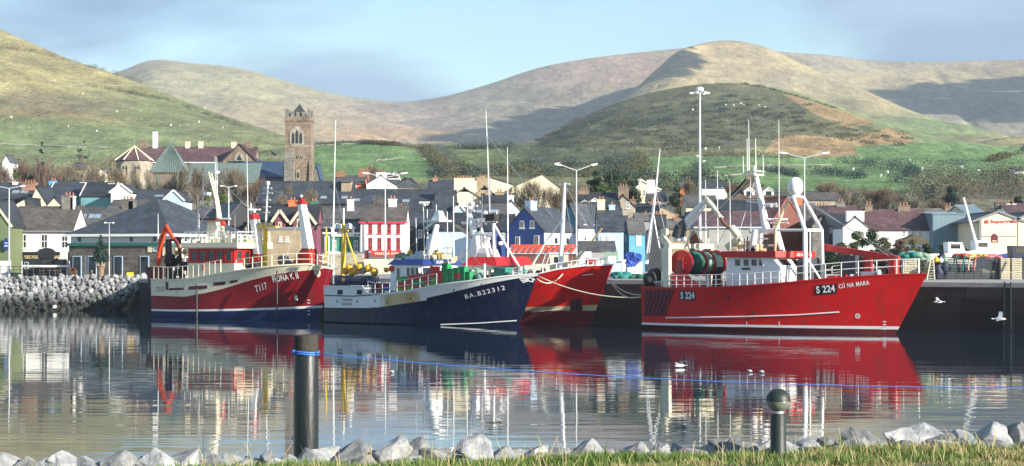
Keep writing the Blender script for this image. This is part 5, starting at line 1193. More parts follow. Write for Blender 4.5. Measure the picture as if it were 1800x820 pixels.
mat('orange_plastic',(.75,.20,.05),.45,.1,2);mat('trim_cream',(.78,.68,.46),.6,.06,2);mat('trim_red',(.55,.04,.05),.6,.1,2);mat('trim_green',(.02,.13,.11),.6,.1,2)
def quad_uv(a,b_,c,d):
 """uv in metres with v running up the slope"""
 a,b_,c,d=map(Vector,(a,b_,c,d));ux=(b_-a).normalized();nrm=ux.cross(d-a).normalized();uy=nrm.cross(ux)
 return[((p-a).dot(ux),(p-a).dot(uy))for p in(a,b_,c,d)]
def roof_slab(mb,q,th=.14,mi=0):
 q=[Vector(p)for p in q];n=(q[1]-q[0]).cross(q[-1]-q[0]).normalized()
 if n.z<0:q=q[::-1];n=-n
 lo=[p-n*th for p in q];k=len(q)
 uv=quad_uv(q[0],q[1],q[2],q[-1])if k==4 else[((p-q[0]).dot((q[1]-q[0]).normalized()),(p-q[0]).dot(n.cross((q[1]-q[0]).normalized())))for p in q]
 o=q+lo
 mb.add(o,[tuple(range(k))],mi,[uv]);mb.add(o,[tuple(reversed(range(k,2*k)))]+[(i,k+i,k+(i+1)%k,(i+1)%k)for i in range(k)],mi)
def house(label,u0,u1,Y,ve,vr,wall='render_white',roof='slate_blue',orient='side',d=8,yaw=0,gz=None,chim=(),wins=(),win_frame='clean_white',doors=(),door_m='shop_dark',verge=None,up=None,hip=0,lights=(),dormers=(),name='house',cat='house',group='houses of the harbour town',base=None,fascia=None,ov=.25,gableroof_ov=.12,wallm=None,pots=True,X0=None):
 """u0,u1: front face in pixels at depth Y; ve, vr: eaves and ridge heights; yaw turns the house about its front centre"""
 xc=(xat(u0,Y)+xat(u1,Y))/2;w=(xat(u1,Y)-xat(u0,Y))/max(.3,math.cos(yaw));g=base_z(Y)-.6 if gz is None else gz
 r=thing(name,label,cat,(xc,Y,g),yaw,group)
 he=zat(ve,Y)-g;W2=w/2;M_=Matrix.Rotation(yaw,3,'Z')
 lx=lambda u:(xat(u,Y)-xc)/max(.3,math.cos(yaw));lz=lambda v,dy=0:zat(v,Y+dy)-g
 mb=MB()
 if orient=='side':
  hr=lz(vr,d/2)
  if hip:mb.bb((-W2,0,-1),(W2,d,he))
  else:mb.prism([(-W2,0,-1),(-W2,d,-1),(-W2,d,he),(-W2,d/2,hr-.1),(-W2,0,he)],(w,0,0))
 else:
  hr=lz(vr,0);pk=0 if up is None else lx(up)
  mb.prism([(-W2,0,-1),(W2,0,-1),(W2,0,he),(pk,0,hr-.1),(-W2,0,he)],(0,d,0))
 wl_=mb.build('wall',wall,r)
 mb=MB();t=.1
 if orient=='side':
  s_=(hr-he)/(d/2);zo=he-s_*ov+t;xo=W2+gableroof_ov
  if hip:
   hx=W2-hip;a,b_,c,dd=(-W2-ov,-ov,zo),(W2+ov,-ov,zo),(hx,d/2,hr+t),(-hx,d/2,hr+t);e,f=(W2+ov,d+ov,zo),(-W2-ov,d+ov,zo)
   roof_slab(mb,(a,b_,c,dd));roof_slab(mb,(e,f,dd,c));
   roof_slab(mb,(b_,e,c));roof_slab(mb,(f,a,dd))
  else:
   roof_slab(mb,((-xo,-ov,zo),(xo,-ov,zo),(xo,d/2,hr+t),(-xo,d/2,hr+t)));roof_slab(mb,((xo,d+ov,zo),(-xo,d+ov,zo),(-xo,d/2,hr+t+.002),(xo,d/2,hr+t+.002)))
   mb.tube([(-xo,d/2,hr+t+.02),(xo,d/2,hr+t+.02)],.12,5)
 else:
  for sgn in(-1,1):
   ex=sgn*W2;s_=(hr-he)/abs(ex-pk);xo=ex+sgn*ov;zo=he-s_*ov+t;y0=-gableroof_ov
   q=((xo,y0,zo),(pk,y0,hr+t+.001*sgn),(pk,d+.1,hr+t+.001*sgn),(xo,d+.1,zo))
   q=(q[0],q[3],q[2],q[1])if sgn<0 else(q[3],q[0],q[1],q[2])
   roof_slab(mb,q)
  mb.tube([(pk,-gableroof_ov,hr+t+.02),(pk,d,hr+t+.02)],.12,5)
 rf=mb.build('roof',roof,r)
 if verge:
  mb=MB()
  if orient=='side':
   for sx in(-1,1):mb.bar((sx*xo*1.003,-ov,zo+.03),(sx*xo*1.003,d/2,hr+t+.03),.1,.22)
  else:
   for sgn in(-1,1):mb.bar((sgn*(W2+ov),-gableroof_ov-.02,he-((hr-he)/abs(sgn*W2-pk))*ov+t),(pk,-gableroof_ov-.02,hr+t+.03),.08,.26)
  mb.build('bargeboard',verge,rf)
 if fascia:mb=MB();mb.bb((-W2-ov,-ov-.07,he-.12),(W2+ov,-ov+.02,he+.08));mb.build('gutter',fascia,r)
 for ch in chim:
  u,vt,cw,cm=ch[:4];cd=ch[4]if len(ch)>4 else.8;dy=d/2 if orient=='side' else(ch[5]if len(ch)>5 else.6)
  cx=lx(u)*(Y+dy)/Y if not yaw else lx(u);zt=zat(vt,Y+dy)-g;zb_=min(hr-.6,zt-1.0);mb=MB();mb.bb((cx-cw/2,dy-cd/2,zb_),(cx+cw/2,dy+cd/2,zt));mb.bb((cx-cw/2-.07,dy-cd/2-.07,zt+.002),(cx+cw/2+.07,dy+cd/2+.07,zt+.12));cc=mb.build('chimney',cm,rf)
  if pots:
   for k in range(max(1,int(cw/.5))):mb=MB();px_=cx+(k-(max(1,int(cw/.5))-1)/2)*.42;mb.lathe([(.11,0),(.13,.1),(.1,.42),(.12,.46)],8,(px_,dy,zt+.122));mb.build('chimney_pot','terracotta',cc)
 def opening(a,c,v0,v1,face,nm,fm,pm,bars):
  mb=MB();x0,x1=lx(a),lx(c);z0,z1=lz(v1),lz(v0);f_=min(.09,(x1-x0)*.16);y0=-.06
  for p,q in(((x0,y0,z0),(x0+f_,.02,z1)),((x1-f_,y0,z0),(x1,.02,z1)),((x0+f_,y0,z0),(x1-f_,.02,z0+f_)),((x0+f_,y0,z1-f_),(x1-f_,.02,z1))):mb.bb(p,q)
  if bars:mb.bb((x0+f_,y0+.02,(z0+z1)/2-.04),(x1-f_,.01,(z0+z1)/2+.04));mb.bb(((x0+x1)/2-.03,y0+.025,z0+f_),((x0+x1)/2+.03,.008,(z0+z1)/2-.04));mb.bb(((x0+x1)/2-.03,y0+.025,(z0+z1)/2+.04),((x0+x1)/2+.03,.008,z1-f_))
  if nm=='window':mb.bb((x0-.12,-.14,z0-.1),(x1+.12,.02,z0-.003))
  o=mb.build(nm,fm,r);mb=MB();mb.add([(x0+f_,-.012,z0+f_),(x1-f_,-.012,z0+f_),(x1-f_,-.012,z1-f_),(x0+f_,-.012,z1-f_)],[(0,1,2,3)]);mb.build('pane',pm,o)
 for(a,c,v0,v1)in wins:opening(a,c,v0,v1,'front','window',win_frame,'glass',True)
 for(a,c,v0,v1)in doors:opening(a,c,v0,v1,'front','door',win_frame,door_m,False)
 for(u,v,ww,hh)in lights:
  s_=(hr-he)/(d/2);x=lx(u);zc=lz(v,d/4);yc=(zc-he)/s_;zc=he+s_*yc+t+.03;mb=MB();a_=math.atan(s_);M=Matrix.Rotation(a_,3,'X');mb.box((x,yc,zc+.05),(ww,hh,.12),0,0,M);o=mb.build('roof_light','lead_flashing',rf);mb=MB();mb.box((x,yc,zc+.085),(ww*.82,hh*.85,.08),0,0,M);mb.build('pane','glass_sky',o)
 for(u,vb,vt,dw,dm)in dormers:
  s_=(hr-he)/(d/2);x=lx(u);zb_=lz(vb,d/6);y0=(zb_-he)/s_;zt=lz(vt,d/6);mb=MB()
  mb.prism([(x-dw/2,y0,zb_-.3),(x+dw/2,y0,zb_-.3),(x+dw/2,y0,zb_+(zt-zb_)*.6),(x,y0,zt),(x-dw/2,y0,zb_+(zt-zb_)*.6)],(0,2.2,0));o=mb.build('dormer',dm,rf)
  mb=MB();mb.bb((x-dw*.28,y0-.04,zb_+.05),(x+dw*.28,y0-.01,zb_+(zt-zb_)*.58));mb.build('window','glass',o)
  mb=MB();
  for sg_ in(-1,1):mb.bar((x+sg_*(dw/2+.12),y0+.9,zb_+(zt-zb_)*.55),(x,y0+.9,zt+.1),2.1,.1)
  mb.build('dormer_roof',roof if dm!='render_white' else 'clean_white',o)
 return r,dict(lx=lx,lz=lz,w=w,he=he,hr=hr,d=d)
mat('glass_sky',(.25,.33,.40),.05,.1,2,spec=1)
def corner_house(label,uL,uC,uR,Y,ve,vr,th,wall,wall2,roof,gz=None,**kw):
 """gable between uL and uC, long side from uC to uR; th: how far the gable is turned towards the left"""
 C_=Vector((xat(uC,Y),Y));w=(xat(uC,Y)-xat(uL,Y))/math.cos(th)
 d=(xat(uR,Y)-xat(uC,Y))/max(.2,math.sin(th)-0*Y)
 return C_,w,d
# harbour front at the left
HG=3.35
r,q=house('white public house with black shopfront and three sash windows',18,127,236,407,366,'render_white','slate_brown',d=9,gz=HG,chim=((104,346,1.4,'stone_grey'),(113,347,.5,'render_white')),wins=((35,47,412,437),(72,84,412,437),(108,120,412,437)),fascia='lead_flashing',name='public_house',cat='pub',verge=None)
mb=MB();mb.bb((q['lx'](36),-.18,0),(q['lx'](125),-.005,q['lz'](444)));sf=mb.build('shopfront','shop_dark',r)
mb=MB();mb.bb((q['lx'](36)-.05,-.34,q['lz'](447)),(q['lx'](125)+.05,-.182,q['lz'](443)));mb.build('shopfront_cornice','shop_dark',sf)
mb=MB();mb.lathe([(.95,-.05),(.95,.05)],18,(q['lx'](83),-.25,q['lz'](446)),M=Matrix.Rotation(R(90),3,'X')@Matrix.Diagonal((1.2,.75,1)));mb.build('sign_crest','shop_dark',sf)
for x0,x1,z in((44,68,452),(72,93,451),(96,106,452)):mb=MB();sign_text('PUBLIC HOUSE' if x0==44 else 'Dingle' if x0==72 else 'BAR','rust_cream',sf,((q['lx'](x0)+q['lx'](x1))/2,-.2,q['lz'](z)),(1,0,0),q['lx'](x1)-q['lx'](x0),.42)
mb=MB();mb.bb((q['lx'](44),-.26,q['lz'](473)),(q['lx'](51),-.185,q['lz'](461)));o=mb.build('window','render_pale_blue',sf);mb=MB();mb.bb((q['lx'](45),-.275,q['lz'](472)),(q['lx'](50),-.262,q['lz'](462)));mb.build('pane','glass',o)
for x0,x1 in((55,72),(75,92),(98,112)):mb=MB();mb.bb((q['lx'](x0),-.2,q['lz'](473)),(q['lx'](x1),-.183,q['lz'](457)));mb.build('pane','glass',sf)
mb=MB();mb.bb((q['lx'](24),-.06,0),(q['lx'](33),-.01,q['lz'](459)));mb.build('door','render_pale_blue',r)
for k,x in enumerate((24,28)):mb=MB();mb.bb((q['lx'](x),-.06,q['lz'](434)),(q['lx'](x+3),-.01,q['lz'](430)));mb.build('wall_plaque','render_red',r)
house('olive green house cut by the photo edge beside the white pub',-45,18,230,396,352,'render_olive','slate_dark','gable',d=10,gz=HG,verge='trim_cream',up=-14)
sg=thing('hanging_sign','round blue sign on the olive green house','sign',P(11,430,229.6))
mb=MB();mb.lathe([(.55,-.04),(.6,0),(.55,.04)],18,(0,0,0),M=Matrix.Rotation(R(90),3,'X')@Matrix.Diagonal((.7,1.3,1)));mb.build('board','blue_paint',sg);mb=MB();mb.bb((-.22,-.07,-.25),(.22,-.045,-.1));mb.bb((-.18,-.07,.1),(.18,-.045,.22));mb.build('sign_marks','pale_blue_paint',sg)
mb=MB();mb.bb((xat(-30,228),227.8,HG),(xat(19,228),228.1,zat(459,228)));tag(mb.build('garden_wall','render_white'),'low white wall in front of the olive green house','wall')
house('grey slated house with three roof lights behind the white pub',104,214,252,404,367,'render_grey','slate_grey',d=11,gz=4,chim=((217,354,.9,'stone_grey'),(209,352,1.5,'stone_dark')),lights=((137,383,.8,1.2),(152,383,.8,1.2),(163,383,.8,1.2)))
def pavilion():
 a=R(20);C_=Vector((xat(298,214),214,HG));e1=Vector((-math.cos(a),math.sin(a),0));e2=Vector((math.sin(a),math.cos(a),0))
 r=thing('pavilion','stone and white pavilion under a wide dark blue hipped roof','building',C_,0)
 L1,L2=13.1,19.0;he=zat(411,214)-HG;hm=zat(430,214)-HG;ap=zat(350,223)-HG
 q=lambda s_,t_,z:e1*s_+e2*t_+Vector((0,0,z))
 mb=MB();mb.prism([q(0,0,-1),q(L1,0,-1),q(L1,L2,-1),q(0,L2,-1)],(0,0,hm+1));mb.build('stone_storey','stone_dark',r)
 mb=MB();mb.prism([q(.15,.15,hm+.002),q(L1-.15,.15,hm+.002),q(L1-.15,L2-.15,hm+.002),q(.15,L2-.15,hm+.002)],(0,0,he-hm));mb.build('upper_storey','render_white',r)
 mb=MB()
 for p0,p1 in((q(-.1,-.12,hm),q(L1+.1,-.12,hm)),(q(-.12,-.1,hm),q(-.12,L2,hm))):mb.bar(p0,p1,.16,.34)
 mb.build('fascia_board','trim_green',r)
 mb=MB();o_=.5;A,B,Cc,D_=q(-o_,-o_,he-.1),q(L1+o_,-o_,he-.1),q(L1+o_,L2+o_,he-.1),q(-o_,L2+o_,he-.1);t1,t2=q(L1/2,8.4,ap),q(L1/2,L2-8.4,ap)
 roof_slab(mb,(B,A,t1));roof_slab(mb,(A,D_,t2,t1));roof_slab(mb,(D_,Cc,t2));roof_slab(mb,(Cc,B,t1,t2));rf=mb.build('roof','slate_blue',r)
 mb=MB()
 for p0,p1 in((A,B),(A,D_)):mb.bar(p0+Vector((0,0,-.06)),p1+Vector((0,0,-.06)),.2,.28)
 mb.build('gutter','clean_white',rf)
 mb=MB()
 for k in range(7):mb.add([q(-o_*.9+k*2.3,-o_*.9,he-.2)+Vector((0,0,0))],[])
 def win(face,s0,s1,z0,z1,nm='window',fr='clean_white',pn='glass'):
  nrm=-e2 if face==1 else-e1;ff=(lambda s_,z,o:q(s_,-o,z))if face==1 else(lambda s_,z,o:q(-o,s_,z));off=-.15 if z0>hm-.1 else 0
  mb=MB();mb.prism([ff(s0,z0,off+.005),ff(s1,z0,off+.005),ff(s1,z1,off+.005),ff(s0,z1,off+.005)],nrm*.07);o=mb.build(nm,fr,r)
  mb=MB();k=.1;mb.prism([ff(s0+k,z0+k,off+.076),ff(s1-k,z0+k,off+.076),ff(s1-k,z1-k,off+.076),ff(s0+k,z1-k,off+.076)],nrm*.01);mb.build('pane',pn,o)
 for s_ in(1.6,4.6,8.6,11.4):win(1,s_,s_+.7,hm+.25,he-.2)
 for s_ in(1.2,3.2,6.4,8.0,11.0,13.0):win(2,s_,s_+1.0,hm+.25,he-.25)
 for s_ in(2.6,6.0,9.4,11.4):win(1,s_,s_+1.15,.1,2.5,'door' if s_ in(2.6,9.4)else 'window','render_pale_blue')
 for s_ in(.8,3.4,6.0,8.5):win(2,s_,s_+1.2,.1,2.4)
 for s_,s1,z0,z1,m_ in((2.2,2.75,2.9,4.1,'trim_cream'),(.35,.85,2.5,4.1,'trim_cream'),(.9,2.1,2.95,4.0,'pale_blue_paint')):
  mb=MB();mb.prism([q(s_,-.01,z0),q(s1,-.01,z0),q(s1,-.01,z1),q(s_,-.01,z1)],-e2*.08);o=mb.build('sign_panel',m_,r)
 mb=MB();
 for k in range(5):mb.sphere(q(1.5+random.uniform(-.2,.2),-.1,3.5+random.uniform(-.15,.2)),.16,7,5,sc=(1,.3,1))
 mb.build('sign_print','lead_flashing',r)
 mb=MB();mb.prism([q(-.01,2.3,2.3),q(-.01,3.0,2.3),q(-.01,3.0,4.2),q(-.01,2.3,4.2)],-e1*.08);mb.build('sign_panel','trim_cream',r)
pavilion()
# harbour front, middle
G2=4.2
house('dark gabled house right of the pavilion roof',402,462,262,384,357,'render_dark','slate_grey','gable',d=12,yaw=R(22),gz=4.4,up=424)
house('stone house behind the T117 masts with slate roof and chimney',340,410,268,392,366,'render_grey','slate_grey',d=9,chim=((394,367,1.0,'stone_brown'),))
house('flat roofed tan rubble store with three small windows',461,527,238,403.5,402.5,'render_tan','lead_flashing',d=8,gz=G2,wins=((470,475,416,425),(491,496,416,425),(502,508,416,425)),name='store',cat='store',ov=.1)
r,q=house('plum coloured house with twin cream gables',452,556,252,402,362,'render_plum','slate_dark',d=10,gz=4.2,chim=((507,354,1.1,'render_orange'),),group='houses of the harbour town')
for(a,c,pk,ve_,ww)in((480,507,371,389,((490,496,391,402),)),(512,556,364,393,((523,530,386,404),(540,546,386,404),(523,530,420,440)))):
 mb=MB();x0,x1=q['lx'](a),q['lx'](c);z0=q['lz'](ve_);z1=q['lz'](pk);zb=0 if a>500 else q['lz'](406)
 mb.prism([(x0+.3,-.7,zb),(x1-.3,-.7,zb),(x1-.3,-.7,z0),((x0+x1)/2,-.7,z1-.2),(x0+.3,-.7,z0)],(0,5.5,0));gb=mb.build('gable','render_plum',r)
 mb=MB()
 for sx in(x0-.1,x1+.1):mb.bar((sx,2.2,z0-.15),((x0+x1)/2,2.2,z1+.05),6.2,.14)
 mb.build('gable_roof','slate_dark',gb)
 mb=MB()
 for sx in(x0-.1,x1+.1):mb.bar((sx,-.96,z0-.15),((x0+x1)/2,-.96,z1+.05),.1,.34)
 mb.build('bargeboard','trim_cream',gb)
 for(wa,wc,v0,v1)in ww:
  mb=MB();mb.bb((q['lx'](wa),-.78,q['lz'](v1)),(q['lx'](wc),-.69,q['lz'](v0)));o=mb.build('window','trim_cream',gb);mb=MB();mb.bb((q['lx'](wa)+.12,-.8,q['lz'](v1)+.15),(q['lx'](wc)-.12,-.782,q['lz'](v0)-.15));mb.build('pane','glass',o)
house('dark slated house with tall green chimney',548,632,258,402,366,'render_dark','slate_grey',d=9,gz=4.4,chim=((547,356,1.0,'render_green'),),lights=((581,391,1.2,.9),))
r,q=house('green shop front with white windows and two small white dormers',571,634,240,410,388,'render_green','slate_grey',d=7,gz=G2,wins=((584,591,423,442),(604,610,423,442),(622,629,423,442)),dormers=((592,412,395,1.3,'render_white'),(614,412,395,1.3,'render_white')),fascia='clean_white',name='shop',cat='shop')
for v0,v1 in((413,411),(416.5,415),(446,443)):mb=MB();mb.bb((-q['w']/2,-.1,q['lz'](v0)),(q['w']/2,-.02,q['lz'](v1)));mb.build('trim_board','clean_white',r)
for u in(572,578,602,633):mb=MB();mb.bb((q['lx'](u)-.08,-.09,q['lz'](443)),(q['lx'](u)+.08,-.015,q['lz'](416.6)));mb.build('corner_board','clean_white',r)
mb=MB();mb.bb((xat(566,232),231.7,3.6),(xat(640,232),232.3,zat(446,232)));tag(mb.build('harbour_wall','stone_pale'),'pale rubble wall under the green shop','wall')
mb=MB();mb.bb((xat(641,231),230.7,3.6),(xat(770,231),231.2,zat(456,231)));tag(mb.build('harbour_wall','cream_wall'),'long cream wall under the red shop sign','wall')
r,q=house('white house with red trim and two rows of red sash windows',634,713,238,391,363,'render_white','slate_brown',d=9,gz=G2,win_frame='trim_red',fascia='trim_red',chim=((612,353,.8,'render_white'),(686,352,1.0,'render_white')),wins=tuple((u,u+6.5,v0,v1)for u in(648,664,681,697)for v0,v1 in((394,411),(418,440))))
mb=MB();mb.bb((q['lx'](653),-.55,q['lz'](451)),(q['lx'](706),-.32,q['lz'](441)));sb=mb.build('shop_sign','shop_red',r);sign_text('MARINA INN','trim_cream',sb,(q['lx'](680),-.56,q['lz'](446)),(1,0,0),2.9,.34)
mb=MB();mb.bb((q['lx'](642),-.5,q['lz'](455)),(q['lx'](648),-.2,q['lz'](440)));mb.build('projecting_sign','dark_maroon',r)
house('long dark slated terrace running behind the harbour front',618,764,300,366,335,'render_dark','slate_blue',d=13,chim=(),lights=((624,354,1.2,.9),(712,356,1.2,1.0)))
house('dark slated house left of the long terrace below the church tower',452,616,318,358,321,'render_dark','slate_blue',d=15,lights=((567,350,1.1,1.0),(604,350,1.1,1.0)))
house('dark slated house with brown chimney right of the red trimmed house',706,778,262,398,370,'render_dark','slate_blue',d=10,gz=4.5,chim=((705,365,1.4,'render_tan'),),wins=((735,742,404,418),))
house('grey slated terrace with a small hipped end below the cream gable',764,800,290,372,337,'render_grey','slate_blue',d=10,chim=((752,358,.9,'render_tan'),))
house('white gable catching the sun behind the navy trawler mast',762,794,268,388,367,'render_white','slate_dark','gable',d=9,gz=5)
house('second white gable, taller, just right of the first behind the masts',790,816,284,376,358,'render_white','slate_dark','gable',d=9,gz=6)
house('pale blue rendered house with dark roof behind the white masts',770,842,256,405,377,'render_pale_blue','slate_dark',d=9,gz=4.3)
house('grey cottage with pale blue gable right of the pale blue house',832,892,276,382,361,'render_pale_blue','slate_grey',d=8,gz=5,lights=((842,375,1,1),(868,374,1.6,1)))
def two_face(label,uL,uC,uR,Y,ve,vr,th,wall,side_wall,roof,gz,wins=(),side_wins_=(),verge=None,chim=(),group='houses of the harbour town',vr_side=None):
 w=(xat(uC,Y)-xat(uL,Y))/math.cos(th);sx=math.sin(th);C_=Vector((xat(uC,Y),Y,gz))
 t_=(uR-900)/K;d=(t_*Y-C_.x)/(sx-t_*math.cos(th))
 r=thing('house',label,'house',C_,-th,group)
 he,hr=zat(ve,Y)-gz,zat(vr,Y+(w/2)*math.sin(th))-gz
 mb=MB();mb.prism([(-w,0,-1),(0,0,-1),(0,0,he),(-w/2,0,hr-.1),(-w,0,he)],(0,d,0));mb.build('wall',wall,r)
 if side_wall!=wall:mb=MB();mb.bb((.0,.05,-1),(.03,d-.05,he-.1));mb.build('side_wall',side_wall,r)
 mb=MB();s_=(hr-he)/(w/2);ov=.3;t=.1
 for sg in(-1,1):
  xo=-w/2+sg*(w/2+ov);zo=he-s_*ov+t;qd=[(xo,-.15,zo),(-w/2,-.15,hr+t+.001*sg),(-w/2,d+.1,hr+t+.001*sg),(xo,d+.1,zo)]
  qd=(qd[3],qd[0],qd[1],qd[2])if sg>0 else(qd[0],qd[3],qd[2],qd[1]);roof_slab(mb,qd)
 rf=mb.build('roof',roof,r)
 if verge:
  mb=MB()
  for sg in(-1,1):mb.bar((-w/2+sg*(w/2+ov),-.17,he-s_*ov+t),(-w/2,-.17,hr+t+.03),.08,.25)
  mb.build('bargeboard',verge,rf)
 lx=lambda u:(xat(u,Y)-C_.x)/math.cos(th)
 def win(p0,p1,n,parent=r):
  p0,p1=Vector(p0),Vector(p1);
 for(a,c,v0,v1)in wins:
  mb=MB();x0,x1,z0,z1=lx(a),lx(c),zat(v1,Y)-gz,zat(v0,Y)-gz;mb.bb((x0,-.08,z0),(x1,-.005,z1));mb.bb((x0-.1,-.14,z0-.12),(x1+.1,-.004,z0-.002));o=mb.build('window','clean_white',r);mb=MB();xm=(x0+x1)/2
  mb.bb((x0+.1,-.1,z0+.1),(xm-.03,-.082,z1-.1));mb.bb((xm+.03,-.1,z0+.1),(x1-.1,-.082,z1-.1));mb.build('pane','glass',o)
 for(f0,f1,v0,v1)in side_wins_:
  mb=MB();z0,z1=zat(v1,Y)-gz,zat(v0,Y)-gz;mb.bb((.03,d*f0,z0),(.1,d*f1,z1));o=mb.build('window','clean_white',r);mb=MB();mb.bb((.102,d*f0+.12,z0+.1),(.115,d*f1-.12,z1-.1));mb.build('pane','glass',o)
 for(f,vt,cw,cm)in chim:
  zt=zat(vt,Y)-gz;mb=MB();mb.bb((-w/2-.45,d*f,hr-.8),(-w/2+.45,d*f+cw,zt));mb.bb((-w/2-.5,d*f-.05,zt+.002),(-w/2+.5,d*f+cw+.05,zt+.12));cc=mb.build('chimney',cm,rf)
  for k in(.3,.7):mb=MB();mb.lathe([(.12,0),(.1,.45)],8,(-w/2,d*f+cw*k,zt+.122));mb.build('chimney_pot','terracotta',cc)
 return r,d
two_face('bright blue gabled house with a pale lilac side wall',888,956,1012,248,405,365,R(32),'render_blue','render_lilac','slate_blue',4.0,((914,922,388,401),(932,940,388,401),(906,914,416,432),(939,948,414,432)),((.3,.42,417,430),(.66,.78,417,430)),chim=((.1,354,1.6,'render_pale_blue'),))
house('dark roofed blue wing left of the bright blue gable',846,905,262,405,379,'render_blue','slate_dark',d=9,gz=4.4,wins=((882,888,410,421),))
two_face('white house with a teal gable edge and dark slate roof',986,1016,1062,262,395,357,R(36),'render_teal','render_white','slate_blue',4.4,(),((.2,.3,394,403),(.6,.7,394,403),(.2,.3,416,424),(.6,.7,416,424)))
house('pale blue terraced house with dark roof and two small windows',1052,1096,250,406,368,'render_pale_blue','slate_blue',d=10,gz=4.2,wins=((1056,1060,415,424),(1067,1071,415,424)),chim=((1060,353,1.0,'trim_cream'),(1079,362,.8,'render_pale_blue')))
house('turquoise house squeezed between the pale blue and bright blue houses',1094,1106,252,408,382,'render_teal','slate_blue',d=9,gz=4.2,wins=((1098,1101,414,424),))
house('small bright blue shop with grey roof',1106,1134,250,411,387,'render_skyblue','slate_pale',d=9,gz=4.2,doors=((1118,1127,412,432),),door_m='render_lilac',chim=(),name='shop',cat='shop')
house('low grey roofed shed on the pier road behind the red foremast',1018,1082,226,441,427,'render_grey','slate_grey',d=7,gz=3.75,name='shed',cat='shed')
house('rubble stone gable with one small window and a big chimney',1075,1117,290,364,344,'stone_pale','slate_dark','gable',d=10,chim=((1096,330,1.6,'stone_brown'),),wins=((1101,1107,355,367),),wallm=None)
house('dark slated house with two white dormers beside the rubble gable',1020,1090,288,366,341,'render_grey','slate_dark',d=9,chim=((1028,334,1.6,'stone_brown'),),dormers=((1030,363,350,1.6,'render_grey'),(1046,363,350,1.6,'render_white')))
house('cream gabled house among the evergreens',1118,1160,350,334,318,'render_cream','slate_grey','gable',d=9,chim=((1126,317,.8,'render_white'),),verge='clean_white',up=1127,wins=((1130,1135,334,346),))
house('cream chimneyed house end right of the cream gable',1140,1172,340,352,340,'render_grey','slate_dark',d=8,chim=((1147,318,1.4,'render_white'),))
house('dark gable with a massive black chimney',1136,1176,256,412,397,'render_dark','slate_dark','gable',d=9,gz=4.2,chim=((1157,379,2.2,'render_dark',1.0),))
house('grey slated shed roof above the black chimney',1118,1160,278,388,377,'render_grey','slate_pale',d=8,chim=((1138,378,.8,'stone_brown'),))
house('tan gable with grey roof behind the white crane',1150,1206,290,384,364,'render_tan','slate_grey','gable',d=11,up=1162,yaw=R(18))
house('dark roof with terracotta chimneys left of the tan gable',1104,1160,300,374,360,'render_grey','slate_dark',d=9,chim=((1116,352,.9,'stone_brown'),(1152,356,1.1,'brick')))
house('pale brown roof below the tan gable',1160,1212,268,402,388,'render_tan','slate_pale',d=8,chim=((1193,384,.8,'brick'),))
house('long purple roofed store behind the white crane',1222,1342,272,400,374,'render_grey','slate_purple',d=12,name='store',cat='store',fascia='pale_blue_paint')
house('dark gabled roof left of the purple store',1196,1232,284,400,374,'render_pale_blue','slate_dark','gable',d=9)
house('pale house with dark roof above the purple store',1206,1262,316,364,346,'render_cream','slate_grey',d=9,chim=())
house('dark navy roofed hall above the purple store',1262,1352,306,376,354,'render_grey','slate_dark',d=11,chim=((1272,366,.9,'brick'),))
house('brown hipped house with two white dormers',1292,1362,330,348,313,'render_tan','thatch',d=12,hip=4.2,dormers=((1318,345,331,1.8,'render_white'),(1352,345,331,1.8,'render_white')),chim=((1324,310,1.0,'stone_brown'),))
house('tan cottage wall left of the brown hipped house',1280,1310,322,362,350,'render_cream','thatch',d=7)
house('red tiled gable hung with orange tiles behind the tripod',1357,1412,286,388,347,'tile_red','tile_red','gable',d=9,yaw=R(14),up=1384,chim=())
house('slate and rubble house right of the red tiled gable',1396,1440,290,388,360,'stone_grey','slate_grey',d=9,chim=((1412,345,1.0,'render_orange'),))
house('stone barn with brown roof near the bare trees',1420,1480,345,352,341,'stone_pale','slate_brown',d=8,name='barn',cat='barn')
house('dark gabled house with black chimney behind the tripod',1428,1462,278,396,380,'stone_grey','slate_dark','gable',d=9,chim=((1444,364,1.8,'render_dark'),))
house('purple roof with stone chimney left of the white cottage',1452,1512,300,382,364,'stone_grey','slate_purple',d=9,chim=((1486,356,1.4,'stone_grey'),))
house('dark lean-to roof against the white cottage gable',1458,1500,262,396,378,'render_dark','slate_dark',d=8)
# right-hand side
house('white cottage gable with a stepped white chimney',1482,1526,250,399,382,'render_white','slate_purple','gable',d=8,gz=3.6,chim=((1504,373,2.3,'render_white',1.0),),pots=False)
house('long white cottage with purple grey roof and three small windows',1520,1636,252,404,371,'render_white','slate_purple',d=9,gz=3.6,wins=((1586,1592,406,417),(1602,1608,406,417),(1615,1621,406,417)),chim=((1538,362,1.0,'stone_brown'),(1600,363,1.6,'stone_brown')))
house('grey roofed house with end chimney behind the white cottage',1612,1676,292,394,369,'render_white','slate_pale',d=9,chim=((1678,364,1.2,'stone_brown'),))
house('blue grey metal clad shed beside the supermarket',1640,1698,250,377,376,'metal_sheet','metal_sheet',d=12,gz=3.6,name='shed',cat='shed',ov=.1)
r,q=house('tall cream block with a small red sign and blue grey roof',1694,1728,258,373,363,'render_cream','metal_sheet',d=10,gz=3.6,name='supermarket_block',cat='shop',ov=.8)
sign_text('SuperValu','shop_red',r,(q['lx'](1711),0,q['lz'](377)),(1,0,0),1.7,.26,off=.03)
r,q=house('cream supermarket with a red SuperValu sign under a low gable',1723,1788,238,386,374,'render_cream','slate_grey','gable',d=16,gz=3.6,name='supermarket',cat='shop',ov=1.0,verge='lead_flashing')
sign_text('SuperValu','shop_red',r,(q['lx'](1764),0,q['lz'](390.5)),(1,0,0),3.3,.5,bold=.03,off=.05)
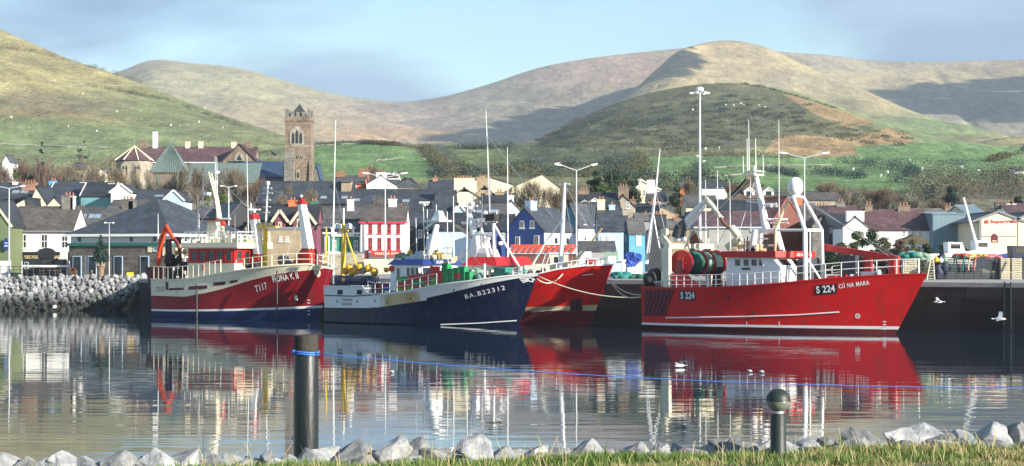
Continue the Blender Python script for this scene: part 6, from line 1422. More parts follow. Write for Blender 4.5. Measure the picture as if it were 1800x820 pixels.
mb=MB();mb.bb((q['lx'](1731.5),-.1,q['lz'](393)),(q['lx'](1737.5),-.03,q['lz'](387.5)));mb.build('sign_badge','shop_red',r)
mb=MB();mb.bb((q['lx'](1739),-.05,q['lz'](410)),(q['lx'](1773),-.012,q['lz'](402)));o=mb.build('panel','trim_cream',r)
mb=MB();mb.bb((-q['w']/2,-.08,q['lz'](416.5)),(q['w']/2,-.02,q['lz'](415.5)));mb.build('string_course','lead_flashing',r)
mb=MB();mb.bb((-q['w']/2-.15,-.12,0),(-q['w']/2+.15,.1,q['he']));mb.build('downpipe','lead_flashing',r)
house('second low gable of the supermarket at the photo edge',1790,1850,238,386,374,'render_cream','slate_grey','gable',d=16,gz=3.6,name='supermarket',cat='shop',ov=.8,verge='lead_flashing')
house('grey slated house with chimneys at the photo edge above the supermarket',1772,1850,300,376,360,'render_white','slate_purple',d=9,chim=((1770,357,1.4,'stone_dark'),(1786,360,.8,'render_white'),(1794,360,.8,'render_white')))
sg=thing('pub_sign','dark maroon arched sign on a pole before the supermarket','sign',(xat(1748,225),225,3.73));mb=MB();mb.tube([(0,0,0),(0,0,zat(428,225)-3.73)],.05,6);mb.build('pole','steel',sg)
mb=MB();z0,z1=zat(427,225)-3.73,zat(411,225)-3.73;mb.prism([(-.42,0,z0),(.42,0,z0),(.42,0,z1-.35),(.25,0,z1-.1),(0,0,z1),(-.25,0,z1-.1),(-.42,0,z1-.35)],(0,.1,0));mb.build('board','dark_maroon',sg);mb=MB();mb.bb((-.28,-.02,z0+.15),(.28,-.004,z0+.25));mb.build('sign_marks','trim_cream',sg)
# hill side houses, left and middle
house('house with teal wall, dark roof and blue chimney on the left slope',84,172,300,345,321,'render_teal','slate_blue',d=10,chim=((81,320,1.2,'render_skyblue'),(134,322,.9,'render_pale_blue')),verge='clean_white')
house('cream gable with a tall brick chimney on the left slope',52,82,285,356,328,'render_cream','slate_dark','gable',d=9,chim=((51,323,2.0,'brick',1.6),),up=64)
house('second cream gable, lower, right of the tall brick chimney',82,110,275,362,347,'render_cream','slate_dark','gable',d=9)
house('dark roofed house with two roof lights at the left edge',-40,48,290,350,324,'render_dark','slate_blue',d=10,lights=((22,340,1.1,1.0),(37,340,1.1,1.0)),chim=((12,322,.8,'render_white'),))
house('small dark gable with white bargeboard at the left edge',20,48,268,364,349,'render_cream','slate_dark','gable',d=8,up=46)
house('dark roofed house between two pale blue chimneys on the left slope',142,196,296,345,323,'render_teal','slate_dark',d=9,chim=((186,324,1.0,'render_pale_blue'),),verge='clean_white')
house('white gable on the left slope below the convent',195,230,290,338,325,'render_white','slate_dark','gable',d=9,verge='clean_white')
house('dark roofed house right of the white gable with white chimney',222,300,292,353,336,'render_grey','slate_blue',d=9,chim=((246,345,.7,'render_white'),),lights=((276,347,1.3,.8),))
house('pale blue gable peeping over the pavilion roof',288,322,288,352,336,'render_pale_blue','slate_dark','gable',d=8,verge='clean_white')
house('brown mossy long roof behind the pavilion',190,262,272,366,354,'stone_grey','slate_brown',d=8,chim=())
house('tan building with an arched parapet among the bare trees',166,192,380,308,297,'render_cream','slate_brown','gable',d=8,wins=((181,186,300,305),))
house('small tan house left of the arched one among bare trees',126,150,400,298,288,'render_tan','slate_brown',d=7)
house('small white gabled cottage far left below the fields',4,18,430,284,272,'render_white','slate_grey','gable',d=7)
house('orange rendered house with terracotta chimneys under the tower',590,640,330,323,311,'render_orange','slate_grey',d=9,chim=((594,306,1.8,'terracotta'),(632,301,1.2,'terracotta')),wins=((620,626,324,334),))
house('tan windowless annex of the orange house',600,617,322,320,317,'render_tan','slate_grey',d=6)
house('white gabled house with broad chimney and two small windows',644,694,328,324,309,'render_white','slate_blue','gable',d=11,chim=((670,305,1.8,'render_white'),),wins=((657,661,325,331),(680,684,325,331)),up=670)
house('white gabled house roof edge in front of the hipped grey roof',690,738,335,330,313,'render_cream','slate_grey',d=10,hip=3.0)
house('distant house with two pale dormers behind the white gable',676,700,380,312,305,'render_white','slate_grey',d=8,dormers=((684,311,305,1.4,'render_white'),(693,311,305,1.4,'render_white')))
house('cream gable with a very broad chimney above the terrace',790,843,300,348,331,'render_cream','slate_dark','gable',d=10,chim=((816,315,3.2,'render_cream',1.2),))
house('tan gable with a broad chimney right of the cream gable',832,872,318,344,328,'render_tan','slate_blue','gable',d=10,chim=((850,313,2.3,'render_tan',1.2),))
house('navy roofed house left of the broad cream chimney',752,812,312,336,319,'render_cream','slate_blue',d=10,chim=((763,314,.8,'brick'),))
house('wide cream hall with low pitched gable',824,908,360,327,308,'render_cream','slate_dark','gable',d=16,up=848,name='hall',cat='hall')
house('second wide cream hall behind the bare trees',900,984,356,330,307,'render_cream','slate_pale','gable',d=16,up=954,name='hall',cat='hall')
house('dark roofed house with tan chimneys below the halls',846,904,296,356,343,'render_grey','slate_dark',d=9,chim=((858,340,1.0,'render_tan'),(878,339,1.4,'render_tan')))
house('white gable with small chimney left of the bright blue house',884,914,284,369,353,'render_white','slate_grey','gable',d=9,chim=((898,345,.9,'render_white'),))
house('white gable with white verge behind the navy trawler mast platform',794,824,276,380,362,'render_pale_blue','slate_purple','gable',d=8,verge='clean_white')
house('long dark roof with brown chimneys below the church tower',640,700,345,326,318,'render_tan','slate_grey',d=8,chim=((642,300,.9,'terracotta'),))
house('white bungalow with blue roof on the far green field',1234,1278,470,331,321,'render_white','slate_blue',d=8,chim=(),wins=((1258,1262,330,334),(1268,1272,330,334)))
house('small pink bungalow left of the tall lighting mast',1196,1210,440,330,322,'render_orange','slate_brown',d=7)
p=terr(775,259);house('lone white farmhouse at the valley mouth below the shadowed slope',770,781,p.y,258.5,254.5,'render_white','slate_grey',d=7,gz=p.z-1,group='far farmhouses')
p=terr(1790,306);house('far white farmhouse at the right edge among dark trees',1782,1806,p.y,300,295,'render_white','slate_grey',d=8,gz=p.z-1,group='far farmhouses')
p=terr(1694,290);house('tiny white farm shed on the far right pasture',1690,1698,p.y,289,286,'render_white','slate_grey',d=6,gz=p.z-1,group='far farmhouses')
for i,(u,v)in enumerate(((1712,352),(1722,351),(1735,352),(1748,351),(1790,355),(1764,358))):
 house(['tan','white','cream','grey','pale','brown'][i]+' cottage among dark woods above the supermarket, number %s from the left'%['first','second','third','fourth','last','fifth'][i],u-5,u+5,480+i*5,v+4,v,['render_tan','render_white','render_cream','render_grey','render_pale_blue','render_tan'][i],'slate_grey',d=6)
# convent and church on the left slope
def arch_window(r_,x,z0,w,h,y,fm='stone_pale',nm='window',pm='glass',lights=2):
 pts=lambda k,zz=0:[(x-w/2*k,y,z0+zz),(x+w/2*k,y,z0+zz)]+[(x+w/2*k*math.cos(a),y,z0+h-w*.55+w*.55*k*1.5*math.sin(a)*.72)for a in np.linspace(0.15,math.pi-.15,9)]
 mb=MB();mb.prism(pts(1),(0,-.14,0));o=mb.build(nm,fm,r_)
 for k in range(lights):
  wv=w*.8/lights;cx=x-w*.4+wv*(k+.5);hh=h*(.72 if lights==3 and k!=1 else.86 if lights==3 else.8);mb=MB()
  mb.prism([(cx-wv*.36,y-.145,z0+.25),(cx+wv*.36,y-.145,z0+.25),(cx+wv*.36,y-.145,z0+hh-wv*.7),(cx,y-.145,z0+hh),(cx-wv*.36,y-.145,z0+hh-wv*.7)],(0,-.02,0));mb.build('pane',pm,o)
 return o
def church_tower():
 Y=385;g=base_z(Y)-.5;x0,x1=xat(499,Y),xat(551,Y);w=(x1-x0);r=thing('church_tower','square brown stone church tower with battlements and pointed cap','church tower',((x0+x1)/2,Y,g))
 lz=lambda v:zat(v,Y)-g;lx=lambda u:xat(u,Y)-(x0+x1)/2
 top=lz(213);ww=w*.44;mb=MB();mb.bb((-ww-.1,0,-1),(ww-.15,w*.9,top));mb.build('shaft','stone_brown',r)
 mb=MB();mb.bb((-ww-.25,-.15,top),(ww,w*.9+.15,top+.9));mb.build('parapet','stone_brown',r)
 n_=5;wd=2*ww+.25
 for i in range(n_):
  for yy in(-.15,w*.9-.45):mb=MB();xx=-ww-.25+wd*(i+.18)/n_;mb.bb((xx,yy,top+.902),(xx+wd/n_*.62,yy+.6,top+.9+(1.5 if i in(0,n_-1)else.95)));mb.build('merlon','stone_grey',r)
 for i in range(1,4):mb=MB();yy=-.15+(w*.9)*i/4;mb.bb((ww-.6,yy,top+.902),(ww,yy+.8,top+1.85));mb.build('merlon','stone_grey',r)
 mb=MB();cx,cy=-.1,w*.45;zt=lz(181);b_=[(cx-1.2,cy-1.2,top+.4),(cx+1.2,cy-1.2,top+.4),(cx+1.2,cy+1.2,top+.4),(cx-1.2,cy+1.2,top+.4)];mb.add(b_+[(x,y,top+1.9)for x,y,z in b_]+[(cx,cy,zt)],[(0,1,5,4),(1,2,6,5),(2,3,7,6),(3,0,4,7),(4,5,8),(5,6,8),(6,7,8),(7,4,8)]);mb.build('cap','slate_grey',r)
 mb=MB();mb.tube([(cx,cy,zt-.1),(cx,cy,lz(166))],.05,5);mb.bar((cx-.3,cy,lz(172)),(cx+.3,cy,lz(172)),.07);mb.build('finial','lead_flashing',r)
 arch_window(r,lx(522),lz(255),2.9,lz(224)-lz(255),0,lights=3)
 mb=MB();mb.bb((-ww-.16,-.08,lz(258)),(ww-.09,w*.9+.08,lz(256)));mb.build('string_course','stone_pale',r)
 for u,v0,v1,wd_ in((524,316,298,.75),(508,300,288,.6)):arch_window(r,lx(u),lz(v0),wd_,lz(v1)-lz(v0),0,lights=1)
 for u in(525,532):mb=MB();mb.lathe([(.32,0),(.32,.1)],12,(lx(u),-.1,lz(276)),M=Matrix.Rotation(R(90),3,'X'));o=mb.build('window','stone_pale',r);mb=MB();mb.lathe([(.2,0),(.2,.03)],12,(lx(u),-.2,lz(276)),M=Matrix.Rotation(R(90),3,'X'));mb.build('pane','glass',o)
 for xx,d_ in((-ww-.1,-1),(ww-.15,1)):
  mb=MB();mb.prism([(xx-.35,-.9,-1),(xx-.35,.1,-1),(xx-.35,.1,lz(280)),(xx-.35,-.3,lz(290))],(.7,0,0));mb.build('buttress','stone_brown',r)
 mb=MB();mb.prism([(-ww-.2,-1.1,lz(278)),(-ww-.2,.0,lz(278)),(-ww-.2,-.003,lz(265))],(2.0,0,0));mb.prism([(-ww-.2,-1.1,-1),(-ww-.2,-.003,-1),(-ww-.2,-.003,lz(278)),(-ww-.2,-1.1,lz(278))],(2.0,0,0));mb.build('stair_turret','stone_grey',r)
church_tower()
YC=395
r,q=house('church nave with long dark blue copper roof beside the tower',392,500,YC,312,286,'stone_grey','copper_blue',d=14,name='church_nave',cat='church',group='church and convent')
r,q=house('stone ruin gable with pale buttress right of the church tower',550,562,392,310,288,'stone_grey','copper_blue','gable',d=8,name='church_porch',cat='church',group='church and convent')
r,q=house('convent with long purple slate roof and arched chimneys',236,446,415,286,260,'stone_brown','slate_purple',d=12,name='convent',cat='convent',group='church and convent',pots=False,fascia='clean_white',chim=((243,250,2.0,'stone_brown'),(265,233,1.0,'render_white'),(322,250,1.0,'render_cream'),(345,250,1.0,'render_cream'),(403,251,1.0,'render_cream'),(428,251,1.9,'stone_brown')))
mb=MB();x0,x1=q['lx'](394),q['lx'](452);mb.prism([(x0,-2,0),(x1,-2,0),(x1,-2,q['lz'](285)),((x0+x1)/2,-2,q['lz'](256)),(x0,-2,q['lz'](285))],(0,8,0));gb=mb.build('gable','stone_brown',r)
mb=MB()
for sx in(x0-.3,x1+.3):mb.bar((sx,2.6,q['lz'](286)),((x0+x1)/2,2.6,q['lz'](254)),9.6,.25)
mb.build('gable_roof','slate_purple',gb);arch_window(gb,(x0+x1)/2,q['lz'](284),2.2,q['lz'](270)-q['lz'](284),-2.0,lights=1)
def apse():
 Y=395;g=base_z(Y)-.5;r=thing('chapel','polygonal chapel apse with purple roof and tall arched windows','chapel',(xat(230,Y),Y,g),0,'church and convent');lz=lambda v:zat(v,Y)-g
 R_=(xat(262,Y)-xat(198,Y))/2;n_=8;ang=[math.pi/8+2*math.pi*k/n_ for k in range(n_)];pl=[(R_*math.cos(a),R_*math.sin(a)+R_)for a in ang]
 he=lz(281);mb=MB();mb.prism([(x,y,-1)for x,y in pl],(0,0,he+1));mb.build('wall','stone_pale',r)
 mb=MB();ap=Vector((0,R_,lz(255)))
 for k in range(n_):a,c=pl[k],pl[(k+1)%n_];sc=1.08;A_=Vector((a[0]*sc,(a[1]-R_)*sc+R_,he-.1));C_=Vector((c[0]*sc,(c[1]-R_)*sc+R_,he-.1));roof_slab(mb,(A_,C_,ap),.1)
 rf=mb.build('roof','slate_purple',r)
 mb=MB()
 for k in range(n_):a=pl[k];mb.bar(Vector((a[0]*1.08,(a[1]-R_)*1.08+R_,he)),ap,.18)
 mb.build('hip_ridge','render_cream',rf)
 mb=MB();mb.tube([ap,ap+Vector((0,0,1.4))],.07,5);mb.bar(ap+Vector((-.35,0,1)),ap+Vector((.35,0,1)),.1);mb.build('cross','stone_pale',rf)
 for x in(-1.3,1.3):arch_window(r,x,lz(310),1.5,lz(286)-lz(310),R_-R_*math.cos(math.pi/8)-.02,lights=2)
 for k in(4,5,6,7):a=pl[k];mb=MB();mb.bb((a[0]-.35,a[1]-.7,-1),(a[0]+.35,a[1]+.2,he-2));mb.build('buttress','render_tan',r)
apse()
def copper_pyramid():
 Y=372;g=base_z(Y)-.5;r=thing('copper_hall','hall under a steep green copper pyramid roof','hall',(xat(294,Y),Y,g),0,'church and convent');lz=lambda v:zat(v,Y)-g;hw=(xat(327,Y)-xat(262,Y))/2
 mb=MB();mb.bb((-hw*.8,.5,-1),(hw*.8,2*hw*.9,lz(300)));mb.build('wall','stone_brown',r)
 mb=MB();ap=Vector((.1,hw,lz(249)));c=[Vector(p)for p in((-hw,0,lz(303)),(hw,0,lz(303)),(hw,2*hw,lz(303)),(-hw,2*hw,lz(303)))]
 for k in range(4):roof_slab(mb,(c[k],c[(k+1)%4],ap),.12)
 rf=mb.build('roof','copper_green',r)
 mb=MB()
 for k in range(15):p=c[0].lerp(c[1],k/14);mb.bar(p+Vector((0,-.02,.06)),ap+Vector((0,-.06,.02)),.05,.1)
 mb.build('roof_seam','copper_green',rf)
 mb=MB();mb.tube([ap,ap+Vector((0,0,1.6))],.05,5);mb.build('finial','lead_flashing',rf)
 mb=MB();mb.bb((-hw*.95,.2,lz(305)),(hw*.95,.5,lz(301)));mb.build('eaves_board','render_tan',r)
 for x in(-.45,.5):mb=MB();mb.prism([(x*hw-.6,-.2,-1),(x*hw+.6,-.2,-1),(x*hw+.25,.48,lz(306)),(x*hw-.25,.48,lz(306))],(0,.35,0));mb.build('buttress','copper_green',r)
copper_pyramid()
mb=MB();roof_slab(mb,((xat(330,365),365,zat(330,365)),(xat(470,365),365,zat(330,365)),(xat(445,365),372,zat(286,372)),(xat(380,365),372,zat(286,372))));
r=thing('church_wing','low church wing with pale green copper roof behind the bare trees','church',(xat(390,366),366,base_z(366)),0,'church and convent');g=base_z(366)
mb=MB();w=xat(452,366)-xat(330,366);mb.bb((-w/2,0,-1),(w/2,6,zat(322,366)-g));mb.build('wall','stone_grey',r)
mb=MB();roof_slab(mb,((-w/2-.3,-.3,zat(322,366)-g),(w/2+.3,-.3,zat(322,366)-g),(w/2+.3,5.5,zat(287,372)-g),(-w/2-.3,5.5,zat(287,372)-g)));mb.build('roof','copper_green',r)
# trees, hedges, fields
import bmesh
def leaf_mat(name,c1,c2,rough=.75,trans=.0):
 m,N,L,b=new_mat(name);b.inputs['Roughness'].default_value=rough;b.inputs['Specular IOR Level'].default_value=.2
 g=N.new('ShaderNodeNewGeometry');r=N.new('ShaderNodeValToRGB');r.color_ramp.elements[0].color=(*c1,1);r.color_ramp.elements[1].color=(*c2,1)
 L.new(g.outputs['Random Per Island'],r.inputs['Fac']);L.new(r.outputs['Color'],b.inputs['Base Color'])
 return m
leaf_mat('leaf_dark',(.016,.034,.018),(.050,.085,.035));leaf_mat('leaf_mid',(.04,.075,.02),(.11,.16,.045));leaf_mat('leaf_olive',(.06,.065,.03),(.13,.12,.055));leaf_mat('leaf_blue',(.018,.036,.034),(.045,.075,.06))
leaf_mat('twig',(.10,.075,.055),(.26,.205,.14));leaf_mat('twig_grey',(.12,.11,.085),(.25,.23,.17));leaf_mat('twig_red',(.11,.07,.055),(.22,.15,.11));mat('bark',(.13,.105,.08),.9,.3,4)
def leaves(name,blobs_,n,size,m,parent=None,seed=0,flat=.0):
 """leaf faces spread through the given ellipsoids (x, y, z, rx, ry, rz)"""
 rg=np.random.default_rng(seed);bl=np.array(blobs_,float);vol=bl[:,3]*bl[:,4]*bl[:,5];pick=rg.choice(len(bl),n,p=vol/vol.sum())
 d=rg.normal(size=(n,3));d/=np.linalg.norm(d,axis=1,keepdims=True);rr=rg.random(n)**.42
 P_=bl[pick,:3]+d*rr[:,None]*bl[pick,3:6]
 a=rg.normal(size=(n,3))+d*.6;a/=np.linalg.norm(a,axis=1,keepdims=True);t=np.cross(a,rg.normal(size=(n,3)));t/=np.linalg.norm(t,axis=1,keepdims=True);b_=np.cross(a,t)
 s=size*rg.uniform(.5,1.3,n)[:,None]
 V=np.stack([P_-t*s,P_-b_*s*.55,P_+t*s,P_+b_*s*.55],1).reshape(-1,3);F=np.arange(4*n).reshape(n,4)
 o=np_mesh(name,V,F,m);o.parent=parent;return o
def crown_blobs(h,w,n,seed,low=.35,cone=0):
 rg=random.Random(seed);out=[]
 for i in range(n):
  k=rg.random();z=h*(low+(1-low)*k);rmax=w*.5*(1-cone*k)*(math.sin(math.pi*min(1,.18+.75*k))if not cone else 1);a=rg.uniform(0,6.28);r_=rmax*rg.random()**.6;s_=w*rg.uniform(.12,.24)*(1-cone*k*.7)
  out.append((r_*math.cos(a),r_*math.sin(a),z-s_*.4,s_,s_,s_*.75))
 return out
def trunk_obj(h,r0,parent,seed,limbs=7,spread=.3,name='trunk',m='bark'):
 rg=random.Random(seed);mb=MB();mb.tube([(0,0,-.5),(.03*h*rg.uniform(-1,1),0,h*.4),(.05*h*rg.uniform(-1,1),.02*h,h*.8)],[r0,r0*.7,r0*.3],7)
 for i in range(limbs):
  a=rg.uniform(0,6.28);z0=h*rg.uniform(.25,.6);L_=h*rg.uniform(.25,.42);mb.tube([(0,0,z0),(L_*spread*math.cos(a)*1.2,L_*spread*math.sin(a)*1.2,z0+L_*.5),(L_*spread*2*math.cos(a),L_*spread*2*math.sin(a),z0+L_)],[r0*.45,r0*.28,r0*.1],5)
 return mb.build(name,m,parent)
def bare_tree(label,h,w,seed,m='twig',group='bare winter trees of the town'):
 r=thing('bare_tree',label,'tree',(0,0,0),0,group);rg=random.Random(seed);mb=MB();tips=[]
 def grow(p,d,L_,rad,lvl):
  q=p+d*L_*.55+Vector((rg.uniform(-1,1),rg.uniform(-1,1),rg.uniform(0,.6)))*L_*.08;e=q+(d+Vector((0,0,.15))).normalized()*L_*.45;mb.tube([p,q,e],[rad,rad*.8,rad*.6],4 if lvl>1 else 6,cap=False)
  if lvl>=3:tips.append((e,d));return
  for i in range(rg.choice((3,4))if lvl else 5):
   a=rg.uniform(0,6.28);v=Vector((math.cos(a),math.sin(a),rg.uniform(.25,1.0))).normalized();grow(e if i else q,(d*.55+v*.8).normalized(),L_*rg.uniform(.62,.8),rad*.55,lvl+1)
 grow(Vector((0,0,-.4)),Vector((0,0,1)),h*.30,h*.028,0)
 zm=max(t_[0].z for t_ in tips);xm=max(max(abs(t_[0].x),abs(t_[0].y))for t_ in tips);sx,sz=w*.42/xm,h*.86/zm
 mb.v=[(x*sx,y*sx,z*sz if z>0 else z)for x,y,z in mb.v];mb.build('trunk','bark',r)
 rn=np.random.default_rng(seed);T_=np.array([[t_[0].x*sx,t_[0].y*sx,t_[0].z*sz]for t_ in tips]);D_=np.array([list(t_[1])for t_ in tips])
 n=1500;k=rn.integers(0,len(T_),n);d=D_[k]*.7+rn.normal(size=(n,3))*.55+np.array([0,0,.35]);d/=np.linalg.norm(d,axis=1,keepdims=True);L_=h*rn.uniform(.07,.17,n)[:,None]
 A=T_[k]+rn.normal(size=(n,3))*h*.03;s_=np.cross(d,rn.normal(size=(n,3)));s_/=np.linalg.norm(s_,axis=1,keepdims=True);wd=.035+.0*h
 V=np.stack([A-s_*wd,A+s_*wd,A+d*L_+s_*wd*.35,A+d*L_-s_*wd*.35],1).reshape(-1,3);o=np_mesh('crown',V,np.arange(4*n).reshape(n,4),m);o.parent=r
 return r
BT=[bare_tree('',8,8.5,11),bare_tree('',8,7.5,12,'twig_grey'),bare_tree('',8,9.5,13,'twig_red'),bare_tree('',8,7,14,'twig')]
used_bt=set()
def put_bare(k,u,Y,vtop,wpx,label):
 g=base_z(Y)-.3;h=zat(vtop,Y)-g;w=wpx*Y/K;o=BT[k]
 if k not in used_bt:used_bt.add(k)
 else:o=dup(o)
 o.location=(xat(u,Y),Y,g);o.rotation_euler=(0,0,(u*1.7)%6.28);base_w=(8.5,7.5,9.5,7)[k];o.scale=(w/base_w,w/base_w,h/8);o['label']=label
 return o
spots=[(18,345,288,50,2,'bare tree at the far left above the dark roof with two roof lights'),(48,352,283,60,2,'reddish bare tree above the tall brick chimney'),(84,348,282,60,2,'reddish bare tree above the blue chimney on the left slope'),(112,358,286,55,0,'bare tree left of the small tan house'),(152,352,278,60,1,'grey bare tree right of the small tan house'),(172,342,292,46,0,'bare tree in front of the tan building with arched parapet'),(207,345,290,60,0,'bare tree left of the chapel apse'),(238,355,292,34,1,'slim grey bare tree in front of the chapel apse'),(268,345,296,44,1,'grey bare tree left of the copper pyramid hall'),(318,345,282,50,1,'grey bare tree right of the copper pyramid hall'),(346,340,286,46,3,'bare tree in front of the pale green church roof'),(384,345,288,60,1,'grey bare tree before the middle of the pale green church roof'),(416,338,290,60,0,'broad bare tree before the right of the pale green church roof'),(448,335,310,50,2,'reddish bare tree before the dark blue nave'),(478,330,318,46,2,'reddish bare tree left of the tower foot'),(512,322,322,50,0,'bare tree under the church tower door'),(545,318,328,44,0,'bare tree right of the church tower foot'),(497,300,336,44,3,'lower bare tree below the church tower'),(662,292,341,38,1,'grey bare tree before the left of the long dark terrace'),(690,290,343,40,0,'bare tree before the middle of the long dark terrace'),(715,288,355,26,3,'small bare tree by the roof light of the long terrace'),(660,420,288,40,2,'bare tree behind the white gabled house with broad chimney'),(915,322,320,52,1,'grey bare tree in front of the second cream hall, left one'),(945,318,312,60,0,'tall bare tree in front of the second cream hall, middle one'),(975,322,322,50,3,'bare tree in front of the second cream hall, right one'),(1003,335,328,36,0,'bare tree left of the evergreens by the rubble gable'),(1466,360,316,70,0,'tall pale bare tree left of the dark wood on the right'),(1500,352,325,66,1,'grey bare tree above the stepped white gable'),(1532,356,330,60,0,'bare tree above the white cottage, left of its brown chimney'),(1566,354,328,66,2,'reddish bare tree above the white cottage roof'),(1598,350,334,60,1,'grey bare tree above the broad chimney of the white cottage'),(1650,352,346,46,0,'bare tree right of the large dark evergreen'),(1690,356,350,40,2,'reddish bare tree above the tall cream block'),(1210,420,312,34,3,'small bare tree by the pink bungalow'),(1286,420,320,34,2,'small reddish bare tree left of the hipped brown house')]
for(u,Y,vt,wp,k,l)in spots:put_bare(k,u,Y,vt,wp,l)
def bushy(name,label,cat,u,Y,vtop,wpx,m,seed,vb=None,n=3200,cone=0,low=.15,nb=18,group='evergreen trees of the town',g=None,size=None,trunk=True):
 g=base_z(Y)-.3 if g is None else g;h=zat(vtop,Y)-g;w=wpx*Y/K;r=thing(name,label,cat,(xat(u,Y),Y,g),0,group)
 leaves('crown',crown_blobs(h,w,nb,seed,low,cone),n,size or.20*Y/330,m,r,seed)
 if trunk:trunk_obj(h,max(.12,h*.025),r,seed)
 return r
for a in((1046,330,302,44,'leaf_dark',1,'dark evergreen tree behind the dormered house, left of three'),(1078,326,299,56,'leaf_dark',2,'largest evergreen tree behind the rubble gable'),(1106,330,306,42,'leaf_dark',3,'dark evergreen tree between the rubble gable and cream gable'),(1062,312,322,40,'leaf_mid',4,'greener evergreen tree just above the dormered house'),(1150,345,332,30,'leaf_dark',5,'small evergreen bush before the cream gabled house'),(1192,340,326,40,'leaf_dark',6,'round evergreen tree left of the tall lighting mast'),(365,300,332,54,'leaf_mid',7,'green leafy tree behind the lattice mast of the maroon trawler'),(395,305,340,44,'leaf_mid',8,'green leafy tree right of the maroon trawler lattice mast'),(1625,375,322,80,'leaf_blue',9,'large dark evergreen tree right of the bare trees, broad crown'),(1668,385,330,50,'leaf_blue',10,'dark evergreen tree right of the broad crowned one'),(130,335,318,24,'leaf_dark',11,'slim dark evergreen beside the pale blue chimney'),(30,345,305,30,'leaf_mid',12,'low green bush at the far left of the slope'),(55,350,306,34,'leaf_mid',17,'second low green bush on the left slope'),(136,282,335,34,'leaf_olive',18,'olive bush right of the cream gables on the left slope'),(690,330,330,20,'leaf_olive',19,'small olive bush by the white gabled house'),(1788,420,345,26,'leaf_dark',21,'dark evergreen near the cottages at the right edge')):
 bushy('evergreen_tree',a[6],'tree',a[0],a[1],a[2],a[3],a[4],a[5])
for(u,vt,w,l,sd)in((73,250,26,'dark pine on the left slope, the left of two',31),(146,246,34,'taller dark pine on the left slope, the right of two',32),(480,259,26,'conical conifer left of the church tower',33)):
 bushy('pine_tree',l,'tree',u,430,vt,w,'leaf_blue',sd,n=1500,cone=.75,low=.12,nb=22,group='conifers near the church')
for i,(u,vt,w,m,l)in enumerate(((1478,428,36,'leaf_mid','bright green bush left of the white cottage front'),(1506,408,44,'leaf_mid','tall green bush before the stepped white gable'),(1532,404,40,'leaf_dark','dark green bush before the white cottage corner'),(1556,418,36,'leaf_olive','olive bush before the white cottage wall'),(1582,420,40,'twig_red','brown thicket before the cottage windows'),(1606,424,36,'leaf_olive','olive brown bush under the cottage windows'),(1630,428,36,'leaf_dark','dark bush right of the white cottage'),(1660,430,40,'leaf_dark','dark bush before the metal clad shed'),(1690,432,36,'leaf_dark','dark bush before the tall cream block'),(1462,440,30,'leaf_dark','low dark bush by the S 224 boom'),(1546,436,44,'leaf_dark','low dark bush behind the S 224 foredeck'),(1590,438,50,'leaf_dark','low dark hedge bush behind the pale crates'))):
 bushy('bush',l,'bush',u,226-(i%3)*3+(4 if vt>430 else 0),vt,w,m,50+i,n=3200,low=.0,nb=34,group='bushes along the quay road',g=3.7,size=.13,trunk=False)
mb=MB();mb.prism([P(1584,424,230),P(1610,412,230),P(1634,424,230),P(1634,430,230),P(1584,430,230)],(0,3,0));tag(mb.build('earth_bank','soil'),'dark earth mound before the cottage windows','mound')
def hedgerow(pts,h,w,m,label,dens=9.0,name='hedgerow',size=.3):
 q=[terr(u,v)for u,v in pts];bl=[]
 for i in range(len(q)-1):
  L_=(q[i+1]-q[i]).length;n=max(2,int(L_/(h*1.1)))
  for k in range(n):
   f=(k+random.random())/n;u=pts[i][0]+(pts[i+1][0]-pts[i][0])*f;v=pts[i][1]+(pts[i+1][1]-pts[i][1])*f;p=terr(u,v);s_=random.uniform(.6,1.25);bl.append((p.x,p.y,p.z+h*.35*s_,w*s_,w*s_,h*.6*s_))
 o=leaves(name,bl,int(len(bl)*22*dens/3),size,m,None,int(pts[0][0]));return tag(o,label,'hedge','hedgerows on the hillside fields')
